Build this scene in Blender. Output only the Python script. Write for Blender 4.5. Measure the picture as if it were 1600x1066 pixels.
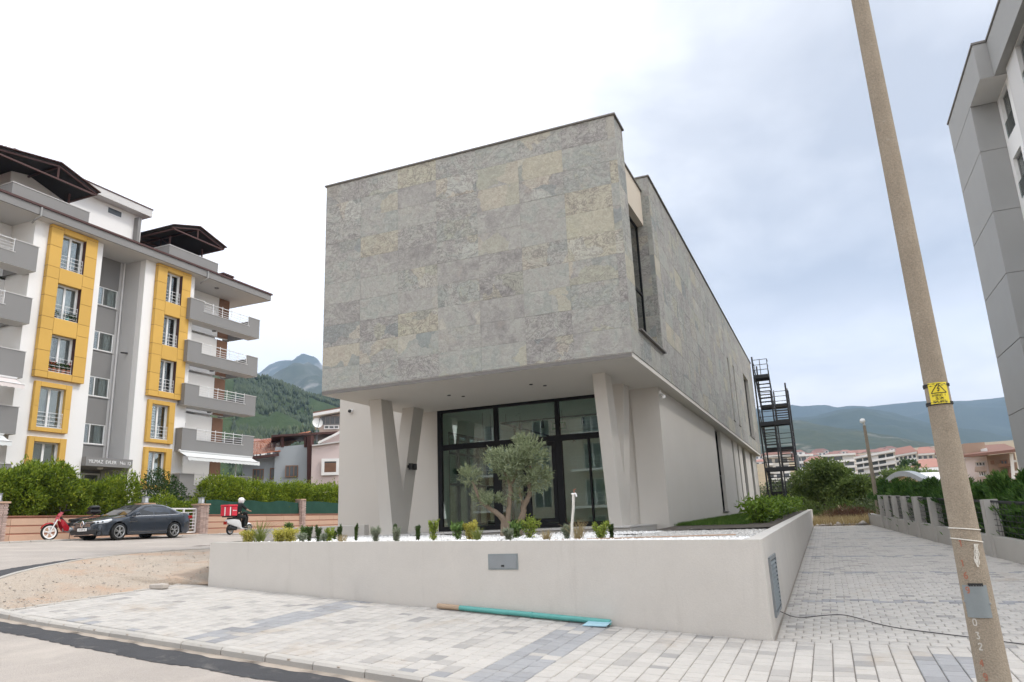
import bpy, bmesh, math, random
import numpy as np
from mathutils import Vector, Matrix, noise

for o in list(bpy.data.objects):
    bpy.data.objects.remove(o)
random.seed(7)
rng = np.random.default_rng(11)
C = bpy.context.scene.collection
SC = bpy.context.scene
R = math.radians

# ------------------------------------------------------------------ camera
F_PX, PITCH, ROLL, YAW, EYE = 1140.123, 0.2445032, -0.0407081, 0.393008, 1.65
cam = bpy.data.cameras.new('camera')
cam.sensor_width = 36.0
cam.lens = 36.0 * F_PX / 1600.0
cam.clip_start = 0.1
cam.clip_end = 20000
cam_ob = bpy.data.objects.new('camera', cam)
C.objects.link(cam_ob)
_cy, _sy, _cp, _sp = math.cos(YAW), math.sin(YAW), math.cos(PITCH), math.sin(PITCH)
FWD = Vector((-_sy * _cp, _cy * _cp, _sp))
_r = Vector((_cy, _sy, 0))
_u = _r.cross(FWD)
RIGHT = _r * math.cos(ROLL) + _u * math.sin(ROLL)
UP = -_r * math.sin(ROLL) + _u * math.cos(ROLL)
EYE_P = Vector((0, 0, EYE))
cam_ob.matrix_world = Matrix(((RIGHT.x, UP.x, -FWD.x, 0), (RIGHT.y, UP.y, -FWD.y, 0),
                              (RIGHT.z, UP.z, -FWD.z, EYE), (0, 0, 0, 1)))
SC.camera = cam_ob

# ------------------------------------------------------------------ world, sun, exposure
SUN_EL, SUN_AZ = R(52), R(78)          # azimuth clockwise from +Y
world = bpy.data.worlds.new('World')
SC.world = world
world.use_nodes = True
wn, wl = world.node_tree.nodes, world.node_tree.links
wn.clear()
def W(t, **k):
    n = wn.new(t)
    for a, b in k.items():
        setattr(n, a, b)
    return n
w_out = W('ShaderNodeOutputWorld')
w_bg = W('ShaderNodeBackground')
w_bg.inputs['Strength'].default_value = 0.1
sky = W('ShaderNodeTexSky', sky_type='NISHITA', sun_disc=False)
sky.sun_elevation = SUN_EL
sky.sun_rotation = SUN_AZ
sky.air_density = 1.2
sky.dust_density = 2.0
tc = W('ShaderNodeTexCoord')
sep = W('ShaderNodeSeparateXYZ')
wl.new(tc.outputs['Generated'], sep.inputs[0])
def wm(op, a, b=None, clamp=False):
    n = W('ShaderNodeMath', operation=op)
    n.use_clamp = clamp
    for i, v in enumerate((a, b)):
        if v is None:
            continue
        if isinstance(v, (int, float)):
            n.inputs[i].default_value = v
        else:
            wl.new(v, n.inputs[i])
    return n.outputs[0]
def wramp(fac, stops):
    n = W('ShaderNodeValToRGB')
    e = n.color_ramp.elements
    e[0].position, e[0].color = stops[0][0], (*stops[0][1], 1)
    e[1].position, e[1].color = stops[-1][0], (*stops[-1][1], 1)
    for p, c in stops[1:-1]:
        x = e.new(p)
        x.color = (*c, 1)
    wl.new(fac, n.inputs[0])
    return n.outputs[0]
zc = wm('MAXIMUM', sep.outputs['Z'], 0.0)
den = wm('ADD', zc, 0.22)
cx = wm('DIVIDE', sep.outputs['X'], den)
cyy = wm('DIVIDE', sep.outputs['Y'], den)
comb = W('ShaderNodeCombineXYZ')
wl.new(cx, comb.inputs[0]); wl.new(cyy, comb.inputs[1])
def wnoise(scale, detail, off, rough=0.55, dist=0.0):
    mp = W('ShaderNodeMapping')
    mp.inputs['Location'].default_value = off
    wl.new(comb.outputs[0], mp.inputs[0])
    n = W('ShaderNodeTexNoise')
    n.inputs['Scale'].default_value = scale
    n.inputs['Detail'].default_value = detail
    n.inputs['Roughness'].default_value = rough
    n.inputs['Distortion'].default_value = dist
    wl.new(mp.outputs[0], n.inputs[0])
    return n.outputs['Fac']
# a broad bank of grey rain cloud lies over the hills, east of north; the rest is bright thin overcast
bank_dir = Vector((0.16, 0.92, 0.34)).normalized()
dot = W('ShaderNodeVectorMath', operation='DOT_PRODUCT')
wl.new(tc.outputs['Generated'], dot.inputs[0])
dot.inputs[1].default_value = bank_dir
bank = W('ShaderNodeMapRange', interpolation_type='SMOOTHSTEP')
bank.inputs['From Min'].default_value = 0.84
bank.inputs['From Max'].default_value = 0.985
wl.new(dot.outputs['Value'], bank.inputs['Value'])
n1 = wnoise(1.1, 6, (3.1, 1.7, 0), 0.55, 0.3)
n2 = wnoise(3.2, 5, (0.4, 5.2, 0), 0.55, 0.2)
shade = wm('ADD', wm('MULTIPLY', bank.outputs[0], 0.78), wm('MULTIPLY', wm('SUBTRACT', n1, 0.5), 1.7))
shade = wm('ADD', shade, wm('MULTIPLY', wm('SUBTRACT', n2, 0.5), 0.9))
cloud = wramp(shade, [(0.0, (13.2, 13.2, 13.3)), (0.16, (11.0, 11.0, 11.1)), (0.36, (8.5, 8.4, 8.4)),
                      (0.62, (6.35, 6.3, 6.4)), (0.95, (4.6, 4.65, 4.9))])
# clearer, paler air just above the hills
hz = W('ShaderNodeMapRange', interpolation_type='SMOOTHSTEP')
hz.inputs['From Min'].default_value = 0.30
hz.inputs['From Max'].default_value = 0.17
wl.new(sep.outputs['Z'], hz.inputs['Value'])
hmix = W('ShaderNodeMix', data_type='RGBA')
wl.new(wm('MULTIPLY', hz.outputs[0], wm('ADD', wm('MULTIPLY', n2, 1.3), 0.1), True), hmix.inputs['Factor'])
wl.new(cloud, hmix.inputs['A'])
hmix.inputs['B'].default_value = (13.0, 12.2, 11.4, 1)
mixs = W('ShaderNodeMix', data_type='RGBA')
mixs.inputs['Factor'].default_value = 0.95
wl.new(sky.outputs[0], mixs.inputs['A'])
wl.new(hmix.outputs['Result'], mixs.inputs['B'])
wl.new(mixs.outputs['Result'], w_bg.inputs['Color'])
wl.new(w_bg.outputs[0], w_out.inputs['Surface'])

sun = bpy.data.lights.new('sun', 'SUN')
sun.energy = 1.5
sun.angle = R(11)
sun.color = (1.0, 0.955, 0.89)
sun_ob = bpy.data.objects.new('sun', sun)
C.objects.link(sun_ob)
_sd = Vector((math.sin(SUN_AZ) * math.cos(SUN_EL), math.cos(SUN_AZ) * math.cos(SUN_EL), math.sin(SUN_EL)))
sun_ob.rotation_euler = _sd.to_track_quat('Z', 'Y').to_euler()
sun_ob.location = (30, 10, 60)

SC.view_settings.view_transform = 'Standard'
SC.view_settings.look = 'None'
SC.view_settings.exposure = 0.74
SC.view_settings.gamma = 1.0
SC.view_settings.use_curve_mapping = False
SC.render.engine = 'CYCLES'
SC.cycles.use_denoising = True
SC.cycles.max_bounces = 8
SC.cycles.transparent_max_bounces = 24
SC.cycles.volume_bounces = 0
SC.cycles.sample_clamp_indirect = 6

# ------------------------------------------------------------------ where a photo pixel lies in the place
def ray(px, py):
    return FWD + RIGHT * ((px - 800) / F_PX) - UP * ((py - 533) / F_PX)
def on_x(px, py, X):
    d = ray(px, py); return EYE_P + d * (X / d.x)
def on_y(px, py, Y):
    d = ray(px, py); return EYE_P + d * (Y / d.y)
def on_z(px, py, Z):
    d = ray(px, py); return EYE_P + d * ((Z - EYE) / d.z)
def at_d(px, py, D):
    d = ray(px, py); return EYE_P + d * (D / math.hypot(d.x, d.y))

# ------------------------------------------------------------------ mesh helpers
WL = {}
def link(o, parent=None):
    C.objects.link(o)
    if parent is not None:
        o.parent = parent
    return o
def thing(name, label, cat, loc=(0, 0, 0), rz=0.0, group=None, rx=0.0, ry=0.0):
    o = bpy.data.objects.new(name, None)
    o.empty_display_size = 0.2
    C.objects.link(o)
    o.location = loc
    o.rotation_euler = (rx, ry, rz)
    o['label'] = label
    o['category'] = cat
    if group:
        o['group'] = group
    WL[o.name] = Vector(loc)
    return o
def tag(o, label=None, cat=None, group=None, kind=None):
    if label: o['label'] = label
    if cat: o['category'] = cat
    if group: o['group'] = group
    if kind: o['kind'] = kind
    return o

class MB:
    def __init__(s):
        s.v, s.f, s.m = [], [], []
        s.mi = 0
    def add(s, vs, fs):
        b = len(s.v)
        s.v.extend(tuple(v) for v in vs)
        for f in fs:
            s.f.append(tuple(i + b for i in f)); s.m.append(s.mi)
        return s
    def box(s, x0, x1, y0, y1, z0, z1):
        if x0 > x1: x0, x1 = x1, x0
        if y0 > y1: y0, y1 = y1, y0
        if z0 > z1: z0, z1 = z1, z0
        return s.add([(x0, y0, z0), (x1, y0, z0), (x1, y1, z0), (x0, y1, z0), (x0, y0, z1), (x1, y0, z1), (x1, y1, z1), (x0, y1, z1)],
                     [(0, 3, 2, 1), (4, 5, 6, 7), (0, 1, 5, 4), (1, 2, 6, 5), (2, 3, 7, 6), (3, 0, 4, 7)])
    def cbox(s, x0, x1, y0, y1, z0, z1, b=0.01):
        """box with chamfered edges"""
        c = Vector(((x0 + x1) / 2, (y0 + y1) / 2, (z0 + z1) / 2)); h = Vector((abs(x1 - x0) / 2, abs(y1 - y0) / 2, abs(z1 - z0) / 2))
        b = min(b, h.x * .9, h.y * .9, h.z * .9)
        idx = {}; vs = []
        for sx in (-1, 1):
            for sy in (-1, 1):
                for sz in (-1, 1):
                    for ax in range(3):
                        p = [sx * (h.x - b), sy * (h.y - b), sz * (h.z - b)]
                        p[ax] = (sx, sy, sz)[ax] * h[ax]
                        idx[(sx, sy, sz, ax)] = len(vs); vs.append((c.x + p[0], c.y + p[1], c.z + p[2]))
        fs = []
        for ax in range(3):
            a1, a2 = (ax + 1) % 3, (ax + 2) % 3
            for sg in (-1, 1):
                q = []
                for (i, j) in ((-1, -1), (1, -1), (1, 1), (-1, 1)):
                    k = [0, 0, 0]; k[ax] = sg; k[a1] = i; k[a2] = j
                    q.append(idx[(*k, ax)])
                fs.append(tuple(q if sg > 0 else q[::-1]))
                for sg2 in (-1, 1):
                    if sg2 is not None:
                        k1 = [0, 0, 0]; k2 = [0, 0, 0]
                        k1[ax] = sg; k1[a1] = sg2; k1[a2] = -1
                        k2[ax] = sg; k2[a1] = sg2; k2[a2] = 1
                        q = (idx[(*k1, ax)], idx[(*k1, a1)], idx[(*k2, a1)], idx[(*k2, ax)])
                        fs.append(q if sg * sg2 > 0 else q[::-1])
        for sx in (-1, 1):
            for sy in (-1, 1):
                for sz in (-1, 1):
                    q = tuple(idx[(sx, sy, sz, a)] for a in range(3))
                    fs.append(q if sx * sy * sz > 0 else q[::-1])
        return s.add(vs, fs)
    def prism(s, poly, off):
        """closed prism: polygon (3-D points) swept by off"""
        off = Vector(off); p = [Vector(q) for q in poly]; n = len(p)
        vs = p + [q + off for q in p]
        fs = [tuple(range(n - 1, -1, -1)), tuple(range(n, 2 * n))]
        for i in range(n):
            j = (i + 1) % n
            fs.append((i, j, n + j, n + i))
        return s.add(vs, fs)
    def tube(s, pts, r, n=8, cap=True):
        pts = [Vector(p) for p in pts]
        rs = r if isinstance(r, (list, tuple)) else [r] * len(pts)
        b = len(s.v); ref = None
        for i, p in enumerate(pts):
            t = (pts[min(i + 1, len(pts) - 1)] - pts[max(i - 1, 0)])
            if t.length < 1e-9: t = Vector((0, 0, 1))
            t.normalize()
            if ref is None:
                ref = Vector((0, 0, 1)) if abs(t.z) < 0.9 else Vector((1, 0, 0))
            a = t.cross(ref)
            if a.length < 1e-6: a = t.orthogonal()
            a.normalize(); c = a.cross(t); ref = c
            for k in range(n):
                th = 2 * math.pi * k / n
                s.v.append(tuple(p + a * (math.cos(th) * rs[i]) + c * (math.sin(th) * rs[i])))
        for i in range(len(pts) - 1):
            for k in range(n):
                k2 = (k + 1) % n
                s.f.append((b + i * n + k, b + i * n + k2, b + (i + 1) * n + k2, b + (i + 1) * n + k)); s.m.append(s.mi)
        if cap:
            s.f.append(tuple(b + k for k in range(n - 1, -1, -1))); s.m.append(s.mi)
            e = b + (len(pts) - 1) * n
            s.f.append(tuple(e + k for k in range(n))); s.m.append(s.mi)
        return s
    def bar(s, p, q, w, h, up=(0, 0, 1)):
        """rectangular bar from p to q"""
        p, q = Vector(p), Vector(q); t = (q - p).normalized(); a = t.cross(Vector(up))
        if a.length < 1e-5: a = t.orthogonal()
        a.normalize(); c = a.cross(t)
        a, c = a * w / 2, c * h / 2
        return s.add([p - a - c, p + a - c, p + a + c, p - a + c, q - a - c, q + a - c, q + a + c, q - a + c],
                     [(0, 3, 2, 1), (4, 5, 6, 7), (0, 1, 5, 4), (1, 2, 6, 5), (2, 3, 7, 6), (3, 0, 4, 7)])
    def lathe(s, c, prof, n=20, ax=(0, 0, 1)):
        c = Vector(c); ax = Vector(ax).normalized(); a = ax.orthogonal().normalized(); d = ax.cross(a); b = len(s.v)
        for r, h in prof:
            for k in range(n):
                th = 2 * math.pi * k / n
                s.v.append(tuple(c + ax * h + (a * math.cos(th) + d * math.sin(th)) * max(r, 1e-4)))
        for i in range(len(prof) - 1):
            for k in range(n):
                k2 = (k + 1) % n
                s.f.append((b + i * n + k, b + i * n + k2, b + (i + 1) * n + k2, b + (i + 1) * n + k)); s.m.append(s.mi)
        return s
    def loft(s, rings, closed=False, cap=False):
        b = len(s.v); n = len(rings[0])
        for rg in rings: s.v.extend(tuple(p) for p in rg)
        for i in range(len(rings) - 1):
            for k in range(n if closed else n - 1):
                k2 = (k + 1) % n
                s.f.append((b + i * n + k, b + i * n + k2, b + (i + 1) * n + k2, b + (i + 1) * n + k)); s.m.append(s.mi)
        if cap:
            s.f.append(tuple(b + k for k in range(n - 1, -1, -1))); s.m.append(s.mi)
            e = b + (len(rings) - 1) * n
            s.f.append(tuple(e + k for k in range(n))); s.m.append(s.mi)
        return s
    def blob(s, c, r, seed=0, amp=0.15, nu=10, nv=7):
        c = Vector(c); r = Vector(r) if not isinstance(r, (int, float)) else Vector((r, r, r))
        b = len(s.v)
        for j in range(nv + 1):
            ph = math.pi * j / nv
            for i in range(nu):
                th = 2 * math.pi * i / nu
                d = Vector((math.sin(ph) * math.cos(th), math.sin(ph) * math.sin(th), math.cos(ph)))
                k = 1 + amp * noise.noise(d * 1.7 + Vector((seed, seed * .7, 3)))
                s.v.append(tuple(c + Vector((d.x * r.x, d.y * r.y, d.z * r.z)) * k))
        for j in range(nv):
            for i in range(nu):
                i2 = (i + 1) % nu
                s.f.append((b + j * nu + i, b + (j + 1) * nu + i, b + (j + 1) * nu + i2, b + j * nu + i2)); s.m.append(s.mi)
        return s
    def mesh(s, name, mats, org=(0, 0, 0), smooth=False, angle=0.6, fix=True):
        me = bpy.data.meshes.new(name)
        o = Vector(org)
        me.from_pydata([(v[0] - o.x, v[1] - o.y, v[2] - o.z) for v in s.v], [], s.f)
        if not isinstance(mats, (list, tuple)): mats = [mats]
        for m in mats: me.materials.append(m)
        if len(mats) > 1: me.polygons.foreach_set('material_index', s.m)
        if fix:
            bm = bmesh.new(); bm.from_mesh(me)
            bmesh.ops.recalc_face_normals(bm, faces=bm.faces)
            bm.to_mesh(me); bm.free()
        if smooth:
            me.polygons.foreach_set('use_smooth', [True] * len(me.polygons))
            me.set_sharp_from_angle(angle=angle)
        me.update()
        return me
    def build(s, name, mats, parent=None, local=False, smooth=False, angle=0.6, fix=True, loc=None):
        """verts are world coordinates unless local; the object's origin is its thing's base (or loc)"""
        org = Vector((0, 0, 0))
        if not local:
            if parent is not None: org = WL.get(parent.name, Vector((0, 0, 0)))
            elif loc is not None: org = Vector(loc)
        me = s.mesh(name, mats, org, smooth, angle, fix)
        ob = bpy.data.objects.new(name, me)
        link(ob, parent)
        if parent is None:
            if loc is not None: ob.location = loc
            WL[ob.name] = Vector(loc) if loc is not None else Vector((0, 0, 0))
        else:
            WL[ob.name] = WL.get(parent.name, Vector((0, 0, 0)))
        return ob
def B(x0, x1, y0, y1, z0, z1):
    return MB().box(x0, x1, y0, y1, z0, z1)
def piece(name, me, parent, loc, rz=0.0, rot=None):
    """one more object sharing a mesh; loc in world coordinates"""
    o = bpy.data.objects.new(name, me)
    link(o, parent)
    o.location = Vector(loc) - (WL.get(parent.name, Vector((0, 0, 0))) if parent is not None else Vector((0, 0, 0)))
    o.rotation_euler = rot if rot else (0, 0, rz)
    return o
def copy_tree(o, parent=None):
    c = o.copy(); C.objects.link(c); c.parent = parent
    WL[c.name] = WL.get(o.name, Vector((0, 0, 0)))
    for ch in list(o.children):
        copy_tree(ch, c)
    return c
def npmesh(name, V, Fq, mat):
    V = np.asarray(V, np.float32); Fq = np.asarray(Fq, np.int32)
    me = bpy.data.meshes.new(name)
    k = Fq.shape[1]
    me.vertices.add(len(V)); me.vertices.foreach_set('co', V.ravel())
    me.loops.add(Fq.size); me.loops.foreach_set('vertex_index', Fq.ravel())
    me.polygons.add(len(Fq)); me.polygons.foreach_set('loop_start', np.arange(len(Fq), dtype=np.int32) * k)
    for m in (mat if isinstance(mat, (list, tuple)) else [mat]): me.materials.append(m)
    me.update(calc_edges=True)
    return me
def npobj(name, V, Fq, mat, parent=None, loc=None, smooth=False):
    org = np.array(WL.get(parent.name, Vector((0, 0, 0))) if parent is not None else (loc if loc is not None else (0, 0, 0)), float)
    me = npmesh(name, np.asarray(V, float) - org, Fq, mat)
    if smooth: me.polygons.foreach_set('use_smooth', np.ones(len(me.polygons), bool))
    ob = bpy.data.objects.new(name, me); link(ob, parent)
    if parent is None:
        if loc is not None: ob.location = loc
        WL[ob.name] = Vector(loc) if loc is not None else Vector((0, 0, 0))
    else: WL[ob.name] = WL.get(parent.name, Vector((0, 0, 0)))
    return ob
def grid_faces(nu, nv):
    i = np.arange((nu - 1) * (nv - 1)); a = (i // (nv - 1)) * nv + i % (nv - 1)
    return np.stack([a, a + nv, a + nv + 1, a + 1], 1)

# ------------------------------------------------------------------ foliage helpers
def unit(v): return v / np.maximum(np.linalg.norm(v, axis=1, keepdims=True), 1e-9)
def leaf_quads(P, D, L, Wd, jit=0.35):
    """one folded diamond per point: P base points, D directions"""
    n = len(P)
    L = L * rng.uniform(1 - jit, 1 + jit, (n, 1)); Wd = Wd * rng.uniform(1 - jit, 1 + jit, (n, 1))
    D = unit(D); S = unit(np.cross(D, unit(rng.normal(size=(n, 3)))))
    N = np.cross(S, D)
    a = P; t = P + D * L; m = P + D * L * 0.45
    l = m + S * Wd * .5 + N * Wd * .15; r = m - S * Wd * .5 + N * Wd * .15
    V = np.stack([a, l, t, r], 1).reshape(-1, 3)
    return V, np.arange(4 * n).reshape(-1, 4)
def lump(P, seed, f, octv=3):
    r = np.random.default_rng(seed); o = np.zeros(len(P))
    for k in range(octv):
        for _ in range(4):
            w = r.normal(size=3); w = w / np.linalg.norm(w) * f * 2 ** k
            o += np.sin(P @ w + r.uniform(0, 6.28)) / (2 ** k) / 4
    return o
def ell_points(n, c, r, seed, amp=0.25, f=3.0, inner=0.55):
    """points in the outer shell of a lumpy ellipsoid, plus outward directions"""
    d = unit(rng.normal(size=(n, 3)))
    k = (1 + amp * lump(d * np.mean(r), seed, f / max(np.mean(r), .1))) * (1 - (1 - inner) * rng.random(n) ** 1.7)
    return np.array(c) + d * np.array(r) * k[:, None], d
def box_points(n, x0, x1, y0, y1, z0, z1, seed, amp=0.12, f=2.0, depth=0.25, rnd=0.5):
    """points in the outer shell of a lumpy clipped hedge"""
    c = np.array([(x0 + x1) / 2, (y0 + y1) / 2, (z0 + z1) / 2]); h = np.array([abs(x1 - x0) / 2, abs(y1 - y0) / 2, abs(z1 - z0) / 2])
    a = np.array([h[1] * h[2], h[0] * h[2], h[0] * h[1]]); a = a / a.sum()
    ax = rng.choice(3, n, p=a); sg = rng.choice([-1, 1], n)
    p = rng.uniform(-1, 1, (n, 3)); p[np.arange(n), ax] = sg
    nrm = np.zeros((n, 3)); nrm[np.arange(n), ax] = sg
    q = p * h
    # rounded edges
    rr = min(rnd, h.min())
    inn = np.clip(q, -(h - rr), h - rr); dv = q - inn; ln = np.linalg.norm(dv, axis=1, keepdims=True)
    q = inn + dv / np.maximum(ln, 1e-6) * np.minimum(ln, rr); nrm = np.where(ln > 1e-6, dv / np.maximum(ln, 1e-6), nrm)
    w = q + c
    q = w + nrm * (amp * lump(w, seed, f))[:, None] - nrm * (depth * rng.random(n) ** 1.6)[:, None]
    return q, nrm
def foliage(name, P, D, L, Wd, mat, parent=None, up=0.35, spread=0.8, loc=None):
    n = len(P)
    dirs = D * 0.7 + rng.normal(size=(n, 3)) * spread * 0.6 + np.array([0, 0, up])
    V, Fq = leaf_quads(P, dirs, L, Wd)
    return npobj(name, V, Fq, mat, parent, loc)
# ------------------------------------------------------------------ materials
class NT:
    def __init__(s, name):
        s.mat = bpy.data.materials.new(name); s.mat.use_nodes = True
        s.n, s.l = s.mat.node_tree.nodes, s.mat.node_tree.links
        s.n.clear()
        s.out = s.n.new('ShaderNodeOutputMaterial')
    def N(s, t, ins=None, **k):
        x = s.n.new(t)
        for a, b in k.items(): setattr(x, a, b)
        for a, b in (ins or {}).items():
            if hasattr(b, 'is_output') or isinstance(b, bpy.types.NodeSocket): s.l.new(b, x.inputs[a])
            else: x.inputs[a].default_value = b
        return x
    def math(s, op, a, b=0.0, clamp=False):
        x = s.n.new('ShaderNodeMath'); x.operation = op; x.use_clamp = clamp
        for i, v in enumerate((a, b)):
            if isinstance(v, bpy.types.NodeSocket): s.l.new(v, x.inputs[i])
            else: x.inputs[i].default_value = v
        return x.outputs[0]
    def mix(s, f, a, b, mode='MIX'):
        x = s.n.new('ShaderNodeMix'); x.data_type = 'RGBA'; x.blend_type = mode
        for k, v in (('Factor', f), ('A', a), ('B', b)):
            if isinstance(v, bpy.types.NodeSocket): s.l.new(v, x.inputs[k])
            elif k == 'Factor': x.inputs[k].default_value = v
            else: x.inputs[k].default_value = (*v[:3], 1)
        return x.outputs['Result']
    def ramp(s, fac, stops, interp='LINEAR'):
        x = s.n.new('ShaderNodeValToRGB'); x.color_ramp.interpolation = interp
        e = x.color_ramp.elements
        e[0].position = stops[0][0]; e[0].color = (*stops[0][1], 1)
        e[1].position = stops[-1][0]; e[1].color = (*stops[-1][1], 1)
        for p, c in stops[1:-1]:
            y = e.new(p); y.color = (*c, 1)
        s.l.new(fac, x.inputs[0])
        return x.outputs[0]
    def noise(s, vec, scale, detail=4, rough=0.55, dist=0.0):
        x = s.N('ShaderNodeTexNoise', {'Scale': scale, 'Detail': detail, 'Roughness': rough, 'Distortion': dist})
        if vec is not None: s.l.new(vec, x.inputs['Vector'])
        return x.outputs['Fac']
    def pos(s): return s.N('ShaderNodeNewGeometry').outputs['Position']
    def objc(s): return s.N('ShaderNodeTexCoord').outputs['Object']
    def mapv(s, vec, loc=(0, 0, 0), rot=(0, 0, 0), sc=(1, 1, 1)):
        x = s.N('ShaderNodeMapping', {'Location': loc, 'Rotation': rot, 'Scale': sc}); s.l.new(vec, x.inputs[0]); return x.outputs[0]
    def rnd(s):
        """one random number per object and per loose island"""
        a = s.N('ShaderNodeObjectInfo').outputs['Random']; b = s.N('ShaderNodeNewGeometry').outputs['Random Per Island']
        return s.math('FRACT', s.math('ADD', a, b))
    def bsdf(s, col, rough=0.8, metal=0.0, spec=0.35, bump=None, bstr=0.2, bdist=0.02, **k):
        p = s.N('ShaderNodeBsdfPrincipled', {'Metallic': metal, 'Specular IOR Level': spec})
        for key, v in (('Base Color', col), ('Roughness', rough)):
            if isinstance(v, bpy.types.NodeSocket): s.l.new(v, p.inputs[key])
            elif key == 'Base Color': p.inputs[key].default_value = (*v[:3], 1)
            else: p.inputs[key].default_value = v
        for a, v in k.items(): p.inputs[a.replace('_', ' ')].default_value = v
        if bump is not None:
            b = s.N('ShaderNodeBump', {'Strength': bstr, 'Distance': bdist, 'Height': bump}); s.l.new(b.outputs[0], p.inputs['Normal'])
        s.l.new(p.outputs[0], s.out.inputs['Surface'])
        return p
def pm(name, col, rough=0.8, var=0.12, scale=1.2, fine=30, fvar=0.06, bump=0.12, rand=0.0, metal=0.0, spec=0.3, dirt=None, dsc=0.6, dthr=0.6, damt=0.6, streak=False, **k):
    """painted or mineral surface: broad mottling, fine grain, optional stains, random tint per piece"""
    t = NT(name); P = t.pos()
    n1 = t.noise(P, scale, 5, 0.6, 0.3); n2 = t.noise(P, fine, 3)
    c = t.mix(n1, [x * (1 - var) for x in col], [min(1, x * (1 + var)) for x in col])
    g = t.math('ADD', t.math('MULTIPLY', t.math('SUBTRACT', n2, 0.5), 2 * fvar), 1.0)
    if rand:
        g = t.math('MULTIPLY', g, t.math('ADD', t.math('MULTIPLY', t.math('SUBTRACT', t.rnd(), 0.5), 2 * rand), 1.0))
    cc = t.N('ShaderNodeVectorMath', operation='SCALE'); t.l.new(c, cc.inputs[0]); t.l.new(g, cc.inputs['Scale'])
    c = cc.outputs[0]
    if dirt:
        v = t.mapv(P, sc=(1, 1, 0.12)) if streak else P
        n3 = t.noise(v, dsc, 6, 0.65, 0.4)
        f = t.ramp(n3, [(dthr, (0, 0, 0)), (min(1, dthr + 0.22), (damt,) * 3)])
        c = t.mix(f, c, dirt)
    t.bsdf(c, rough, metal, spec, n2 if bump else None, bump, 0.01, **k)
    return t.mat
def leafmat(name, c1, c2, c3=None, trans=0.3, nsc=1.2, rough=0.55):
    """leaves: hue differs per leaf and drifts over the plant"""
    t = NT(name); P = t.pos()
    r = t.rnd(); n = t.noise(P, nsc, 3)
    f = t.math('ADD', t.math('MULTIPLY', r, 0.55), t.math('MULTIPLY', t.math('SUBTRACT', n, 0.28), 0.9), True)
    stops = [(0.15, c1), (0.75, c2)] if c3 is None else [(0.1, c1), (0.55, c2), (0.95, c3)]
    c = t.ramp(f, stops)
    p = t.N('ShaderNodeBsdfPrincipled', {'Roughness': rough, 'Specular IOR Level': 0.3}); t.l.new(c, p.inputs['Base Color'])
    tr = t.N('ShaderNodeBsdfTranslucent'); t.l.new(c, tr.inputs['Color'])
    m = t.N('ShaderNodeMixShader', {0: trans}); t.l.new(p.outputs[0], m.inputs[1]); t.l.new(tr.outputs[0], m.inputs[2])
    t.l.new(m.outputs[0], t.out.inputs['Surface'])
    return t.mat
def glassmat(name, tint=(0.72, 0.80, 0.76), refl=0.22, rough=0.0):
    """architectural pane: see-through, mirror-like at a slant"""
    t = NT(name)
    fr = t.N('ShaderNodeFresnel', {'IOR': 1.5}); f = t.math('ADD', t.math('MULTIPLY', fr.outputs[0], 0.9), refl, True)
    a = t.N('ShaderNodeBsdfTransparent', {'Color': (*tint, 1)}); g = t.N('ShaderNodeBsdfGlossy', {'Color': (0.92, 0.95, 0.94, 1), 'Roughness': rough})
    m = t.N('ShaderNodeMixShader'); t.l.new(f, m.inputs[0]); t.l.new(a.outputs[0], m.inputs[1]); t.l.new(g.outputs[0], m.inputs[2])
    t.l.new(m.outputs[0], t.out.inputs['Surface'])
    return t.mat
def darkglass(name, col=(0.03, 0.035, 0.04), spec=0.6, rough=0.05):
    t = NT(name); t.bsdf(col, rough, 0, spec); return t.mat
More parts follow.
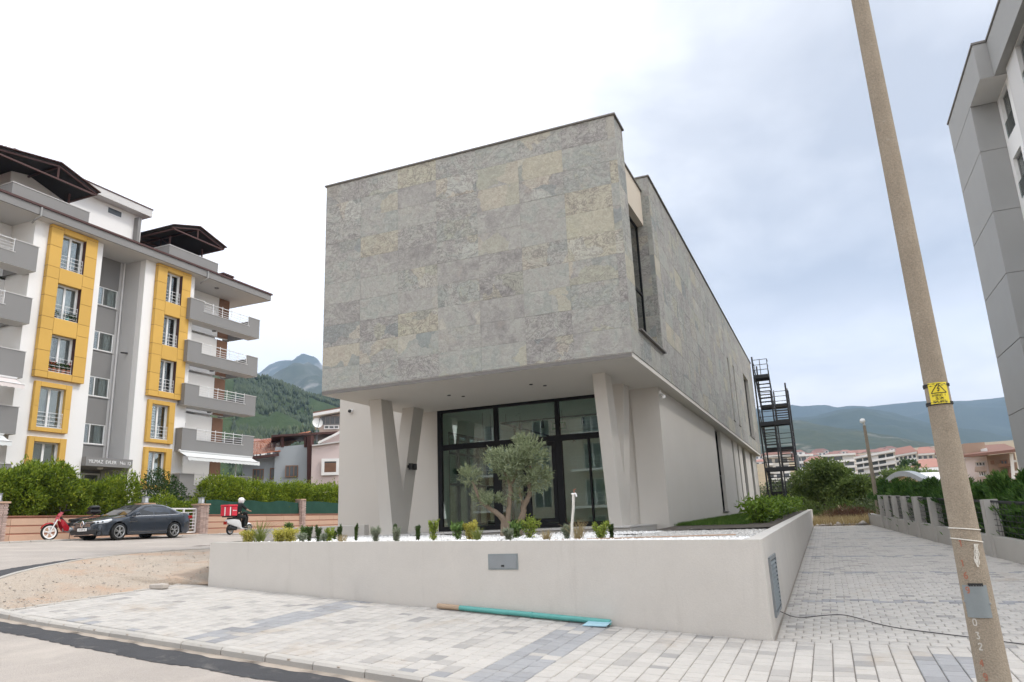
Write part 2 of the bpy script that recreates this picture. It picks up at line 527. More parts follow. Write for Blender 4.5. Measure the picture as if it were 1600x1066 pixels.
def slate(name):
    """thin slate veneer: every sheet has its own tone, veins, flakes and rusty bloom"""
    t = NT(name); r = t.rnd()
    off = t.N('ShaderNodeCombineXYZ'); 
    t.l.new(t.math('MULTIPLY', r, 71.3), off.inputs[0]); t.l.new(t.math('MULTIPLY', r, 37.7), off.inputs[1]); t.l.new(t.math('MULTIPLY', r, 113.1), off.inputs[2])
    ad = t.N('ShaderNodeVectorMath', operation='ADD'); t.l.new(t.pos(), ad.inputs[0]); t.l.new(off.outputs[0], ad.inputs[1])
    P = ad.outputs[0]
    # tilt so that both faces of the corner show slanting cleavage
    Q = t.mapv(P, rot=(0.5, 0.62, 0.3), sc=(0.85, 0.85, 1.25))
    big = t.noise(P, 1.9, 5, 0.62, 1.0)
    med = t.noise(Q, 1.7, 7, 0.66, 1.8)
    fin = t.noise(P, 9, 6, 0.76, 1.2)
    base = t.ramp(t.math('ADD', t.math('MULTIPLY', big, 0.75), t.math('MULTIPLY', t.math('SUBTRACT', r, 0.35), 0.2)),
                  [(0.18, (0.245, 0.235, 0.225)), (0.34, (0.33, 0.32, 0.30)), (0.44, (0.365, 0.36, 0.33)), (0.54, (0.315, 0.33, 0.305)), (0.66, (0.375, 0.37, 0.305)), (0.8, (0.46, 0.42, 0.33))])
    # whole sheets of ochre
    r2 = t.math('FRACT', t.math('MULTIPLY', r, 23.77))
    och = t.ramp(r2, [(0.925, (0, 0, 0)), (0.935, (0.5, 0.5, 0.5))])
    c = t.mix(och, base, t.mix(med, (0.42, 0.39, 0.29), (0.52, 0.47, 0.325)))
    # patches of flaked bloom, buff and blue grey
    vo = t.N('ShaderNodeTexVoronoi', {'Scale': 1.35, 'Randomness': 1.0}, feature='F1'); 
    wv = t.N('ShaderNodeVectorMath', operation='ADD'); t.l.new(P, wv.inputs[0])
    dn = t.N('ShaderNodeTexNoise', {'Scale': 2.6, 'Detail': 4.0}); t.l.new(P, dn.inputs['Vector'])
    sc = t.N('ShaderNodeVectorMath', {'Scale': 0.55}, operation='SCALE'); t.l.new(dn.outputs['Color'], sc.inputs[0]); t.l.new(sc.outputs[0], wv.inputs[1])
    t.l.new(wv.outputs[0], vo.inputs['Vector'])
    vcol = t.N('ShaderNodeSeparateColor'); t.l.new(vo.outputs['Color'], vcol.inputs[0])
    flake = t.ramp(vcol.outputs[0], [(0.52, (0, 0, 0)), (0.54, (1, 1, 1))])
    plain = t.ramp(t.math('FRACT', t.math('MULTIPLY', r, 3.77)), [(0.45, (0, 0, 0)), (0.55, (1, 1, 1))])
    flk = t.math('MULTIPLY', flake, plain)
    fcol = t.ramp(vcol.outputs[1], [(0.15, (0.21, 0.245, 0.245)), (0.5, (0.39, 0.385, 0.29)), (0.75, (0.47, 0.41, 0.32)), (0.95, (0.45, 0.45, 0.41))])
    c = t.mix(t.math('MULTIPLY', flk, 0.55), c, fcol)
    # dark cleavage veins
    ridge = t.math('ABSOLUTE', t.math('SUBTRACT', med, 0.5))
    vein = t.ramp(ridge, [(0.0, (1, 1, 1)), (0.022, (0, 0, 0))])
    ridge2 = t.math('ABSOLUTE', t.math('SUBTRACT', t.noise(Q, 3.0, 5, 0.62, 1.8), 0.5))
    vein2 = t.ramp(ridge2, [(0.0, (0.8, 0.8, 0.8)), (0.03, (0, 0, 0))])
    rough_sheet = t.ramp(t.math('FRACT', t.math('MULTIPLY', r, 5.13)), [(0.25, (0.15, 0.15, 0.15)), (0.7, (1, 1, 1))])
    c = t.mix(t.math('MULTIPLY', t.math('MULTIPLY', t.math('MAXIMUM', vein, vein2), rough_sheet), 0.8), c, (0.135, 0.12, 0.125))
    g = t.math('ADD', t.math('MULTIPLY', t.math('SUBTRACT', fin, 0.5), 1.05), 1.0)
    s = t.N('ShaderNodeVectorMath', operation='SCALE'); t.l.new(c, s.inputs[0]); t.l.new(g, s.inputs['Scale'])
    # a few pinkish iron stains
    pk = t.ramp(t.noise(P, 2.3, 3), [(0.62, (0, 0, 0)), (0.78, (0.4, 0.4, 0.4))])
    c = t.mix(pk, s.outputs[0], (0.39, 0.335, 0.285))
    h = t.math('ADD', t.math('MULTIPLY', fin, 0.5), t.math('ADD', med, t.math('MULTIPLY', flk, 0.5)))
    t.bsdf(c, 0.66, 0, 0.3, h, 0.8, 0.03)
    return t.mat
def pavermat(name, light, mid, dark, stain=(0.38, 0.31, 0.24)):
    """concrete paving blocks: tone differs from block to block"""
    t = NT(name); P = t.pos(); r = t.rnd()
    c = t.ramp(r, [(0.0, dark), (0.05, mid), (0.22, light), (0.75, [x * 1.06 for x in light]), (1.0, [x * .93 for x in light])])
    n1 = t.noise(P, 60, 4, 0.7); n0 = t.noise(P, 0.8, 5, 0.65, 0.5); n3 = t.noise(P, 7, 4, 0.6)
    g = t.math('ADD', t.math('MULTIPLY', t.math('SUBTRACT', n1, 0.5), 0.35), t.math('ADD', t.math('MULTIPLY', t.math('SUBTRACT', n3, 0.5), 0.2), 1.0))
    s = t.N('ShaderNodeVectorMath', operation='SCALE'); t.l.new(c, s.inputs[0]); t.l.new(g, s.inputs['Scale'])
    f = t.ramp(n0, [(0.58, (0, 0, 0)), (0.72, (0.55, 0.55, 0.55))])
    c = t.mix(f, s.outputs[0], stain, 'MIX')
    t.bsdf(c, 0.85, 0, 0.25, n1, 0.25, 0.004)
    return t.mat

M = {}
M['slate'] = slate('slate_veneer')
M['render'] = pm('grey_render', (0.575, 0.548, 0.508), 0.88, 0.05, 0.7, 90, 0.05, 0.15, dirt=(0.42, 0.39, 0.35), dsc=1.1, dthr=0.66, damt=0.25, streak=True)
M['planter'] = pm('planter_render', (0.575, 0.545, 0.505), 0.9, 0.09, 1.5, 50, 0.09, 0.3, dirt=(0.40, 0.37, 0.335), dsc=2.2, dthr=0.56, damt=0.45, streak=True)
M['soffit'] = pm('soffit_paint', (0.66, 0.635, 0.59), 0.85, 0.03, 0.6, 80, 0.03, 0.05)
M['coping'] = pm('coping_stone', (0.17, 0.16, 0.15), 0.7, 0.15, 2, 60, 0.1, 0.2)
M['beige'] = pm('beige_render', (0.56, 0.50, 0.42), 0.85, 0.05, 0.8, 70, 0.04, 0.1)
M['anthracite'] = pm('anthracite_frame', (0.011, 0.012, 0.014), 0.5, 0.1, 3, 60, 0.05, 0, spec=0.2)
M['blacksteel'] = pm('black_steel', (0.022, 0.023, 0.027), 0.5, 0.2, 3, 60, 0.1, 0.05, spec=0.45)
M['glass'] = glassmat('facade_glass', (0.80, 0.91, 0.86), 0.10)
M['clearglass'] = glassmat('clear_glass', (0.92, 0.95, 0.94), 0.03)
M['glass2'] = glassmat('strip_glass', (0.25, 0.32, 0.31), 0.12)
M['white'] = pm('white_paint', (0.80, 0.79, 0.775), 0.75, 0.03, 0.8, 60, 0.03, 0.05, dirt=(0.6, 0.58, 0.54), dsc=0.8, dthr=0.68, damt=0.35, streak=True)
M['grey'] = pm('grey_paint', (0.235, 0.23, 0.225), 0.8, 0.05, 0.8, 60, 0.04, 0.06, dirt=(0.30, 0.29, 0.28), dsc=0.9, dthr=0.66, damt=0.3, streak=True)
M['grey2'] = pm('mid_grey_paint', (0.33, 0.33, 0.325), 0.8, 0.05, 0.8, 60, 0.04, 0.06)
M['lightgrey'] = pm('light_grey_paint', (0.58, 0.57, 0.56), 0.8, 0.04, 0.8, 60, 0.03, 0.06)
M['yellow'] = pm('ochre_cladding', (0.61, 0.37, 0.085), 0.6, 0.05, 1.2, 60, 0.04, 0.05, rand=0.05)
M['pvc'] = pm('white_plastic', (0.82, 0.82, 0.81), 0.4, 0.02, 2, 60, 0.02, 0, spec=0.5)
M['metal'] = pm('white_metal', (0.72, 0.72, 0.72), 0.4, 0.04, 3, 50, 0.04, 0, spec=0.5)
M['zinc'] = pm('zinc_metal', (0.27, 0.29, 0.305), 0.5, 0.1, 3, 50, 0.06, 0.05, metal=0.3)
M['winglass'] = glassmat('window_glass', (0.84, 0.88, 0.88), 0.07)
M['room'] = pm('room_wall', (0.30, 0.27, 0.23), 0.9, 0.1, 0.5, 30, 0.03, 0)
M['curtain'] = pm('net_curtain', (0.62, 0.62, 0.60), 0.9, 0.1, 6, 60, 0.08, 0.1)
M['brown'] = pm('brown_metal', (0.075, 0.032, 0.028), 0.55, 0.15, 2, 50, 0.1, 0.05, spec=0.4)
M['darkwood'] = pm('brown_wood', (0.22, 0.12, 0.075), 0.6, 0.2, 3, 50, 0.12, 0.1)
M['blackroof'] = pm('dark_underside', (0.03, 0.028, 0.027), 0.85, 0.2, 1.5, 50, 0.1, 0.1)
M['redtile'] = pm('red_roof_tile', (0.42, 0.155, 0.085), 0.75, 0.2, 1.5, 30, 0.15, 0.2, rand=0.12, dirt=(0.2, 0.1, 0.07), dsc=1.3, dthr=0.62, damt=0.5)
M['asphalt'] = pm('worn_asphalt', (0.385, 0.345, 0.31), 0.9, 0.18, 0.7, 85, 0.5, 0.8, dirt=(0.53, 0.475, 0.42), dsc=0.6, dthr=0.5, damt=0.7)
M['newasphalt'] = pm('fresh_asphalt', (0.062, 0.062, 0.066), 0.85, 0.25, 2.5, 90, 0.5, 0.8, dirt=(0.24, 0.22, 0.20), dsc=2.6, dthr=0.58, damt=0.7)
M['kerb'] = pm('concrete_kerb', (0.45, 0.425, 0.39), 0.9, 0.1, 2.0, 120, 0.14, 0.3, rand=0.07, dirt=(0.27, 0.25, 0.22), dsc=2.4, dthr=0.58, damt=0.5)
M['mortar'] = pm('mortar', (0.42, 0.36, 0.30), 0.95, 0.1, 3, 90, 0.15, 0.4)
M['paver'] = pavermat('pale_pavers', (0.465, 0.44, 0.41), (0.38, 0.36, 0.34), (0.30, 0.29, 0.28))
M['paverdark'] = pavermat('grey_pavers', (0.32, 0.32, 0.328), (0.27, 0.27, 0.275), (0.22, 0.22, 0.225), (0.33, 0.31, 0.29))
M['bedding'] = pm('bedding_sand', (0.30, 0.27, 0.24), 0.95, 0.15, 3, 90, 0.2, 0.3)
M['dirt'] = pm('bare_earth', (0.40, 0.34, 0.28), 0.95, 0.2, 1.6, 45, 0.5, 0.9, dirt=(0.44, 0.285, 0.19), dsc=0.7, dthr=0.5, damt=0.8)
M['stone'] = pm('loose_stone', (0.42, 0.38, 0.34), 0.9, 0.2, 5, 60, 0.15, 0.3, rand=0.3)
M['pebble'] = pm('white_pebbles', (0.86, 0.85, 0.83), 0.7, 0.05, 5, 60, 0.05, 0.1, rand=0.08)
M['soil'] = pm('dark_mulch', (0.10, 0.085, 0.07), 0.95, 0.3, 4, 60, 0.3, 0.6)
M['concrete'] = pm('concrete', (0.47, 0.45, 0.42), 0.9, 0.08, 1.2, 90, 0.1, 0.25, dirt=(0.33, 0.31, 0.28), dsc=1.6, dthr=0.6, damt=0.4)
M['slab'] = pm('platform_stone', (0.52, 0.505, 0.485), 0.7, 0.06, 1.2, 90, 0.08, 0.1)
M['polecon'] = pm('pole_concrete', (0.315, 0.265, 0.205), 0.92, 0.22, 3, 75, 0.5, 0.9, dirt=(0.52, 0.48, 0.41), dsc=22, dthr=0.62, damt=0.8)
M['signyellow'] = pm('yellow_sign', (0.75, 0.60, 0.03), 0.45, 0.05, 8, 60, 0.03, 0, spec=0.5)
M['black'] = pm('black_plastic', (0.02, 0.02, 0.021), 0.5, 0.2, 4, 60, 0.1, 0, spec=0.4)
M['rubber'] = pm('tyre_rubber', (0.022, 0.022, 0.022), 0.85, 0.2, 6, 60, 0.1, 0.1)
M['redpaint'] = pm('red_paint', (0.37, 0.155, 0.10), 0.6, 0.15, 20, 60, 0.1, 0)
M['whitepaint'] = pm('white_marking', (0.55, 0.52, 0.47), 0.7, 0.1, 20, 60, 0.1, 0)
M['boxgrey'] = pm('grey_sheet_metal', (0.25, 0.28, 0.29), 0.5, 0.1, 6, 60, 0.06, 0.05, metal=0.3)
M['rope'] = pm('white_rope', (0.74, 0.71, 0.65), 0.9, 0.1, 8, 90, 0.1, 0.3)
M['green_pipe'] = pm('turquoise_pipe', (0.10, 0.36, 0.33), 0.45, 0.1, 3, 60, 0.06, 0.05, spec=0.5, dirt=(0.45, 0.35, 0.25), dsc=3.0, dthr=0.62, damt=0.7)
M['rustypipe'] = pm('dusty_pipe_end', (0.42, 0.31, 0.22), 0.8, 0.2, 6, 60, 0.1, 0.1)
M['bluesheet'] = pm('pale_blue_sheet', (0.36, 0.56, 0.66), 0.35, 0.06, 4, 60, 0.03, 0, spec=0.5)
M['bark'] = pm('tree_bark', (0.13, 0.10, 0.075), 0.95, 0.25, 5, 50, 0.3, 0.8)
M['olivebark'] = pm('olive_bark', (0.25, 0.195, 0.145), 0.95, 0.3, 7, 45, 0.35, 0.9)
M['olive'] = leafmat('olive_leaves', (0.16, 0.20, 0.105), (0.33, 0.38, 0.22), (0.56, 0.60, 0.44), 0.35, 4)
M['thuja'] = leafmat('thuja_leaves', (0.05, 0.09, 0.012), (0.19, 0.27, 0.022), (0.42, 0.46, 0.05), 0.35, 2.6)
M['thuja2'] = leafmat('clipped_thuja_leaves', (0.055, 0.10, 0.012), (0.22, 0.30, 0.022), (0.46, 0.51, 0.05), 0.35, 2.8)
M['cypress'] = leafmat('cypress_leaves', (0.03, 0.075, 0.015), (0.07, 0.15, 0.028), (0.15, 0.25, 0.055), 0.3, 1.4)
M['laurel'] = leafmat('laurel_leaves', (0.06, 0.12, 0.015), (0.16, 0.26, 0.03), (0.32, 0.42, 0.07), 0.35, 2.2, 0.35)
M['tree'] = leafmat('tree_leaves', (0.055, 0.09, 0.022), (0.14, 0.20, 0.048), (0.26, 0.32, 0.10), 0.4, 0.9)
M['greytree'] = leafmat('grey_green_leaves', (0.08, 0.11, 0.05), (0.16, 0.20, 0.10), (0.27, 0.31, 0.18), 0.3, 0.6)
M['shrubdark'] = leafmat('dark_shrub_leaves', (0.02, 0.045, 0.015), (0.045, 0.09, 0.022), (0.09, 0.14, 0.04), 0.25, 1.5)
M['boxleaf'] = leafmat('box_leaves', (0.03, 0.06, 0.015), (0.07, 0.12, 0.028), (0.14, 0.20, 0.05), 0.2, 6)
M['lime'] = leafmat('lime_leaves', (0.13, 0.20, 0.03), (0.32, 0.40, 0.06), (0.52, 0.56, 0.13), 0.3, 8)
M['gold'] = leafmat('golden_leaves', (0.28, 0.29, 0.05), (0.60, 0.54, 0.11), (0.78, 0.70, 0.28), 0.3, 9)
M['lavender'] = leafmat('lavender_leaves', (0.19, 0.23, 0.15), (0.33, 0.37, 0.26), (0.48, 0.50, 0.40), 0.2, 8)
M['glossy'] = leafmat('glossy_leaves', (0.06, 0.12, 0.03), (0.15, 0.25, 0.06), (0.30, 0.39, 0.15), 0.25, 8, 0.35)
M['drygrass'] = leafmat('dry_grass', (0.30, 0.22, 0.10), (0.45, 0.36, 0.19), (0.58, 0.50, 0.32), 0.3, 4)
M['greengrass'] = leafmat('green_grass', (0.10, 0.14, 0.03), (0.24, 0.28, 0.07), (0.42, 0.42, 0.15), 0.3, 6)
M['lawn'] = leafmat('lawn_grass', (0.045, 0.10, 0.015), (0.09, 0.17, 0.025), (0.16, 0.24, 0.05), 0.3, 2)
M['greenmesh'] = pm('green_screen_mesh', (0.018, 0.065, 0.045), 0.85, 0.2, 1.2, 60, 0.15, 0.2)
M['pinkstone'] = pm('pink_stone', (0.52, 0.36, 0.26), 0.9, 0.12, 1.0, 60, 0.1, 0.25, rand=0.08)
M['redband'] = pm('red_stone_band', (0.36, 0.17, 0.115), 0.9, 0.15, 1.5, 60, 0.1, 0.25)
M['redpave'] = pavermat('reddish_pavers', (0.42, 0.30, 0.26), (0.36, 0.25, 0.21), (0.30, 0.20, 0.17))
M['brickpale'] = pm('pale_brick', (0.44, 0.34, 0.30), 0.9, 0.12, 3, 60, 0.1, 0.2, rand=0.18)
M['bluewall'] = pm('pale_blue_render', (0.37, 0.40, 0.425), 0.9, 0.08, 0.5, 60, 0.05, 0.1)
M['pinkwall'] = pm('pale_pink_render', (0.60, 0.50, 0.48), 0.9, 0.06, 0.5, 60, 0.05, 0.1)
M['farwhite'] = pm('far_white_wall', (0.66, 0.65, 0.63), 0.85, 0.05, 0.05, 2, 0.03, 0, rand=0.12)
M['farwin'] = darkglass('far_window', (0.07, 0.08, 0.09), 0.5, 0.15)
M['farbrown'] = pm('brown_render', (0.34, 0.24, 0.18), 0.85, 0.06, 0.2, 4, 0.04, 0)
M['farpink'] = pm('buff_render', (0.50, 0.40, 0.35), 0.85, 0.06, 0.2, 4, 0.04, 0)
M['creamwall'] = pm('cream_gable', (0.60, 0.48, 0.32), 0.85, 0.05, 0.3, 5, 0.03, 0)
M['sheetroof'] = pm('white_sheet_roof', (0.74, 0.74, 0.74), 0.5, 0.03, 0.2, 5, 0.02, 0)
M['brownroof'] = pm('brown_tile_roof', (0.20, 0.105, 0.08), 0.8, 0.12, 0.3, 5, 0.1, 0.1)
M['verge'] = pm('dry_verge', (0.27, 0.20, 0.12), 0.95, 0.25, 0.3, 10, 0.2, 0.4, dirt=(0.09, 0.11, 0.035), dsc=0.35, dthr=0.5, damt=0.8)
M['tan'] = pm('tan_render', (0.50, 0.44, 0.36), 0.85, 0.05, 0.4, 40, 0.04, 0.05)
M['interior'] = pm('interior_wall', (0.80, 0.87, 0.82), 0.85, 0.04, 0.4, 40, 0.03, 0)
M['intfloor'] = pm('interior_floor', (0.55, 0.56, 0.54), 0.35, 0.05, 0.6, 40, 0.04, 0)
M['exitgreen'] = pm('exit_green', (0.02, 0.22, 0.12), 0.5, 0.05, 5, 50, 0.03, 0)
M['carpaint'] = pm('slate_blue_car_paint', (0.040, 0.050, 0.066), 0.22, 0.03, 3, 90, 0.05, 0, metal=0.35, spec=0.5, Coat_Weight=0.6, Coat_Roughness=0.06)
M['carglass'] = darkglass('tinted_car_glass', (0.012, 0.014, 0.016), 0.7, 0.03)
M['chrome'] = pm('chrome', (0.75, 0.76, 0.78), 0.18, 0.03, 4, 50, 0.03, 0, metal=1.0)
M['alloy'] = pm('alloy_wheel', (0.52, 0.53, 0.54), 0.3, 0.05, 6, 50, 0.04, 0, metal=0.8)
M['lampclear'] = pm('headlight_lens', (0.62, 0.66, 0.70), 0.12, 0.15, 9, 60, 0.1, 0, spec=0.8)
M['redlens'] = pm('red_lens', (0.30, 0.015, 0.015), 0.2, 0.1, 9, 60, 0.05, 0, spec=0.6)
M['bikered'] = pm('red_bike_paint', (0.34, 0.012, 0.022), 0.25, 0.05, 5, 60, 0.03, 0, spec=0.5, Coat_Weight=0.5)
M['boxred'] = pm('red_delivery_box', (0.62, 0.035, 0.06), 0.6, 0.06, 5, 60, 0.04, 0.05)
M['bikewhite'] = pm('white_bike_plastic', (0.70, 0.71, 0.72), 0.3, 0.04, 5, 60, 0.03, 0, spec=0.5)
M['skin'] = pm('skin', (0.46, 0.28, 0.20), 0.6, 0.06, 10, 60, 0.03, 0)
M['darkcloth'] = pm('dark_cloth', (0.022, 0.025, 0.025), 0.9, 0.2, 8, 90, 0.1, 0.2)
M['terracotta'] = pm('terracotta_pot', (0.36, 0.14, 0.08), 0.8, 0.1, 8, 60, 0.08, 0.1, rand=0.2)
M['flower'] = leafmat('red_flowers', (0.5, 0.06, 0.04), (0.65, 0.12, 0.08), None, 0.3, 5)
M['awning'] = pm('awning_cloth', (0.62, 0.63, 0.62), 0.9, 0.05, 2, 60, 0.05, 0.05)
M['awning2'] = pm('striped_awning_cloth', (0.62, 0.56, 0.54), 0.9, 0.08, 8, 60, 0.06, 0.05)
M['dish'] = pm('dish_white', (0.66, 0.66, 0.65), 0.5, 0.05, 3, 60, 0.04, 0)
def forest(name, a, b, c, rock, rthr, sc):
    t = NT(name); P = t.pos()
    n1 = t.noise(P, sc, 6, 0.65, 0.2); n2 = t.noise(P, sc * 9, 4, 0.7); n3 = t.noise(P, sc * 1.6, 5, 0.6, 0.4)
    col = t.ramp(t.math('ADD', t.math('MULTIPLY', n1, 0.6), t.math('MULTIPLY', n2, 0.4)), [(0.3, a), (0.5, b), (0.7, c)])
    f = t.ramp(n3, [(rthr, (0, 0, 0)), (rthr + 0.07, (0.85, 0.85, 0.85))])
    col = t.mix(f, col, rock)
    t.bsdf(col, 0.95, 0, 0.1, n2, 0.6, 4.0)
    return t.mat
M['forest1'] = forest('forest_hill', (0.022, 0.038, 0.016), (0.04, 0.062, 0.022), (0.075, 0.095, 0.035), (0.28, 0.24, 0.17), 0.66, 0.012)
M['forest2'] = forest('scrub_hill', (0.026, 0.038, 0.02), (0.048, 0.06, 0.03), (0.085, 0.092, 0.052), (0.19, 0.175, 0.14), 0.60, 0.006)
M['rockmt'] = forest('rocky_mountain', (0.03, 0.045, 0.022), (0.06, 0.07, 0.04), (0.14, 0.14, 0.115), (0.27, 0.255, 0.235), 0.52, 0.0022)
M['farmt'] = forest('wooded_mountain', (0.022, 0.036, 0.02), (0.034, 0.05, 0.024), (0.05, 0.066, 0.03), (0.12, 0.115, 0.085), 0.68, 0.0022)
# ------------------------------------------------------------------ lie of the land
def G(X, Y):
    """pavement level: climbs gently to the back, and to the left of the planter corner"""
    return 0.03 * (Y - 10.84) + np.where(X < -0.93, -0.052, -0.01) * (X + 0.93)
def g(X, Y): return float(G(np.float64(X), np.float64(Y)))
KERB = [(14, 5.2), (6, 6.15), (0, 6.87), (-4.0, 7.35), (-8.0, 7.83), (-11.0, 8.2), (-12.9, 8.44), (-14.3, 8.75), (-15.2, 9.35), (-15.85, 10.3), (-16.4, 11.6),
        (-16.85, 13.3), (-17.15, 15.6), (-17.4, 17.6), (-17.6, 20), (-17.7, 26), (-17.7, 60)]
KZ = [-.2, -.1, -.1, .06, .278, .427, .55, .70, .88, 1.03, 1.16, 1.27, 1.30, 1.27, 1.24, 1.22, 1.3]
KZ[0:3] = [g(14, 5.2), g(6, 6.15), g(0, 6.87)]
def resample(pts, zs, step):
    P = [Vector((x, y, z)) for (x, y), z in zip(pts, zs)]
    d = [0]
    for a, b in zip(P, P[1:]): d.append(d[-1] + (b - a).length)
    n = max(2, int(d[-1] / step)); out = []
    for i in range(n + 1):
        s = d[-1] * i / n; k = 0
        while k < len(d) - 2 and d[k + 1] < s: k += 1
        t = (s - d[k]) / max(d[k + 1] - d[k], 1e-6)
        out.append(P[k].lerp(P[k + 1], t))
    return out
# smooth the corner curve
def chaikin(P):
    o = [P[0]]
    for a, b in zip(P, P[1:]): o += [a.lerp(b, .25), a.lerp(b, .75)]
    return o + [P[-1]]
kline = [Vector((x, y, z)) for (x, y), z in zip(KERB, KZ)]
kline = chaikin(chaikin(kline))
klen = [0.0]
for a, b in zip(kline, kline[1:]): klen.append(klen[-1] + (b - a).length)
def kat(s):
    s = max(0, min(klen[-1], s)); k = int(np.searchsorted(klen, s)) - 1; k = max(0, min(k, len(kline) - 2))
    t = (s - klen[k]) / max(klen[k + 1] - klen[k], 1e-6)
    return kline[k].lerp(kline[k + 1], t)
kxy = np.array([(p.x, p.y) for p in kline])
def inside_dist(X, Y):
    """signed distance from the kerb line: positive on the building plot"""
    X = np.asarray(X, float); Y = np.asarray(Y, float); sh = X.shape
    P = np.stack([X.ravel(), Y.ravel()], 1); best = np.full(len(P), 1e9); sgn = np.ones(len(P))
    for a, b in zip(kxy[:-1], kxy[1:]):
        d = b - a; t = np.clip(((P - a) @ d) / (d @ d), 0, 1); q = a + t[:, None] * d; w = P - q
        ds = np.hypot(w[:, 0], w[:, 1]); cr = d[0] * w[:, 1] - d[1] * w[:, 0]
        m = ds < best; best[m] = ds[m]; sgn[m] = np.where(cr[m] < 0, 1, -1)
    return (best * sgn).reshape(sh)
def smooth(a, b, x): t = np.clip((x - a) / (b - a), 0, 1); return t * t * (3 - 2 * t)
def ZR(X, Y):
    """carriageway level of the near road and of the street that climbs along the flats"""
    X = np.asarray(X, float); Y = np.asarray(Y, float)
    near = G(np.maximum(X, -22), np.minimum(Y, 9)) - 0.13
    edge = np.interp(Y, [8.7, 9.35, 10.3, 11.6, 13.3, 15.6, 17.6, 20, 26, 60], [.70, .88, 1.03, 1.16, 1.27, 1.30, 1.27, 1.24, 1.22, 1.3]) - 0.12
    kx = np.interp(Y, [8.75, 9.35, 10.3, 11.6, 13.3, 15.6, 17.6, 20, 60], [-14.3, -15.2, -15.85, -16.4, -16.85, -17.15, -17.4, -17.6, -17.7])
    t = np.clip((kx - X) / (kx + 26.0), 0, 1.15)
    st = edge + (1.6 - edge) * t
    w = smooth(7.6, 9.6, Y) * smooth(-13.0, -14.6, X)
    return near * (1 - w) + st * w
def zr(X, Y): return float(ZR(np.float64(X), np.float64(Y)))

# ------------------------------------------------------------------ terrain to the horizon
def Tz(r, az):
    return np.interp(r, [0, 42, 60, 100, 200, 400, 700, 1000, 1400, 2500, 9000], [-1.6, -1.2, 0.6, 2.5, 8.5, 23, 48, 70, 90, 100, 100])
rr_ = np.array([0.01, 15, 30, 42, 50, 60, 75, 100, 140, 200, 280, 400, 550, 700, 1000, 1400, 2000, 3200, 5200])
aa_ = np.linspace(-math.pi, math.pi, 97)
RR, AA = np.meshgrid(rr_, aa_, indexing='ij')
front = 0.5 + 0.5 * np.cos(np.clip((AA) * 1.1, -math.pi, math.pi))
ZT = -1.6 + (Tz(RR, AA) + 1.6) * np.where(np.abs(AA) < 1.3, 1, np.clip(1 - (np.abs(AA) - 1.3) / 0.9, 0.12, 1))
XT = np.clip(RR * np.sin(AA), -5500, 3500); YT = np.clip(RR * np.cos(AA), -800, 6800)
terr = npobj('ground', np.stack([XT, YT, ZT], -1).reshape(-1, 3), grid_faces(len(rr_), len(aa_))[:, ::-1], M['verge'], smooth=True)
terr['kind'] = 'structure'

# ------------------------------------------------------------------ road
xs = np.arange(-28.0, 15.01, 0.33); ys = np.arange(-12, 62, 0.33)
XX, YY = np.meshgrid(xs, ys, indexing='ij')
ZZ = ZR(XX, YY); ind = inside_dist(XX, YY)
ZZ = ZZ - np.clip(ind, 0, 1) * 1.6
road = npobj('road', np.stack([XX, YY, ZZ], -1).reshape(-1, 3), grid_faces(len(xs), len(ys)), M['asphalt'], smooth=True)
road['kind'] = 'structure'
# strip of fresh tar laid along the kerb
V = []; n = 0
s = 4.0
while s < 44:
    p = kat(s); q = kat(s + 0.05); d = (q - p); d.z = 0; d.normalize(); nrm = Vector((-d.y, d.x, 0)) * -1
    if inside_dist(p.x + nrm.x, p.y + nrm.y) > 0: nrm = -nrm
    wdt = 0.50 + 0.03 * math.sin(s * 0.9) + 0.06 * noise.noise(Vector((s * 1.1, 0, 0))) + 0.05 * noise.noise(Vector((s * 4, 3, 0))) + 0.035 * noise.noise(Vector((s * 11, 7, 0)))
    wdt += .55 * float(smooth(28.5, 30, s) * smooth(37, 34, s))
    for k in range(4):
        o = 0.02 + (wdt - 0.02) * k / 3
        x, y = p.x + nrm.x * o, p.y + nrm.y * o
        V.append((x, y, zr(x, y) + (0.014 if k < 3 else 0.006)))
    n += 1; s += 0.045
strip = npobj('asphalt_patch', V, grid_faces(n, 4), M['newasphalt']); strip['kind'] = 'structure'

# ------------------------------------------------------------------ kerb of single stones
kerb = bpy.data.objects.new('kerb', None); C.objects.link(kerb); kerb['kind'] = 'structure'; WL['kerb'] = Vector((0, 0, 0))
s = 0.0
while s < klen[-1] - 0.9 and s < 52:
    L = 0.80; a, b = kat(s + 0.008), kat(s + L - 0.008)
    d = b - a; L2 = d.length
    nrm = Vector((-d.y, d.x, 0)).normalized()
    mid = (a + b) / 2
    if inside_dist(mid.x + nrm.x * .3, mid.y + nrm.y * .3) < 0: nrm = -nrm
    mb = MB(); w, h, ch = 0.15, 0.26, 0.03
    up = Vector((0, 0, 1))
    jx = random.uniform(-.006, .006); jz = random.uniform(-.005, .005)
    prof = [(0.0, -h), (w, -h), (w, 0.0), (ch, 0.0), (0.0, -ch)]
    poly = [a + nrm * (u + jx) + up * (v + jz) for u, v in prof]
    mb.prism(poly, d)
    mb.build('kerb_stone', M['kerb'], kerb)
    s += L
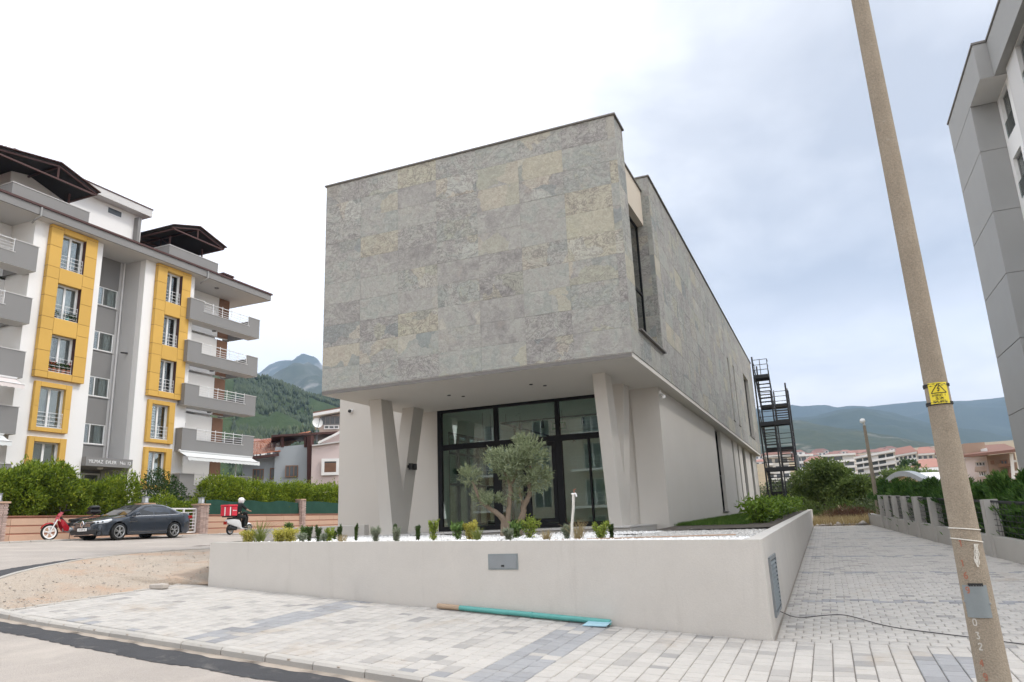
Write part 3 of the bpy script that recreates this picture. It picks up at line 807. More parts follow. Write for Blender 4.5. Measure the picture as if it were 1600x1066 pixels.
# mortar showing in the joints and at the foot of the kerb
mb = MB(); s = 2.0
while s < 42:
    a, b = kat(s), kat(s + .8); d = (b - a); nrm = Vector((-d.y, d.x, 0)).normalized(); mid = (a + b) / 2
    if inside_dist(mid.x + nrm.x * .3, mid.y + nrm.y * .3) < 0: nrm = -nrm
    t = d.normalized()
    z0 = -0.012
    mb.prism([a + nrm * .006 - t * .02 + Vector((0, 0, z0)), a + nrm * .006 + t * .02 + Vector((0, 0, z0)), a + nrm * .006 + t * .035 - Vector((0, 0, .15)), a + nrm * .006 - t * .035 - Vector((0, 0, .15))], nrm * .14)
    s += .8
o = mb.build('mortar_joint', M['mortar'], kerb); o['kind'] = 'stuff'
mb = MB(); s = 1.0
ring = []
while s < 42:
    p = kat(s); q = kat(s + .05); d = (q - p); d.z = 0; d.normalize(); nrm = Vector((-d.y, d.x, 0))
    if inside_dist(p.x + nrm.x * .3, p.y + nrm.y * .3) > 0: nrm = -nrm
    w = .045 + .02 * math.sin(s * 5) + .015 * math.sin(s * 13.1)
    zb = zr(p.x + nrm.x * .03, p.y + nrm.y * .03)
    ring.append([p - nrm * .02 + Vector((0, 0, zb - p.z + .045)), p + nrm * .012 + Vector((0, 0, zb - p.z + .04)), p + nrm * w + Vector((0, 0, zb - p.z + .013))])
    s += .1
mb.loft(ring)
o = mb.build('mortar_fillet', M['mortar'], kerb); o['kind'] = 'stuff'

# ------------------------------------------------------------------ pavement of single blocks
PA, PB = Vector((-0.93, 10.84, 0)), Vector((-12.25, 12.32, 0))       # foot of the planter's front wall
def fx(y): return 3.95 - .11 * (y - 21.0)
PX0 = -12.95                                                         # left end of the paving
def kerb_y(x):
    return float(np.interp(x, [k[0] for k in KERB][6::-1], [k[1] for k in KERB][6::-1]))
def wall_y(x):
    if x > PA.x: return 42.0
    return PA.y + (x - PA.x) * (PB.y - PA.y) / (PB.x - PA.x)
pavement = bpy.data.objects.new('pavement', None); C.objects.link(pavement); pavement['kind'] = 'structure'; WL['pavement'] = Vector((0, 0, 0))
def bed_mesh(x0, x1, ylo, yhi, n=24, m=10):
    V = []
    for i in range(n + 1):
        x = x0 + (x1 - x0) * i / n; a, b = ylo(x), yhi(x)
        for j in range(m + 1):
            y = a + (b - a) * j / m; V.append((x, y, g(x, y) - 0.022))
    return np.array(V), grid_faces(n + 1, m + 1)
V1, F1 = bed_mesh(PX0, -0.93, lambda x: kerb_y(x) + .1, lambda x: wall_y(x) + .1)
V2, F2 = bed_mesh(-0.93, 5.2, lambda x: kerb_y(x) + .1, lambda x: 41.0, 14, 40)
npobj('paving_bed', np.concatenate([V1, V2]), np.concatenate([F1, F2 + len(V1)]), M['bedding'], pavement)
blocks = []     # (x, y, sx, sy, dark)
# in front of the planter: columns running away from the kerb
cw = 0.215
x = PX0 + 0.06
ci = 0
while x < 4.9:
    y0 = kerb_y(x + cw / 2) + 0.16
    y1 = wall_y(min(x + cw, -0.94) if x < -0.93 else x) - 0.01 if x + cw < -0.9 else 10.86
    ci += 1
    dark = any(abs(x + cw / 2 - b) < 0.26 for b in (-3.55, -8.05))
    y = y0 + (0.0 if ci % 2 else -0.10)
    first = True
    while y < y1 - 0.03:
        L = random.choice([0.15, 0.215, 0.215, 0.29])
        a, b = max(y, y0), min(y + L, y1)
        if b - a > 0.05:
            edge = a < y0 + 0.05 and random.random() < .22
            corner = (0.55 < x < 1.25 and y < 10.2)
            blocks.append((x, a, cw, b - a, (dark or edge or corner) and random.random() < .82))
        y += L
    x += cw
# the drive beside the planter: courses across, broken by darker bands
y = 10.88; row = 0
while y < 40.6:
    h = 0.20
    band = any(abs(y + h / 2 - b) < 0.20 for b in (14.7, 19.2, 23.5, 27.0, 31.0, 35.0))
    x = -0.90 - (.13 if row % 2 else 0) - random.random() * .02
    xe_ = fx(y) - .02
    while x < xe_:
        L = 0.23
        a, b = max(x, -0.90), min(x + L, xe_)
        if b - a > 0.05: blocks.append((a, y, b - a, h, band and random.random() < .6))
        x += L
    y += h; row += 1
def block_faces(): return [(0, 1, 5, 4), (1, 2, 6, 5), (2, 3, 7, 6), (3, 0, 4, 7), (4, 5, 9, 8), (5, 6, 10, 9), (6, 7, 11, 10), (7, 4, 8, 11), (8, 9, 10, 11)]
def block_verts(x, y, sx, sy, gap=0.0048, bev=0.008):
    dz = random.uniform(-.002, .002); tx = random.uniform(-.0015, .0015); ty = random.uniform(-.0015, .0015)
    xa, xb, ya, yb = x + gap, x + sx - gap, y + gap, y + sy - gap
    out = []
    for lay, ins in ((-0.03, 0), (-bev, 0), (0, bev)):
        for (u, v, su, sv) in ((xa, ya, 1, 1), (xb, ya, -1, 1), (xb, yb, -1, -1), (xa, yb, 1, -1)):
            X, Y = u + su * ins, v + sv * ins
            out.append((X, Y, g(X, Y) + lay + dz + tx * (1 if su > 0 else -1) + ty * (1 if sv > 0 else -1)))
    return out
blocks.sort(key=lambda b: (b[0] ** 2 + b[1] ** 2) if -12.6 < b[0] < 2.3 else 1e6)
BF = block_faces()
def in_view(b):
    p = Vector((b[0] + b[2] / 2, b[1] + b[3] / 2, g(b[0], b[1]))) - EYE_P
    z = p.dot(FWD)
    if z < .5: return False
    X = 800 + F_PX * p.dot(RIGHT) / z; Y = 533 - F_PX * p.dot(UP) / z
    return -10 < X < 1610 and -10 < Y < 1080
seen = [b for b in blocks if in_view(b)]
single = set(id(b) for b in seen[:296])
stv, stf, stm = [], [], []
for b in blocks:
    vs = block_verts(*b[:4])
    if id(b) in single:
        mb = MB(); mb.add(vs, BF)
        c = Vector((b[0] + b[2] / 2, b[1] + b[3] / 2, g(b[0] + b[2] / 2, b[1] + b[3] / 2)))
        me = mb.mesh('paver', M['paverdark'] if b[4] else M['paver'], c, fix=False)
        piece('paver', me, pavement, c)
    else:
        k = len(stv); stv += vs; stf += [tuple(i + k for i in f) for f in BF]; stm += [1 if b[4] else 0] * len(BF)
o = npobj('paver_field', stv, stf, [M['paver'], M['paverdark']], pavement)
o.data.polygons.foreach_set('material_index', stm); o['kind'] = 'stuff'
# grey edging course between paving and bare earth
mb = MB()
y = 8.6
while y < 12.2:
    mb.cbox(PX0 - .06, PX0 + .05, y, y + .5, g(PX0, y) - .12, g(PX0, y + .25) + .012, .008); y += .505
o = mb.build('edging_stone', M['kerb'], pavement); o['kind'] = 'stuff'

# ------------------------------------------------------------------ bare earth on the corner
V = []; nu, nv = 70, 34
for i in range(nu):
    s = 27.15 + (41.5 - 27.15) * i / (nu - 1)
    a = kat(s); 
    yy = 8.62 + (20.5 - 8.62) * (i / (nu - 1)) ** 1.0
    bx = PX0 - .04 if yy < 12.3 else -12.3 - 0.0 * (yy - 12.3)
    bz = g(PX0, yy) if yy < 12.3 else g(PX0, 12.3) + (yy - 12.3) * 0.09
    q = Vector((bx, yy, bz - 0.03))
    # inner side of the kerb stone
    t = (kat(s + .1) - a); nrm = Vector((-t.y, t.x, 0)).normalized()
    if inside_dist(a.x + nrm.x * .3, a.y + nrm.y * .3) < 0: nrm = -nrm
    a2 = a + nrm * .12 - Vector((0, 0, .015))
    for j in range(nv):
        f = j / (nv - 1); p = a2.lerp(q, f)
        e = min(f, 1 - f) * 4; e = min(1, e)
        p.z += e * (0.09 * noise.noise(p * 0.9) + 0.05 * noise.noise(p * 3.1) + 0.028 * noise.noise(p * 9)) + 0.03 * math.sin(math.pi * f) * smooth(.1, .5, i / nu)
        V.append(p)
earth = npobj('bare_earth', V, grid_faces(nu, nv), M['dirt'], smooth=True); earth['kind'] = 'structure'
dv = np.array([tuple(p) for p in V]).reshape(nu, nv, 3)
def stones(name, n, src, smin, smax, mat, parent=None, loc=None, flat=.6):
    base = np.array([(1, 0, 0), (-1, 0, 0), (0, 1, 0), (0, -1, 0), (0, 0, 1), (0, 0, -1)], float)
    fc = np.array([(0, 2, 4), (2, 1, 4), (1, 3, 4), (3, 0, 4), (2, 0, 5), (1, 2, 5), (3, 1, 5), (0, 3, 5)])
    P = src(n); sz = smin + (smax - smin) * rng.random((n, 1)) ** 3
    sc = sz * rng.uniform(.6, 1.3, (n, 3)) * np.array([1, 1, flat]); an = rng.uniform(0, 6.28, n)
    V = base[None] * sc[:, None] + rng.normal(size=(n, 6, 3)) * sz[:, None] * .12
    c, s_ = np.cos(an)[:, None], np.sin(an)[:, None]
    V = np.stack([V[..., 0] * c - V[..., 1] * s_, V[..., 0] * s_ + V[..., 1] * c, V[..., 2]], -1) + P[:, None]
    Fq = (fc[None] + 6 * np.arange(n)[:, None, None]).reshape(-1, 3)
    o = npobj(name, V.reshape(-1, 3), Fq, mat, parent, loc); o['kind'] = 'stuff'; return o
def earth_src(n):
    i = rng.integers(0, nu, n); j = rng.integers(1, nv - 1, n); return dv[i, j] + rng.normal(size=(n, 3)) * np.array([.15, .1, 0.002])
stones('gravel', 5000, earth_src, 0.005, 0.026, M['stone'])
# ------------------------------------------------------------------ the stone-clad building
XL, XR, YF, YE = -12.47, -3.75, 16.27, 51.0
ZS, ZT_ = 5.37, 11.50                      # underside and top of the stone box
FL = 1.48                                  # ground-floor level
bld = thing('commercial_building', 'modern two storey building with slate clad upper box on slanted columns', 'building', ((XL + XR) / 2, YF, FL))
PW, PH = 1.22, 0.612
def sheet_mesh(w, h, axis):
    """thin veneer sheet with eased edges; axis 'y' faces -Y, 'x' faces +X"""
    g2, b, th = 0.0012, 0.003, 0.016
    a0, a1, c0, c1 = -w / 2 + g2, w / 2 - g2, -h / 2 + g2, h / 2 - g2
    vs = []
    for d, i in ((0, 0), (th - b * .6, 0), (th, b)):
        for (u, v) in ((a0 + i, c0 + i), (a1 - i, c0 + i), (a1 - i, c1 - i), (a0 + i, c1 - i)):
            vs.append((u, -d, v) if axis == 'y' else (d, u, v))
    fs = [(4, 5, 9, 8), (5, 6, 10, 9), (6, 7, 11, 10), (7, 4, 8, 11), (8, 9, 10, 11), (0, 1, 5, 4), (1, 2, 6, 5), (2, 3, 7, 6), (3, 0, 4, 7)]
    m = MB(); m.add(vs, fs); return m
_sm = {}
def sheet(w, h, axis):
    k = (round(w, 3), round(h, 3), axis)
    if k not in _sm: _sm[k] = sheet_mesh(w, h, axis).mesh('stone_panel', M['slate'], fix=False)
    return _sm[k]
jobs = []                                   # (axis, centre, w, h)
def clad(axis, fixed, a0, a1, z0, z1, holes=(), start=None):
    zz = z0
    rows = []
    z = z1 - 0.0
    while z > z0 + 0.02:
        rows.append((max(z0, z - PH), z)); z -= PH
    for (r0, r1) in rows:
        a = a0 if start is None else start
        while a < a1 - 0.01:
            b = a + PW; lo, hi = max(a, a0), min(b, a1)
            segs = [(lo, hi, r0, r1)]
            for (h0, h1, hz0, hz1) in holes:
                ns = []
                for (p, q, u, v) in segs:
                    if q <= h0 or p >= h1 or v <= hz0 or u >= hz1: ns.append((p, q, u, v)); continue
                    if p < h0: ns.append((p, h0, u, v))
                    if q > h1: ns.append((h1, q, u, v))
                    if u < hz0: ns.append((max(p, h0), min(q, h1), u, hz0))
                    if v > hz1: ns.append((max(p, h0), min(q, h1), hz1, v))
                segs = ns
            for (p, q, u, v) in segs:
                if q - p > 0.03 and v - u > 0.03:
                    c = ((p + q) / 2, fixed, (u + v) / 2) if axis == 'y' else (fixed, (p + q) / 2, (u + v) / 2)
                    jobs.append((axis, c, q - p, v - u))
            a = b
RY0, RY1 = 17.12, 20.06                    # tall recess in the side
side_holes = [(RY0, RY1, 6.12, 99), (36.5, 37.15, 6.05, 9.2), (38.85, 39.5, 6.05, 9.2), (44.4, 47.3, 6.05, 9.75)]
clad('y', YF, XL, XR + .018, ZS, ZT_)
clad('x', XR, YF, YE, ZS, ZT_, side_holes, start=YF - .35)
clad('y', RY1, -5.1, XR, 6.12, ZT_)        # far cheek of the recess
jobs.sort(key=lambda j: (Vector(j[1]) - EYE_P).length / max(0.25, 1 if j[0] == 'y' else .35))
for j in jobs[:298]:
    d_ = random.uniform(0, .005); piece('stone_panel', sheet(j[2], j[3], j[0]), bld, (j[1][0] - (d_ if j[0] == 'x' else 0), j[1][1] + (d_ if j[0] == 'y' else 0), j[1][2]))
rest = MB()
for ax, c, w, h in jobs[298:]:
    m = sheet_mesh(w, h, ax)
    rest.add([(v[0] + c[0], v[1] + c[1], v[2] + c[2]) for v in m.v], m.f)
o = rest.build('stone_panel', M['slate'], bld, fix=False); o['kind'] = 'stuff'
# body behind the veneer
mb = MB()
mb.box(XL, XR, YF, RY0, ZS + .02, ZT_)                          # front block
mb.box(XL, -5.1, RY0, RY1, ZS + .02, ZT_)                       # behind the recess
mb.box(-5.1, XR, RY0, RY1, ZS + .02, 6.12)                      # below the recess sill
mb.box(XL, XR - .35, RY1, YE, ZS + .02, ZT_ - .05)              # rear block core
for (a, b, z0, z1) in [(RY1, 36.5, ZS + .02, ZT_), (37.15, 38.85, ZS + .02, ZT_), (39.5, 44.4, ZS + .02, ZT_), (47.3, YE, ZS + .02, ZT_)]:
    mb.box(XR - .35, XR, a, b, z0, z1)
for (a, b, z0, z1) in side_holes[1:]:
    mb.box(XR - .35, XR, a, b, ZS + .02, z0); mb.box(XR - .35, XR, a, b, z1, ZT_)
mb.build('upper_wall', M['render'], bld)
# soffit, 3 mm proud
mb = MB(); mb.box(XL + .003, XR - .003, YF + .003, 20.9, ZS - .10, ZS + .015); mb.box(-4.2, XR - .003, 20.9, YE - .003, ZS - .10, ZS + .015)
mb.build('soffit', M['soffit'], bld)
B(XL + .01, XR - .01, YF - .012, YF - .004, ZS - .10, ZS - .003).build('drip_edge', M['coping'], bld)
# copings
mb = MB()
mb.cbox(XL - .05, XR + .06, YF - .055, YF + .30, ZT_, ZT_ + .05, .008)
mb.build('coping', M['coping'], bld)
mb = MB(); mb.cbox(XR - .30, XR + .06, YF + .303, RY0 + .03, ZT_, ZT_ + .05, .008); mb.build('coping', M['coping'], bld)
mb = MB(); mb.cbox(-5.1, XR + .06, RY1 - .05, RY1 + .25, ZT_, ZT_ + .05, .008); mb.cbox(XR - .30, XR + .06, RY1 + .253, YE + .05, ZT_, ZT_ + .05, .008); mb.build('coping', M['coping'], bld)
mb = MB(); mb.cbox(XL - .05, XL + .3, YF + .303, YE, ZT_, ZT_ + .05, .008); mb.build('coping', M['coping'], bld)
# beige lintel beam across the recess and the tall window below it
B(-4.35, -3.98, RY0 + .002, RY1 - .002, 9.98, 11.06).build('lintel_beam', M['beige'], bld)
B(-4.40, -3.94, RY0 + .002, RY1 - .02, 11.062, 11.105).build('coping', M['coping'], bld)
wd = MB()
for yy in (RY0 + .03, 18.55, RY1 - .03): wd.box(-4.24, -4.16, yy - .03, yy + .03, 6.16, 9.98)
for zz in (6.19, 7.85, 9.95): wd.box(-4.235, -4.165, RY0, RY1, zz - .035, zz + .035)
w = wd.build('window', M['anthracite'], bld)
for (a, b) in ((RY0, 18.55), (18.55, RY1)):
    for (z0, z1) in ((6.2, 7.85), (7.85, 9.95)):
        B(-4.21, -4.19, a + .03, b - .03, z0 + .03, z1 - .03).build('pane', M['glass2'], w)
B(-4.3, XR + .10, RY0 - .04, RY1 + .02, 6.085, 6.13).build('sill', M['coping'], bld)
B(-4.9, -4.3, RY0 + .01, RY1 - .01, 6.14, 11.0).build('window_lining', M['room'], bld)
for (a, b, z0, z1) in side_holes[1:]:
    f = MB(); n = 2 if b - a > 2 else 1
    for i in range(n + 1):
        yy = a + .03 + (b - a - .06) * i / n; f.box(XR - .20, XR - .14, yy - .03, yy + .03, z0, z1)
    for zz in (z0 + .03, (z0 + z1) / 2 - .5, z1 - .03): f.box(XR - .198, XR - .142, a, b, zz - .03, zz + .03)
    w = f.build('window', M['anthracite'], bld)
    B(XR - .18, XR - .16, a + .03, b - .03, z0 + .03, z1 - .03).build('pane', M['glass2'], w)
    B(XR - .2, XR + .05, a - .03, b + .03, z0 - .035, z0 + .002).build('sill', M['coping'], bld)

# ---- ground floor
XG = -4.10                                 # face of the side wall
gw = [(31.9, 33.6), (37.75, 38.35), (40.25, 40.85), (42.4, 44.0), (46.8, 48.3)]
mb = MB()
prev = 20.62
for a, b in gw:
    mb.box(XG - .35, XG, prev, a, 0.6, ZS - .1); mb.box(XG - .35, XG, a, b, 0.6, 1.78); mb.box(XG - .35, XG, a, b, 5.24, ZS - .1); prev = b
mb.box(XG - .35, XG, prev, YE, 0.6, ZS - .1)
mb.box(-4.9, XG - .35, 20.62, 20.92, FL - .2, ZS - .1)            # short front return on the right
mb.box(-5.5, -4.9, 20.70, 20.92, FL - .2, ZS - .1)
mb.build('side_wall', M['render'], bld)
for a, b in gw:
    f = MB(); n = 2 if b - a > 1 else 1
    for i in range(n + 1):
        yy = a + .03 + (b - a - .06) * i / n; f.box(XG - .2, XG - .13, yy - .03, yy + .03, 1.78, 5.24)
    for zz in (1.82, 3.3, 5.2): f.box(XG - .198, XG - .132, a, b, zz - .03, zz + .03)
    w = f.build('window', M['anthracite'], bld)
    B(XG - .18, XG - .16, a + .03, b - .03, 1.81, 5.21).build('pane', M['glass2'], w)
    B(XG - .2, XG + .05, a - .04, b + .04, 1.75, 1.783).build('sill', M['coping'], bld)
mb = MB(); mb.box(-15.17, -11.33, 20.80, 21.10, 0.9, ZS - .1); mb.box(-15.17, XL - .002, 20.8, 21.1, ZS - .1, 7.6)
mb.build('screen_wall', M['render'], bld)
mb = MB(); mb.box(-11.60, -11.33, 20.72, 20.797, FL, ZS - .1); mb.build('door_jamb', M['render'], bld)
# back and left walls, floor and ceiling of the hall
mb = MB(); mb.box(-12.4, XG - .36, 29.0, 29.2, FL, ZS - .1); mb.build('hall_wall', M['interior'], bld)
mb = MB()
mb.box(-11.75, -11.6, 21.1, 22.0, FL, ZS - .1); mb.box(-11.75, -11.6, 27.6, 29.0, FL, ZS - .1); mb.box(-11.75, -11.6, 22.0, 27.6, 4.75, ZS - .1); mb.box(-11.75, -11.6, 22, 27.6, FL, FL + .15)
mb.build('hall_wall', M['interior'], bld)
B(-11.75, XG - .36, 20.9, 29.0, FL - .2, FL - .004).build('hall_floor', M['intfloor'], bld)
B(-11.75, XG - .36, 20.93, 29.0, ZS - .102, ZS - .05).build('hall_ceiling', M['interior'], bld)
# glazed side of the hall with black mullions
f = MB()
for i in range(8):
    yy = 22.04 + 5.52 * i / 7; f.box(-11.72, -11.62, yy - .045, yy + .045, FL + .15, 4.75)
for zz in (FL + .19, 3.0, 4.05, 4.71): f.box(-11.715, -11.625, 22, 27.6, zz - .04, zz + .04)
w = f.build('side_glazing', M['anthracite'], bld)
B(-11.68, -11.66, 22.05, 27.55, FL + .2, 4.7).build('pane', M['clearglass'], w)
# ---- shopfront
YG = 20.80; X0, X1 = -11.33, -5.35
fr = MB()
def vbar(x, z0, z1, w=.10): fr.box(x - w / 2, x + w / 2, YG - .06, YG + .06, z0, z1)
def hbar(z, x0, x1, w=.12): fr.box(x0, x1, YG - .055, YG + .055, z - w / 2, z + w / 2)
ztr = 4.07
vbar(X0 + .07, FL + .14, ZS - .18, .14); vbar(X1 - .05, FL + .14, ZS - .18); vbar(-9.27, ztr, ZS - .18, .13); vbar(-7.24, ztr, ZS - .18, .13)
hbar(ZS - .14, X0, X1, .09); hbar(ztr, X0, X1, .17); hbar(FL + .07, X0, X1, .14)
vbar(-9.33, FL + .14, ztr, .16); vbar(-7.24, FL + .14, ztr, .20); vbar(-6.3, FL + .14, ztr, .05)
shop = fr.build('shopfront_frame', M['anthracite'], bld)
B(X0 - .01, X1 + .5, YG - .08, YG + .08, ZS - .10, ZS - .095).build('head_trim', M['anthracite'], bld)
for (a, b) in ((X0 + .14, -9.33), (-9.21, -7.30), (-7.18, X1 - .1)):
    B(a, b, YG - .012, YG + .012, ztr + .085, ZS - .185).build('pane', M['glass'], shop)
for (a, b) in ((X0 + .14, -9.41), (-7.14, -6.325), (-6.275, X1 - .1)):
    B(a, b, YG - .012, YG + .012, FL + .14, ztr - .085).build('pane', M['glass'], shop)
for (a, b, hx) in ((-9.25, -8.30, -8.38), (-8.29, -7.34, -8.20)):
    d = MB()
    for x in (a + .06, b - .06): d.box(x - .06, x + .06, YG - .075, YG - .02, FL + .15, ztr - .09)
    for z in (FL + .21, ztr - .15): d.box(a + .121, b - .121, YG - .0745, YG - .0205, z - .06, z + .06)
    dr = d.build('door', M['anthracite'], bld)
    B(a + .12, b - .12, YG - .055, YG - .04, FL + .27, ztr - .21).build('pane', M['glass'], dr)
    h = MB(); h.tube([(hx, YG - .12, FL + .7), (hx, YG - .12, FL + 1.9)], .016); h.bar((hx, YG - .12, FL + .8), (hx, YG - .07, FL + .8), .015, .015); h.bar((hx, YG - .12, FL + 1.8), (hx, YG - .07, FL + 1.8), .015, .015)
    h.build('handle', M['blacksteel'], dr, smooth=True)
# ---- slanting columns, each a V in the plane of the side
def vcol(xa, xb):
    Zt, Zb = ZS - .1, FL
    m = MB()
    # front limb, then rear limb; they meet 1.15 m above the floor
    m.prism([(xa, 17.70, Zt), (xa, 18.30, Zt), (xa, 18.90, 2.68), (xa, 19.15, Zb), (xa, 18.36, Zb)], (xb - xa, 0, 0))
    m.prism([(xa, 19.55, Zt), (xa, 20.18, Zt), (xa, 19.152, Zb + .002), (xa, 18.902, 2.68)], (xb - xa, 0, 0))
    o = m.build('slanted_column', M['render'], bld)
vcol(-5.16, -4.83)
vcol(-11.90, -11.50)
# ---- small fittings
for (x, y) in ((-9.6, 18.3), (-9.35, 18.7), (-7.0, 18.1), (-6.75, 18.5)):
    m = MB(); m.lathe((x, y, ZS - .1), [(0, -.02), (.05, -.02), (.05, .01)], 12); m.build('downlight', M['black'], bld)
for dz in (0, .0):
    pass
lamp = thing('wall_lamp', 'black twin cylinder wall lamp on the left slanted column', 'wall lamp', (-11.48, 19.35, 3.42))
m = MB(); m.lathe((-11.42, 19.24, 3.33), [(0, 0), (.075, 0), (.075, .18), (0, .18)], 14, (0, 0, 1)); m.build('lamp_barrel', M['black'], lamp, smooth=True)
m = MB(); m.lathe((-11.42, 19.44, 3.33), [(0, 0), (.075, 0), (.075, .18), (0, .18)], 14, (0, 0, 1)); m.build('lamp_barrel', M['black'], lamp, smooth=True)
B(-11.498, -11.47, 19.15, 19.52, 3.38, 3.46).build('bracket', M['black'], lamp)
def dome_cam(loc, d, label):
    t = thing('security_camera', label, 'camera', loc, group='white dome cameras on the building'); d = Vector(d)
    m = MB(); m.lathe(Vector(loc), [(.0, 0), (.075, 0), (.075, .07), (.06, .09)], 14, d); m.build('housing', M['pvc'], t, smooth=True)
    m = MB(); m.lathe(Vector(loc) + d * .09, [(.062, 0), (.055, .035), (.035, .055), (0, .065)], 12, d); m.build('lens_dome', M['black'], t, smooth=True)
c = on_y(549, 643, 20.80); dome_cam((c.x, 20.798, c.z), (0, -1, 0), 'white dome camera high on the left screen wall')
t = thing('security_camera', 'white camera under the stone edge at the right corner', 'camera', (-4.03, 20.72, 5.1), group='white dome cameras on the building')
m = MB(); m.lathe((-4.098, 20.75, 5.12), [(0, 0), (.07, 0), (.07, .05), (0, .06)], 12, (1, 0, 0)); m.build('mount', M['pvc'], t, smooth=True)
m = MB(); m.tube([(-4.05, 20.75, 5.10), (-3.97, 20.70, 5.02)], .03); m.lathe((-3.97, 20.66, 4.98), [(0, -.08), (.055, -.07), (.065, 0), (.05, .07), (0, .08)], 12, (0.4, -.9, -.2)); m.build('camera_body', M['pvc'], t, smooth=True)
# hanging exit sign and black track lights inside
ex = thing('exit_sign', 'green running man exit sign hanging behind the glass', 'exit sign', (-7.95, 23.0, 4.75))
B(-8.22, -7.72, 22.99, 23.02, 4.62, 4.86).build('sign_plate', M['exitgreen'], ex)
m = MB(); m.bar((-8.1, 23.0, 4.86), (-8.1, 23.0, ZS - .1), .01, .01); m.bar((-7.84, 23.0, 4.86), (-7.84, 23.0, ZS - .1), .01, .01); m.build('hanger', M['blacksteel'], ex)
m = MB(); m.box(-8.15, -8.02, 22.98, 22.988, 4.68, 4.80); m.box(-7.98, -7.94, 22.98, 22.988, 4.67, 4.81); m.box(-7.90, -7.80, 22.98, 22.988, 4.67, 4.81); m.build('running_figure', M['pvc'], ex)
tr = thing('track_light', 'black rectangular track with spot lights under the hall ceiling', 'track light', (-7.9, 25, 4.9))
m = MB(); zt = 4.95
for a, b in (((-9.9, 22.6), (-5.9, 22.6)), ((-9.9, 27.4), (-5.9, 27.4)), ((-9.9, 22.6), (-9.9, 27.4)), ((-5.9, 22.6), (-5.9, 27.4))): m.bar((*a, zt), (*b, zt), .05, .05)
m.build('track', M['blacksteel'], tr)
for (x, y) in ((-9.2, 22.6), (-8.4, 22.6), (-7.0, 22.6), (-6.4, 22.6), (-9.9, 23.8), (-9.9, 25.6), (-5.9, 23.6), (-5.9, 25.2), (-8.9, 27.4), (-7.6, 27.4)):
    m = MB(); m.lathe((x, y, zt - .03), [(0, -.26), (.05, -.26), (.05, -.04), (.02, 0)], 10); m.build('spot', M['blacksteel'], tr, smooth=True)
m = MB()
for sx in (-9.8, -6.0):
    for sy in (22.8, 27.2): m.bar((sx, sy, zt), (sx, sy, ZS - .1), .012, .012)
m.build('hanger', M['blacksteel'], tr)
for k, (x, y, z, lab) in enumerate(((-10.2, 22.4, 3.95, 'upper black disc pendant behind the left pane'), (-9.6, 23.6, 4.05, 'black disc pendant hanging deeper in the hall'), (-10.3, 22.0, 3.3, 'lowest black disc pendant near the left jamb'))):
    p = thing('pendant_lamp', lab, 'pendant lamp', (x, y, z), group='disc pendants in the hall')
    m = MB(); m.lathe((x, y, z), [(0, 0), (.24, 0), (.24, .05), (.05, .07), (0, .07)], 18); m.build('lamp_shade', M['blacksteel'], p, smooth=True)
    m = MB(); m.bar((x, y, z + .07), (x, y, ZS - .1), .01, .01); m.build('cord', M['blacksteel'], p)

# ------------------------------------------------------------------ entrance platform
plat = thing('entrance_platform', 'low pale stone platform in front of the glass entrance', 'platform', (-8, 18, FL - .3))
mb = MB(); mb.cbox(-12.45, -4.45, 17.62, 20.74, FL - .36, FL - .045, .01); mb.build('riser', M['concrete'], plat)
x = -12.48
while x < -4.5:
    mb = MB(); mb.cbox(x + .003, min(x + 1.0, -4.42) - .003, 17.58, 19.2, FL - .043, FL, .006); mb.build('paving_slab', M['slab'], plat)
    mb = MB(); mb.cbox(x + .003, min(x + 1.0, -4.42) - .003, 19.206, 20.735, FL - .043, FL, .006); mb.build('paving_slab', M['slab'], plat)
    x += 1.006

# ------------------------------------------------------------------ fire escape
fe = thing('fire_escape', 'black steel zigzag fire escape stair at the rear corner', 'fire escape', (-2.7, 52.5, 1.6))
Xa, Xb, Xm = -3.62, -1.72, -2.68
Yn, Yf = 51.3, 54.9
m = MB()
for x in (Xa, Xb):
    for y in (Yn, Yf): m.tube([(x, y, 1.0), (x, y, 10.0 if x == Xb else 12.0)], .055, 8)
m.tube([(Xm, Yn, 1.0), (Xm, Yn, 9.6)], .05, 8)
m.tube([(Xm, Yf, 1.0), (Xm, Yf, 10)], .05, 8)
m.build('post', M['blacksteel'], fe)
def landing(y0, y1, z, x0=Xa, x1=Xb):
    m = MB(); m.box(x0, x1, y0, y1, z - .06, z); m.box(x0, x1, y0 - .02, y0, z - .22, z + .02); m.box(x0, x1, y1, y1 + .02, z - .22, z + .02)
    m.build('landing', M['blacksteel'], fe)
    out = y0 - .01 if y0 < 52 else y1 + .01
    for h in (.35, .7, 1.05):
        r_ = MB(); r_.tube([(x0, out, z + h), (x1, out, z + h)], .022, 6)
        r_.tube([(x1, y0, z + h), (x1, y1, z + h)], .022, 6); r_.build('guard_rail', M['blacksteel'], fe)
    p = MB()
    for x in (x0, (x0 + x1) / 2, x1): p.tube([(x, out, z), (x, out, z + 1.05)], .025, 6)
    p.build('baluster', M['blacksteel'], fe)
tread_me = None
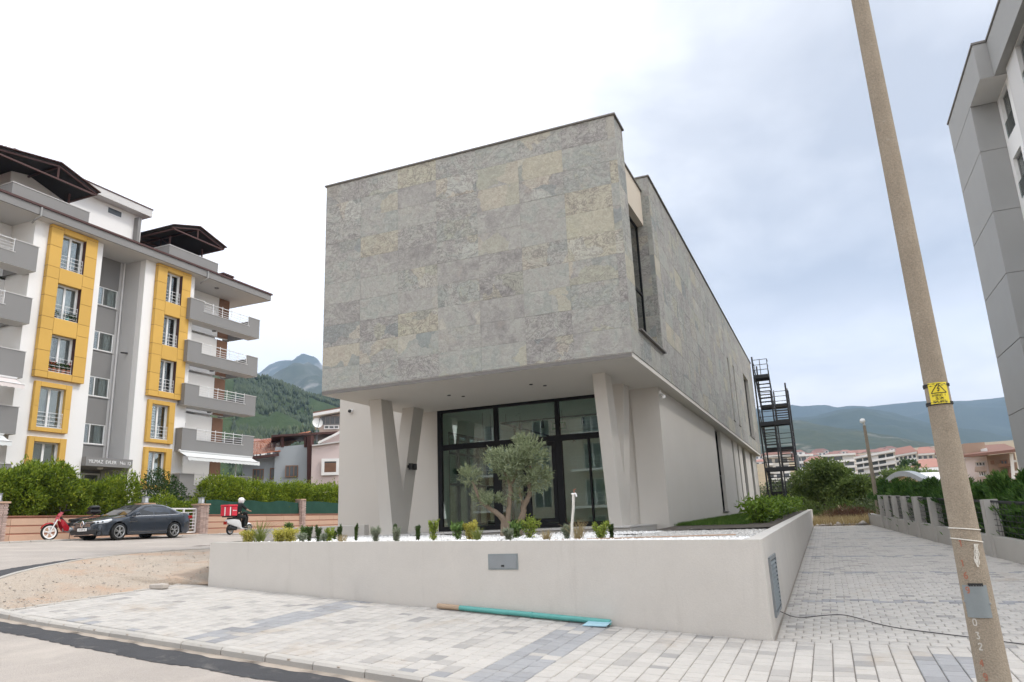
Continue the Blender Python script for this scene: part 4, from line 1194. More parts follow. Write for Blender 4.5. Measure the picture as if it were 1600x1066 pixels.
def flight(x0, x1, ya, yb, za, zb):
    global tread_me
    n = 8
    if tread_me is None: tread_me = MB().box(-(x1 - x0) / 2, (x1 - x0) / 2, -.13, .13, -.02, .02).mesh('tread', M['blacksteel'])
    for i in range(1, n):
        t = i / n; piece('tread', tread_me, fe, ((x0 + x1) / 2, ya + (yb - ya) * t, za + (zb - za) * t))
    m = MB()
    for x in (x0 + .02, x1 - .02): m.bar((x, ya, za - .08), (x, yb, zb - .08), .04, .2)
    m.build('stringer', M['blacksteel'], fe)
    for x in (x0 + .02, x1 - .02):
        m = MB()
        for h in (.5, 1.0): m.tube([(x, ya, za + h), (x, yb, zb + h)], .02, 6)
        for t in (.15, .5, .85): m.tube([(x, ya + (yb - ya) * t, za + (zb - za) * t), (x, ya + (yb - ya) * t, za + (zb - za) * t + 1.0)], .016, 6)
        m.build('handrail', M['blacksteel'], fe)
for z in (4.5, 7.5): landing(Yn - .1, Yn + .9, z)
for z in (3.0, 6.0, 9.0): landing(Yf - .9, Yf + .1, z)
landing(Yn - .1, Yn + .8, 10.7, Xa, Xm)
flight(Xm + .03, Xb, Yn + .9, Yf - .9, 1.5, 3.0)
flight(Xa, Xm - .03, Yf - .9, Yn + .9, 3.0, 4.5)
flight(Xm + .03, Xb, Yn + .9, Yf - .9, 4.5, 6.0)
flight(Xa, Xm - .03, Yf - .9, Yn + .9, 6.0, 7.5)
flight(Xm + .03, Xb, Yn + .9, Yf - .9, 7.5, 9.0)
flight(Xa, Xm - .03, Yf - .9, Yn + .8, 9.0, 10.7)
# grey pipe standing against the stair
dp = tag(MB().tube([(-1.55, 51.2, 1.2), (-1.55, 51.2, 5.2)], .09, 10).build('standpipe', M['zinc'], None, smooth=True, loc=(-1.55, 51.2, 1.2)), 'grey steel pipe standing beside the fire escape', 'pipe')

# ------------------------------------------------------------------ planter walls
pl = thing('planter', 'long grey rendered planter wall wrapping the front corner', 'planter', (-0.93, 10.84, 0))
th = 0.22
def ptop(p): return 1.30 + 0.0175 * (PA.x - p.x)
d = (PB - PA); dn = Vector((-d.y, d.x, 0)).normalized()
if dn.y < 0: dn = -dn
a0, b0 = PA.copy(), PB.copy()
zA, zB = 1.30, 1.505
ia = Vector((PA.x - th, PA.y + th * 1.0, 0)); ib = PB + dn * th
def quadwall(name, p, q, pi, qi, zp, zq, zlo_p, zlo_q):
    m = MB()
    m.add([(p.x, p.y, zlo_p), (q.x, q.y, zlo_q), (qi.x, qi.y, zlo_q), (pi.x, pi.y, zlo_p), (p.x, p.y, zp), (q.x, q.y, zq), (qi.x, qi.y, zq), (pi.x, pi.y, zp)],
          [(0, 3, 2, 1), (4, 5, 6, 7), (0, 1, 5, 4), (1, 2, 6, 5), (2, 3, 7, 6), (3, 0, 4, 7)])
    return m.build(name, M['planter'], pl)
quadwall('front_wall', PA, PB, ia, ib, zA, zB, -.3, .2)
ZSD = 1.74; YSD = 44.0
quadwall('side_wall', Vector((PA.x, PA.y, 0)), Vector((PA.x, YSD, 0)), ia, Vector((PA.x - th, YSD, 0)), zA, ZSD, -.3, .6)
lw = Vector((-13.0, 18.0, 0))
quadwall('left_wall', PB, lw, ib, lw + Vector((.22, -.03, 0)), zB, 1.52, .2, .6)
def bedz(x, y):
    """level of the planted bed"""
    t = min(1, max(0, (y - 11) / 6.6)); f = min(1, max(0, (PA.x - x) / 11.3))
    return (1.245 + .2 * f) * (1 - t * .25) + 1.33 * t * .25 - 0.0 + 0.012 * max(0, y - 17)
V = []
nx, ny = 40, 22
for i in range(nx):
    x = -13.0 + (PA.x - .1 + 13.0) * i / (nx - 1)
    for j in range(ny):
        ya = wall_y(min(x, PA.x)) + .1; y = ya + (17.7 - ya) * j / (ny - 1)
        V.append((x, y, bedz(x, y) + .02 * noise.noise(Vector((x * 2, y * 2, 0)))))
o = npobj('planting_bed', V, grid_faces(nx, ny), M['soil'], pl, smooth=True)
# long side bed
V = []
for i in range(30):
    y = 17.7 + (YSD - 17.7) * i / 29
    for x in (XG + .02, -3.2, -2.2, -1.05): V.append((x, y, min(1.3 + .013 * (y - 11), 1.25 + .0135 * (y - 10.84)) ))
npobj('side_bed', V, grid_faces(30, 4), M['soil'], pl, smooth=True)
def pebble_src(n):
    x = rng.uniform(-12.7, -1.25, n); t = rng.random(n) ** 1.2; ya = PA.y + (x - PA.x) * (PB.y - PA.y) / (PB.x - PA.x) + .24
    y = ya + (17.55 - ya) * t
    keep = (lump(np.stack([x, y, x * 0], 1), 5, 1.1) < 0.34) & ~((x > -3.6) & (y > 13.2 + (x + 3.6) * -.2))
    P = np.stack([x, y, np.array([bedz(a, b) for a, b in zip(x, y)]) + .015 + .01 * rng.random(n)], 1)[keep]
    while len(P) < n: P = np.concatenate([P, P])
    return P[:n]
stones('white_pebbles', 15000, pebble_src, 0.022, 0.05, M['pebble'], pl, flat=.7)
# pale gravel path over the right part of the bed
def gr_src(n):
    x = rng.uniform(-4.0, -1.2, n); y = rng.uniform(11.3, 20.6, n)
    keep = ((x > -3.7) & (y > 13.0)) | (x > -2.2)
    P = np.stack([x, y, np.array([bedz(a, b) for a, b in zip(x, y)]) + .012], 1)[keep]
    while len(P) < n: P = np.concatenate([P, P])
    return P[:n]
M['palegravel'] = pm('pale_gravel', (0.55, 0.53, 0.50), 0.9, 0.1, 5, 60, 0.1, 0.1, rand=0.25)
stones('gravel_path', 8500, gr_src, 0.02, 0.04, M['palegravel'], pl, flat=.6)
# steel cover in the front wall
def on_front(px, py): 
    dd = ray(px, py); nn = Vector((dn.x, dn.y, 0)); return EYE_P + dd * ((PA - EYE_P).dot(nn) / dd.dot(nn))
c1, c2 = on_front(763, 865), on_front(810, 891)
u = (PA - PB).normalized(); cc = (c1 + c2) / 2; wc = .5 * abs((c2 - c1).dot(u)); hc = .5 * abs(c2.z - c1.z) * .93
def fbox(cx, cz, w, h, d0, d1):
    m = MB(); o = cc + u * cx + Vector((0, 0, cz))
    ps = [o + u * sx * w + Vector((0, 0, sz * h)) - dn * d0 for sx, sz in ((-1, -1), (1, -1), (1, 1), (-1, 1))]
    return m.prism(ps, -dn * (d1 - d0))
cov = thing('meter_cover', 'grey steel meter cover set in the front planter wall', 'cover', tuple(cc))
fbox(0, 0, wc, hc, -.02, .012).build('cover_frame', M['boxgrey'], cov)
fbox(0, 0, wc - .025, hc - .025, .012, .018).build('cover_door', M['zinc'], cov)
fbox(0, -hc + .06, .025, .014, .018, .03).build('lock', M['black'], cov)
# louvred vent in the side wall
v1, v2 = on_x(1203, 856, PA.x), on_x(1214, 950, PA.x)
vent = thing('vent_grille', 'tall grey louvred vent in the planter side wall', 'vent', (PA.x, 12.3, .2))
yv0, yv1, zv0, zv1 = min(v1.y, v2.y), max(v1.y, v2.y) + .55, .20, 1.02
yv0 = 11.55; yv1 = 12.75
f = MB(); f.box(PA.x - .01, PA.x + .03, yv0, yv0 + .05, zv0, zv1); f.box(PA.x - .01, PA.x + .03, yv1 - .05, yv1, zv0, zv1); f.box(PA.x - .009, PA.x + .029, yv0 + .05, yv1 - .05, zv0, zv0 + .05); f.box(PA.x - .009, PA.x + .029, yv0 + .05, yv1 - .05, zv1 - .05, zv1)
f.build('vent_frame', M['zinc'], vent)
B(PA.x - .005, PA.x + .002, yv0 + .04, yv1 - .04, zv0 + .04, zv1 - .04).build('back_plate', M['black'], vent)
sl = MB(); sl.add([(0, 0, 0), (0, yv1 - yv0 - .1, 0), (.03, yv1 - yv0 - .1, -.03), (.03, 0, -.03), (0, 0, .006), (0, yv1 - yv0 - .1, .006), (.03, yv1 - yv0 - .1, -.024), (.03, 0, -.024)], [(0, 3, 2, 1), (4, 5, 6, 7), (0, 1, 5, 4), (1, 2, 6, 5), (2, 3, 7, 6), (3, 0, 4, 7)])
slm = sl.mesh('slat', M['boxgrey'])
for i in range(11): piece('slat', slm, vent, (PA.x + .003, yv0 + .05, zv0 + .115 + i * .062))
# low grey retaining wall behind the left end of the bed
lwall = tag(MB().cbox(-16.6, -12.5, 18.4, 18.65, .7, 1.78, .015).build('retaining_wall', M['concrete'], loc=(-14.5, 18.5, .7)), 'low grey concrete wall behind the left end of the planter', 'wall')
# ------------------------------------------------------------------ yellow and white block of flats (faces +X)
AX = -38.6
flats = thing('apartment_building', 'white and grey five storey flats with ochre yellow window bays', 'building', (AX, 32, 2.5))
ST = 2.885
FLZ = [5.55 - 1.02 + ST * i for i in range(5)]          # floor levels, lowest first: 4.53 ...
TOPZ = 19.12
def fb(name, x0, x1, y0, y1, z0, z1, mat, parent=None): return B(x0, x1, y0, y1, z0, z1).build(name, M[mat], parent or flats)
def french_window(y0, y1, z0, z1, x, bars=True, curtain=True, blind=False, rail_d=.16):
    """two-leaf white window with glass, curtain, sill and rail, facing +X"""
    f = MB(); fw = .06
    f.box(x - .04, x + .03, y0, y0 + fw, z0, z1); f.box(x - .04, x + .03, y1 - fw, y1, z0, z1)
    f.box(x - .039, x + .029, y0 + fw, y1 - fw, z0, z0 + fw); f.box(x - .039, x + .029, y0 + fw, y1 - fw, z1 - fw, z1)
    ym = (y0 + y1) / 2; f.box(x - .038, x + .034, ym - .06, ym + .06, z0 + fw, z1 - fw)
    w = f.build('window', M['pvc'], flats)
    for a, b in ((y0 + fw, ym - .06), (ym + .06, y1 - fw)):
        fb('pane', x - .012, x - .004, a, b, z0 + fw, z1 - fw, 'winglass', w)
    fb('room_back', x - .75, x - .7, y0 - .3, y1 + .3, z0 - .3, z1 + .3, 'room', w)
    if curtain:
        for a, b in ((y0 + .05, ym - random.uniform(.0, .25)), (ym + random.uniform(-.1, .2), y1 - .05)):
            m = MB(); n = 16; rg = []
            for i in range(n + 1):
                yy = a + (b - a) * i / n; xx = x - .16 + .035 * math.sin(i * 2.1)
                rg.append([(xx, yy, z0 + .05), (xx, yy, z1 - .02)])
            m.loft(rg).build('curtain', M['curtain'], w, fix=False)
    if blind:
        m = MB(); z = z0 + .3
        while z < z1 - .05: m.box(x - .12, x - .11, y0 + .06, y1 - .06, z, z + .085); z += .17
        m.build('blind', M['curtain'], w)
    fb('sill', x + .03, x + rail_d + .07, y0 - .03, y1 + .06, z0 - .04, z0 - .002, 'lightgrey', w)
    if bars:
        m = MB(); xr = x + rail_d
        for i in range(4): m.tube([(xr, y0 - .02, z0 + .12 + i * .22), (xr, y1 + .02, z0 + .12 + i * .22)], .014, 6)
        for yy in (y0 + .02, ym, y1 - .02): m.tube([(xr, yy, z0), (xr, yy, z0 + .82)], .014, 6)
        m.build('railing', M['metal'], flats)
def wall_with_holes(x0, x1, y0, y1, z0, z1, holes, mat, name='wall'):
    m = MB(); hs = sorted(holes, key=lambda h: h[2])
    zc = z0
    for (a, b, c, d) in hs:
        if c > zc: m.box(x0, x1, y0, y1, zc, c)
        m.box(x0, x1, y0, a, c, d); m.box(x0, x1, b, y1, c, d); zc = d
    if zc < z1: m.box(x0, x1, y0, y1, zc, z1)
    return m.build(name, M[mat], flats)
def bay(yL, yR, wy0, wy1, lowL, lowR, lw0, lw1, wallL, wallR, blind_floor):
    wz = [(16.72, 18.75), (13.80, 15.78), (10.76, 12.82), (7.70, 9.86), (4.85, 6.88)]
    holes = [(wy0, wy1, c, d) for c, d in wz[:3]] + [(lw0, lw1, c, d) for c, d in wz[3:]]
    wall_with_holes(AX - .45, AX, wallL, wallR, 2.4, TOPZ, holes, 'white')
    # tall ochre surround of the three upper floors, built of separate boards
    xo, xi = AX + .28, AX + .002
    jz = [10.33, 10.60]
    for c, d in reversed(wz[:3]): jz += [(c + d) / 2 + .12, d + .22]
    jz = sorted([10.33, 10.68, 11.82, 13.02, 13.72, 14.92, 15.98, 16.64, 17.86, 18.93, TOPZ - .02])
    gp = .008
    def clip(y0, y1):
        for za, zb in zip(jz, jz[1:]):
            MB().cbox(xi, xo, y0 + gp, y1 - gp, za + gp, zb - gp, .006).build('cladding_board', M['yellow'], flats)
    clip(yL, wy0); clip(wy1, yR)
    zs = [10.33] + [v for c, d in reversed(wz[:3]) for v in (c - .04, d)] + [TOPZ - .02]
    for za, zb in zip(zs[::2], zs[1::2]):
        MB().cbox(xi, xo, wy0 + gp, wy1 - gp, za + gp, zb - gp, .006).build('cladding_board', M['yellow'], flats)
    B(xi + .0, xo - .02, yL + .01, wy0, 10.36, TOPZ - .05).build('board_backing', M['brown'], flats)
    B(xi + .0, xo - .02, wy1, yR - .01, 10.36, TOPZ - .05).build('board_backing', M['brown'], flats)
    for c, d in wz[3:]:
        a, b, z0, z1 = lowL, lowR, c - .26, d + .26
        for (p, q, r_, s_) in ((a, lw0, z0, (z0 + z1) / 2), (a, lw0, (z0 + z1) / 2, z1), (lw1, b, z0, (z0 + z1) / 2), (lw1, b, (z0 + z1) / 2, z1), (lw0, lw1, z0, c - .04), (lw0, lw1, d, z1)):
            MB().cbox(AX + .002, AX + .2, p + .004, q - .004, r_ + .004, s_ - .004, .006).build('cladding_board', M['yellow'], flats)
    for i, (c, d) in enumerate(wz):
        a, b = (wy0, wy1) if i < 3 else (lw0, lw1)
        french_window(a, b, c, d, AX - .14, True, i not in (0, blind_floor), i == blind_floor, .27 if i < 3 else .25)
bay(25.42, 28.32, 26.14, 27.56, 25.60, 27.72, 25.90, 27.36, 24.65, 28.86, 9)
bay(32.70, 35.45, 33.45, 34.70, 32.88, 34.94, 33.17, 34.48, 31.95, 36.0, 3)
# stair recess between the bays
XRc = -40.45
wz2 = [(14.55 + 1.42, 17.15), (13.1, 14.25), (10.2, 11.35), (7.3, 8.5)]
wins = [(15.95, 17.15), (13.07, 14.27), (10.18, 11.4), (7.28, 8.5)]
Y0r, Y1r = 28.86, 31.6
m = MB(); zc = 6.25
for c, d in reversed(wins):
    m.box(XRc - .2, XRc, Y0r, Y1r, zc, c - .05); zc = d
m.box(XRc - .2, XRc, Y0r, Y1r, zc, TOPZ); m.build('spandrel', M['grey'], flats)
fb('wall', XRc - .2, XRc - .003, Y1r, 31.95, 2.4, TOPZ, 'lightgrey')
fb('recess_wall', XRc, AX - .45, 31.92, 31.948, 2.4, TOPZ, 'lightgrey')
fb('recess_wall', XRc, AX - .45, 28.862, 28.88, 2.4, TOPZ, 'lightgrey')
for c, d in wins:
    f = MB(); x = XRc - .05
    for yy in (Y0r + .05, (Y0r + Y1r) / 2 + .35, Y1r - .05): f.box(x - .03, x + .03, yy - .035, yy + .035, c, d)
    for zz in (c + .03, d - .03): f.box(x - .029, x + .029, Y0r, Y1r, zz - .03, zz + .03)
    w = f.build('window', M['pvc'], flats)
    fb('pane', x - .01, x, Y0r + .05, Y1r - .05, c + .05, d - .05, 'winglass', w)
    fb('room_back', x - .8, x - .75, Y0r - .2, Y1r, c - .3, d + .3, 'room', w)
    m = MB(); rg = []
    for i in range(9): rg.append([(x - .15 + .02 * (i % 2), Y1r - .1 - i * .06, c), (x - .15 + .02 * (i % 2), Y1r - .1 - i * .06, d)])
    m.loft(rg).build('curtain', M['curtain'], w, fix=False)
    fb('sill', XRc, XRc + .07, Y0r + .02, Y1r + .06, c - .05, c - .005, 'lightgrey', w)
m = MB(); m.tube([(XRc + .12, 31.80, 6.4), (XRc + .12, 31.80, TOPZ)], .055, 8); m.build('downpipe', M['white'], flats, smooth=True)
# entrance canopy with the house name
can = fb('entrance_canopy', XRc - .15, AX + .35, 28.87, 31.93, 5.75, 6.25, 'grey')
def text(body, size, loc, rot, mat, parent, ext=.006, name='lettering', align='CENTER', org=None):
    cu = bpy.data.curves.new(name, 'FONT'); cu.body = body; cu.size = size; cu.extrude = ext; cu.align_x = align; cu.align_y = 'CENTER'
    cu.materials.append(mat)
    tmp = bpy.data.objects.new('tmp_text', cu); C.objects.link(tmp)
    me = bpy.data.meshes.new_from_object(tmp.evaluated_get(bpy.context.evaluated_depsgraph_get()))
    bpy.data.objects.remove(tmp); me.name = name
    if not me.materials: me.materials.append(mat)
    o = bpy.data.objects.new(name, me); link(o, parent)
    o.location = Vector(loc) - (WL.get(parent.name, Vector((0, 0, 0))) if parent is not None else Vector((0, 0, 0))); o.rotation_euler = rot
    return o
text('YILMAZ  EVLER   No: 12', .27, (AX + .358, 30.42, 6.0), (R(90), 0, R(90)), M['pvc'], can)
fb('entrance_wall', XRc - .2, XRc - .1, Y0r, Y1r, 2.4, 5.75, 'grey')
d = MB(); x = XRc - .06
for yy in (28.95, 29.7, 30.5, 31.5): d.box(x - .04, x + .04, yy - .05, yy + .05, 3.0, 5.55)
for zz in (3.05, 4.8, 5.5): d.box(x - .039, x + .039, 28.9, 31.55, zz - .05, zz + .05)
d = d.build('entrance_door', M['pvc'], flats); fb('pane', x - .01, x, 28.95, 31.5, 3.05, 5.5, 'winglass', d)
m = MB(); m.lathe((AX - .3, 30.3, 5.75), [(0, -.12), (.14, -.1), (.17, -.03), (.17, 0)], 14); m.build('canopy_lamp', M['pvc'], flats, smooth=True)
# white drainage outlet and camera on the recess wall
m = MB(); m.tube([(AX - .9, 31.9, 13.0), (AX - .9, 31.45, 12.95)], .05, 8); m.build('security_camera', M['black'], flats)

# ---- balconies on the right and on the left
def balcony(y0, y1, zt, zb, side, top=False, rail=True, solidL=1.2, solidR=1.1):
    xo, xi = -38.0, AX - .45
    p = MB()
    p.box(xi, xo, y0, y1, zb, zb + .16)
    p.box(xo - .12, xo, y0, y0 + solidL, zb + .16, zt - .05); p.box(xo - .12, xo, y1 - solidR, y1, zb + .16, zt - .05)
    p.box(xo - .12, xo, y0 + solidL, y1 - solidR, zb + .16, zb + .72)
    p.box(AX, xo - .12, y0, y0 + .12, zb + .16, zt - .05)
    p.box(-41.5, xo - .12, y1 - .12, y1, zb + .16, zt - .05)
    b_ = p.build('balcony', M['grey'], flats)
    c = MB()
    c.box(xo - .15, xo + .03, y0 - .03, y0 + solidL, zt - .05, zt - .01); c.box(xo - .15, xo + .03, y1 - solidR, y1 + .03, zt - .05, zt - .01)
    c.box(xo - .15, xo + .03, y0 + solidL - .05, y1 - solidR + .05, zb + .72, zb + .755); c.box(AX, xo - .15, y0 - .03, y0 + .15, zt - .05, zt - .01); c.box(-41.5, xo - .15, y1 - .15, y1 + .03, zt - .05, zt - .01)
    c.build('coping', M['lightgrey'], b_)
    fb('balcony_soffit', xi + .01, xo - .01, y0 + .01, y1 - .01, zb - .012, zb - .001, 'lightgrey', b_)
    a, e = y0 + solidL + .02, y1 - solidR - .02; r_ = MB(); n = 5
    for i in range(n + 1): yy = a + (e - a) * i / n; r_.tube([(xo - .06, yy, zb + .75), (xo - .06, yy, zt + .06)], .022, 6)
    for h in (.14, .30, .46, .68): r_.tube([(xo - .06, a, zb + .75 + h), (xo - .06, e, zb + .75 + h)], .016 if h < .6 else .026, 6)
    r_.build('railing', M['metal'], b_)
    return b_
bz = [(17.38, 15.9), (14.44, 12.97), (11.49, 10.03), (8.55, 7.08), (5.63, 4.15)]
lbx = [(68.5, 384), (56.8, 464), (44.6, 546.6), (32, 632), (19, 721)]
XB = -40.6
for i, (zt, zb) in enumerate(bz):
    balcony(35.2 + .02 * i, 41.85 - .02 * i, zt, zb, 'r')
    b_ = balcony(17.0, min(24.6, on_x(*lbx[i], -38.0).y), zt - .02, zb, 'l', solidR=1.25 + .15 * i)
    top = bz[i - 1][1] - .02 if i else 19.1
    # back of the balcony: white wall, window, wooden shutter panel
    y1w = 36.0
    fl = zb + .16
    wall_with_holes(XB - .2, XB, 36.0, 41.35, fl, top, [(36.15, 37.9, fl + .05, fl + 2.1)], 'white', 'balcony_wall')
    f = MB()
    for yy in (36.18, 37.0, 37.87): f.box(XB - .1, XB - .03, yy - .04, yy + .04, fl + .05, fl + 2.1)
    for zz in (fl + .09, fl + 2.06): f.box(XB - .099, XB - .031, 36.15, 37.9, zz - .04, zz + .04)
    w = f.build('window', M['pvc'], flats); fb('pane', XB - .07, XB - .06, 36.2, 37.85, fl + .1, fl + 2.05, 'winglass', w)
    fb('room_back', XB - .9, XB - .85, 36, 38, fl, fl + 2.2, 'room', w)
    fb('shutter_panel', XB + .002, XB + .05, 40.3, 41.3, fl + .02, top - .02, 'darkwood')
    m = MB(); m.lathe((-39.0, 38.4, top + .005), [(.0, -.07), (.14, -.06), (.16, 0)], 12); m.build('ceiling_lamp', M['grey'], flats, smooth=True)
    # left balconies' recess
    wall_with_holes(XB - .2, XB, 16.5, 24.66, fl, top, [(22.6, 24.1, fl + .05, fl + 2.1)], 'white', 'balcony_wall')
    f = MB()
    for yy in (22.63, 23.35, 24.07): f.box(XB - .1, XB - .03, yy - .04, yy + .04, fl + .05, fl + 2.1)
    for zz in (fl + .09, fl + 2.06): f.box(XB - .099, XB - .031, 22.6, 24.1, zz - .04, zz + .04)
    w = f.build('window', M['pvc'], flats); fb('pane', XB - .07, XB - .06, 22.65, 24.05, fl + .1, fl + 2.05, 'winglass', w)
    fb('room_back', XB - .9, XB - .85, 22.4, 24.2, fl, fl + 2.2, 'room', w)
fb('balcony_cheek', XB, AX - .45, 24.66, 24.75, 2.4, TOPZ, 'white'); fb('balcony_cheek', XB, AX - .45, 35.9, 35.99, 2.4, TOPZ, 'white')
fb('rear_wall', -52, XB - .92, 14, 41.0, 2.4, TOPZ - .02, 'white')
fb('base_wall', AX - .44, AX - .01, 24.66, 36.0, 1.5, 2.4, 'grey')
fb('balcony_base', XB - .2, -38.15, 35.3, 41.7, 1.8, 4.14, 'grey')
# eaves slab: grey fascia, light soffit, brown drip edge
fb('eaves_slab', -53, -37.9, 12, 42.85, 19.14, 19.60, 'grey')
fb('eaves_soffit', -52.9, -38.0, 12.1, 42.75, 19.123, 19.138, 'lightgrey')
fb('drip_edge', -53.1, -37.82, 11.9, 42.95, 19.602, 19.72, 'brown')
for yy in (24.4, 36.4):
    m = MB(); m.tube([(-38.1, yy, 19.6), (-37.84, yy, 19.55), (-37.85, yy, 19.05), (-38.2, yy - .1, 18.85), (-38.5, yy, 18.8)], .055, 8); m.build('gutter_outlet', M['grey2'], flats, smooth=True)
# roof terraces
pz1 = []
def terrace(y0, y1, x0, x1, zt):
    m = MB(); m.box(x1 - .15, x1, y0, y1, 19.72, zt); m.box(x0, x1 - .15, y0, y0 + .15, 19.72, zt); m.box(x0, x1 - .15, y1 - .15, y1, 19.72, zt)
    t_ = m.build('terrace_parapet', M['grey'], flats)
    m = MB(); m.box(x1 - .18, x1 + .03, y0 - .03, y1 + .03, zt, zt + .04); m.box(x0, x1 - .18, y1 - .18, y1 + .03, zt + .0, zt + .039); m.box(x0, x1 - .18, y0 - .03, y0 + .18, zt, zt + .039); m.build('coping', M['lightgrey'], t_)
xt = -38.15
p = on_x(140, 332, xt); q = on_x(27, 282, xt); r_ = on_x(341, 413, xt); s_ = on_x(265, 384, xt)
terrace(q.y - .2, p.y, -46, xt, p.z - .02)
terrace(s_.y, r_.y, -46, xt, r_.z)
def truss_roof(label, y0, y1, ym, ze, zr_, x0, x1, ridge):
    """open terrace roof: red brown sheet over steel frames, gable end facing the street"""
    m = MB()
    th = .09
    for (ya, za, yb, zb) in ((y0, ze, ym, zr_), (ym, zr_, y1, ze)):
        m.prism([(x0, ya, za), (x0, yb, zb), (x0, yb, zb - th), (x0, ya, za - th)], (x1 - x0, 0, 0))
    t_ = m.build('terrace_roof', M['blackroof'], flats)
    n = MB()
    for (ya, za, yb, zb) in ((y0 - .1, ze - .02, ym, zr_), (ym, zr_, y1 + .1, ze - .02)):
        k = 22
        for i in range(k):      # overlapping sheet laps
            f0, f1 = i / k, (i + 1) / k
            a = Vector((x0 - .1, ya + (yb - ya) * f0, za + (zb - za) * f0 + .01)); b = Vector((x0 - .1, ya + (yb - ya) * f1, za + (zb - za) * f1 + .01))
            n.prism([a, b, b + Vector((0, 0, .06)), a + Vector((0, 0, .035))], (x1 - x0 + .25, 0, 0))
    n.build('roof_sheet', M['brown'], t_)
    f = MB(); w = .09
    for x in (x1 - .06, (x0 + x1) / 2):
        f.bar((x, y0, ze - .14), (x, ym, zr_ - .16), w, w); f.bar((x, ym, zr_ - .16), (x, y1, ze - .14), w, w)
        f.bar((x, y0 + .1, ze - .2), (x, y1 - .1, ze - .2), w, w); f.bar((x, ym, zr_ - .2), (x, ym, ze - .2), w, w)
    for y in (y0 + .15, ym, y1 - .15):
        z = ze - .2 if y != ym else zr_ - .2
        f.bar((x0, y, z), (x1, y, z), w, w)
    for y in (y0 + .9, y1 - .9):
        f.bar((x1 - 1.2, y, 19.72), (x1 - 1.2, y, ze - .2), .09, .09, (1, 0, 0)); f.bar((x0 + .4, y, 19.72), (x0 + .4, y, ze - .2), .09, .09, (1, 0, 0))
    f.build('roof_truss', M['brown'], t_)
xe = -37.9
a, b, c = on_x(30, 249, xe), on_x(94, 257, xe), on_x(153, 301, xe)
truss_roof('l', on_x(-40, 262, xe).y, c.y, b.y, c.z, b.z + .05, -46, xe, 1)
a, b, c = on_x(229, 365, xe), on_x(311, 356, xe), on_x(351, 387, xe)
truss_roof('r', on_x(270, 355, xe).y, c.y, b.y, c.z, b.z + .05, -45, xe, 1)
fb('back_screen', -45.5, -40.2, 32.4, 32.6, 19.72, 22.6, 'grey')
# stair head with its own flat roof and little window
xs_ = -40.6
a, b = on_x(120, 330, xs_), on_x(222, 340, xs_)
c = on_x(242, 330, -39.7)
fb('stair_head', -47, xs_, 24.2, b.y, 19.72, b.z - .05, 'white')
fb('stair_head_roof', -47.5, -39.9, 23.8, c.y, b.z - .05, b.z + .45, 'lightgrey')
fb('roof_edge', -47.55, -39.86, 23.75, c.y + .03, b.z + .452, b.z + .52, 'brown')
a1, a2 = on_x(168, 322, xs_), on_x(190, 341, xs_)
f = MB(); f.box(xs_, xs_ + .03, a1.y, a2.y, a2.z - .05, a2.z); f.box(xs_, xs_ + .03, a1.y, a2.y, a1.z - .05, a1.z); f.box(xs_, xs_ + .031, a1.y, a1.y + .05, a2.z, a1.z); f.box(xs_, xs_ + .031, a2.y - .05, a2.y, a2.z, a1.z)
w = f.build('window', M['pvc'], flats); fb('pane', xs_ + .004, xs_ + .012, a1.y, a2.y, a2.z, a1.z, 'farwin', w)
# chimney
q = on_x(355, 432, -40.5)
m = MB(); m.box(-41.2, -40.4, q.y - .5, q.y + .45, 19.72, q.z - .35); ch = m.build('chimney', M['white'], flats)
m = MB(); m.box(-41.35, -40.25, q.y - .65, q.y + .6, q.z - .35, q.z - .22); m.box(-41.3, -40.3, q.y - .6, q.y + .55, q.z + .02, q.z + .12)
for sy in (-.5, .4):
    for sx in (-41.2, -40.5): m.box(sx, sx + .15, q.y + sy, q.y + sy + .1, q.z - .22, q.z + .02)
m.build('chimney_cap', M['brown'], ch)
# awnings under two balconies
def awning(y0, y1, z, label, mat):
    rg = []; n = 40
    for i in range(n + 1):
        yy = y0 + (y1 - y0) * i / n
        zs_ = .03 * abs(math.sin(i * math.pi / 2.0))
        rg.append([(-38.1, yy, z), (-37.7, yy, z - .22), (-37.3, yy, z - .40), (-37.25, yy, z - .60 - zs_)])
    a_ = thing('awning', label, 'awning', (-38.05, (y0 + y1) / 2, z))
    MB().loft(rg).build('awning_cloth', M[mat], a_, fix=False)
    m = MB(); m.tube([(-38.08, y0 - .05, z + .05), (-38.08, y1 + .05, z + .05)], .08, 8); m.tube([(-37.3, y0, z - .38), (-37.3, y1, z - .38)], .03, 6); m.build('awning_roller', M['metal'], a_, smooth=True)
awning(35.2, 41.7, 6.99, 'white scalloped awning over the lowest right balcony', 'awning')
awning(18, 24.3, 9.93, 'pale striped awning under the left balconies, upper one', 'awning2')
awning(18, 24.0, 7.0, 'plain white awning under the left balconies, lower one', 'awning')
m = MB(); m.tube([(-38.05, 40.2, 4.3), (-38.05, 40.2, 6.95)], .035, 6); m.build('awning_post', M['metal'], flats)
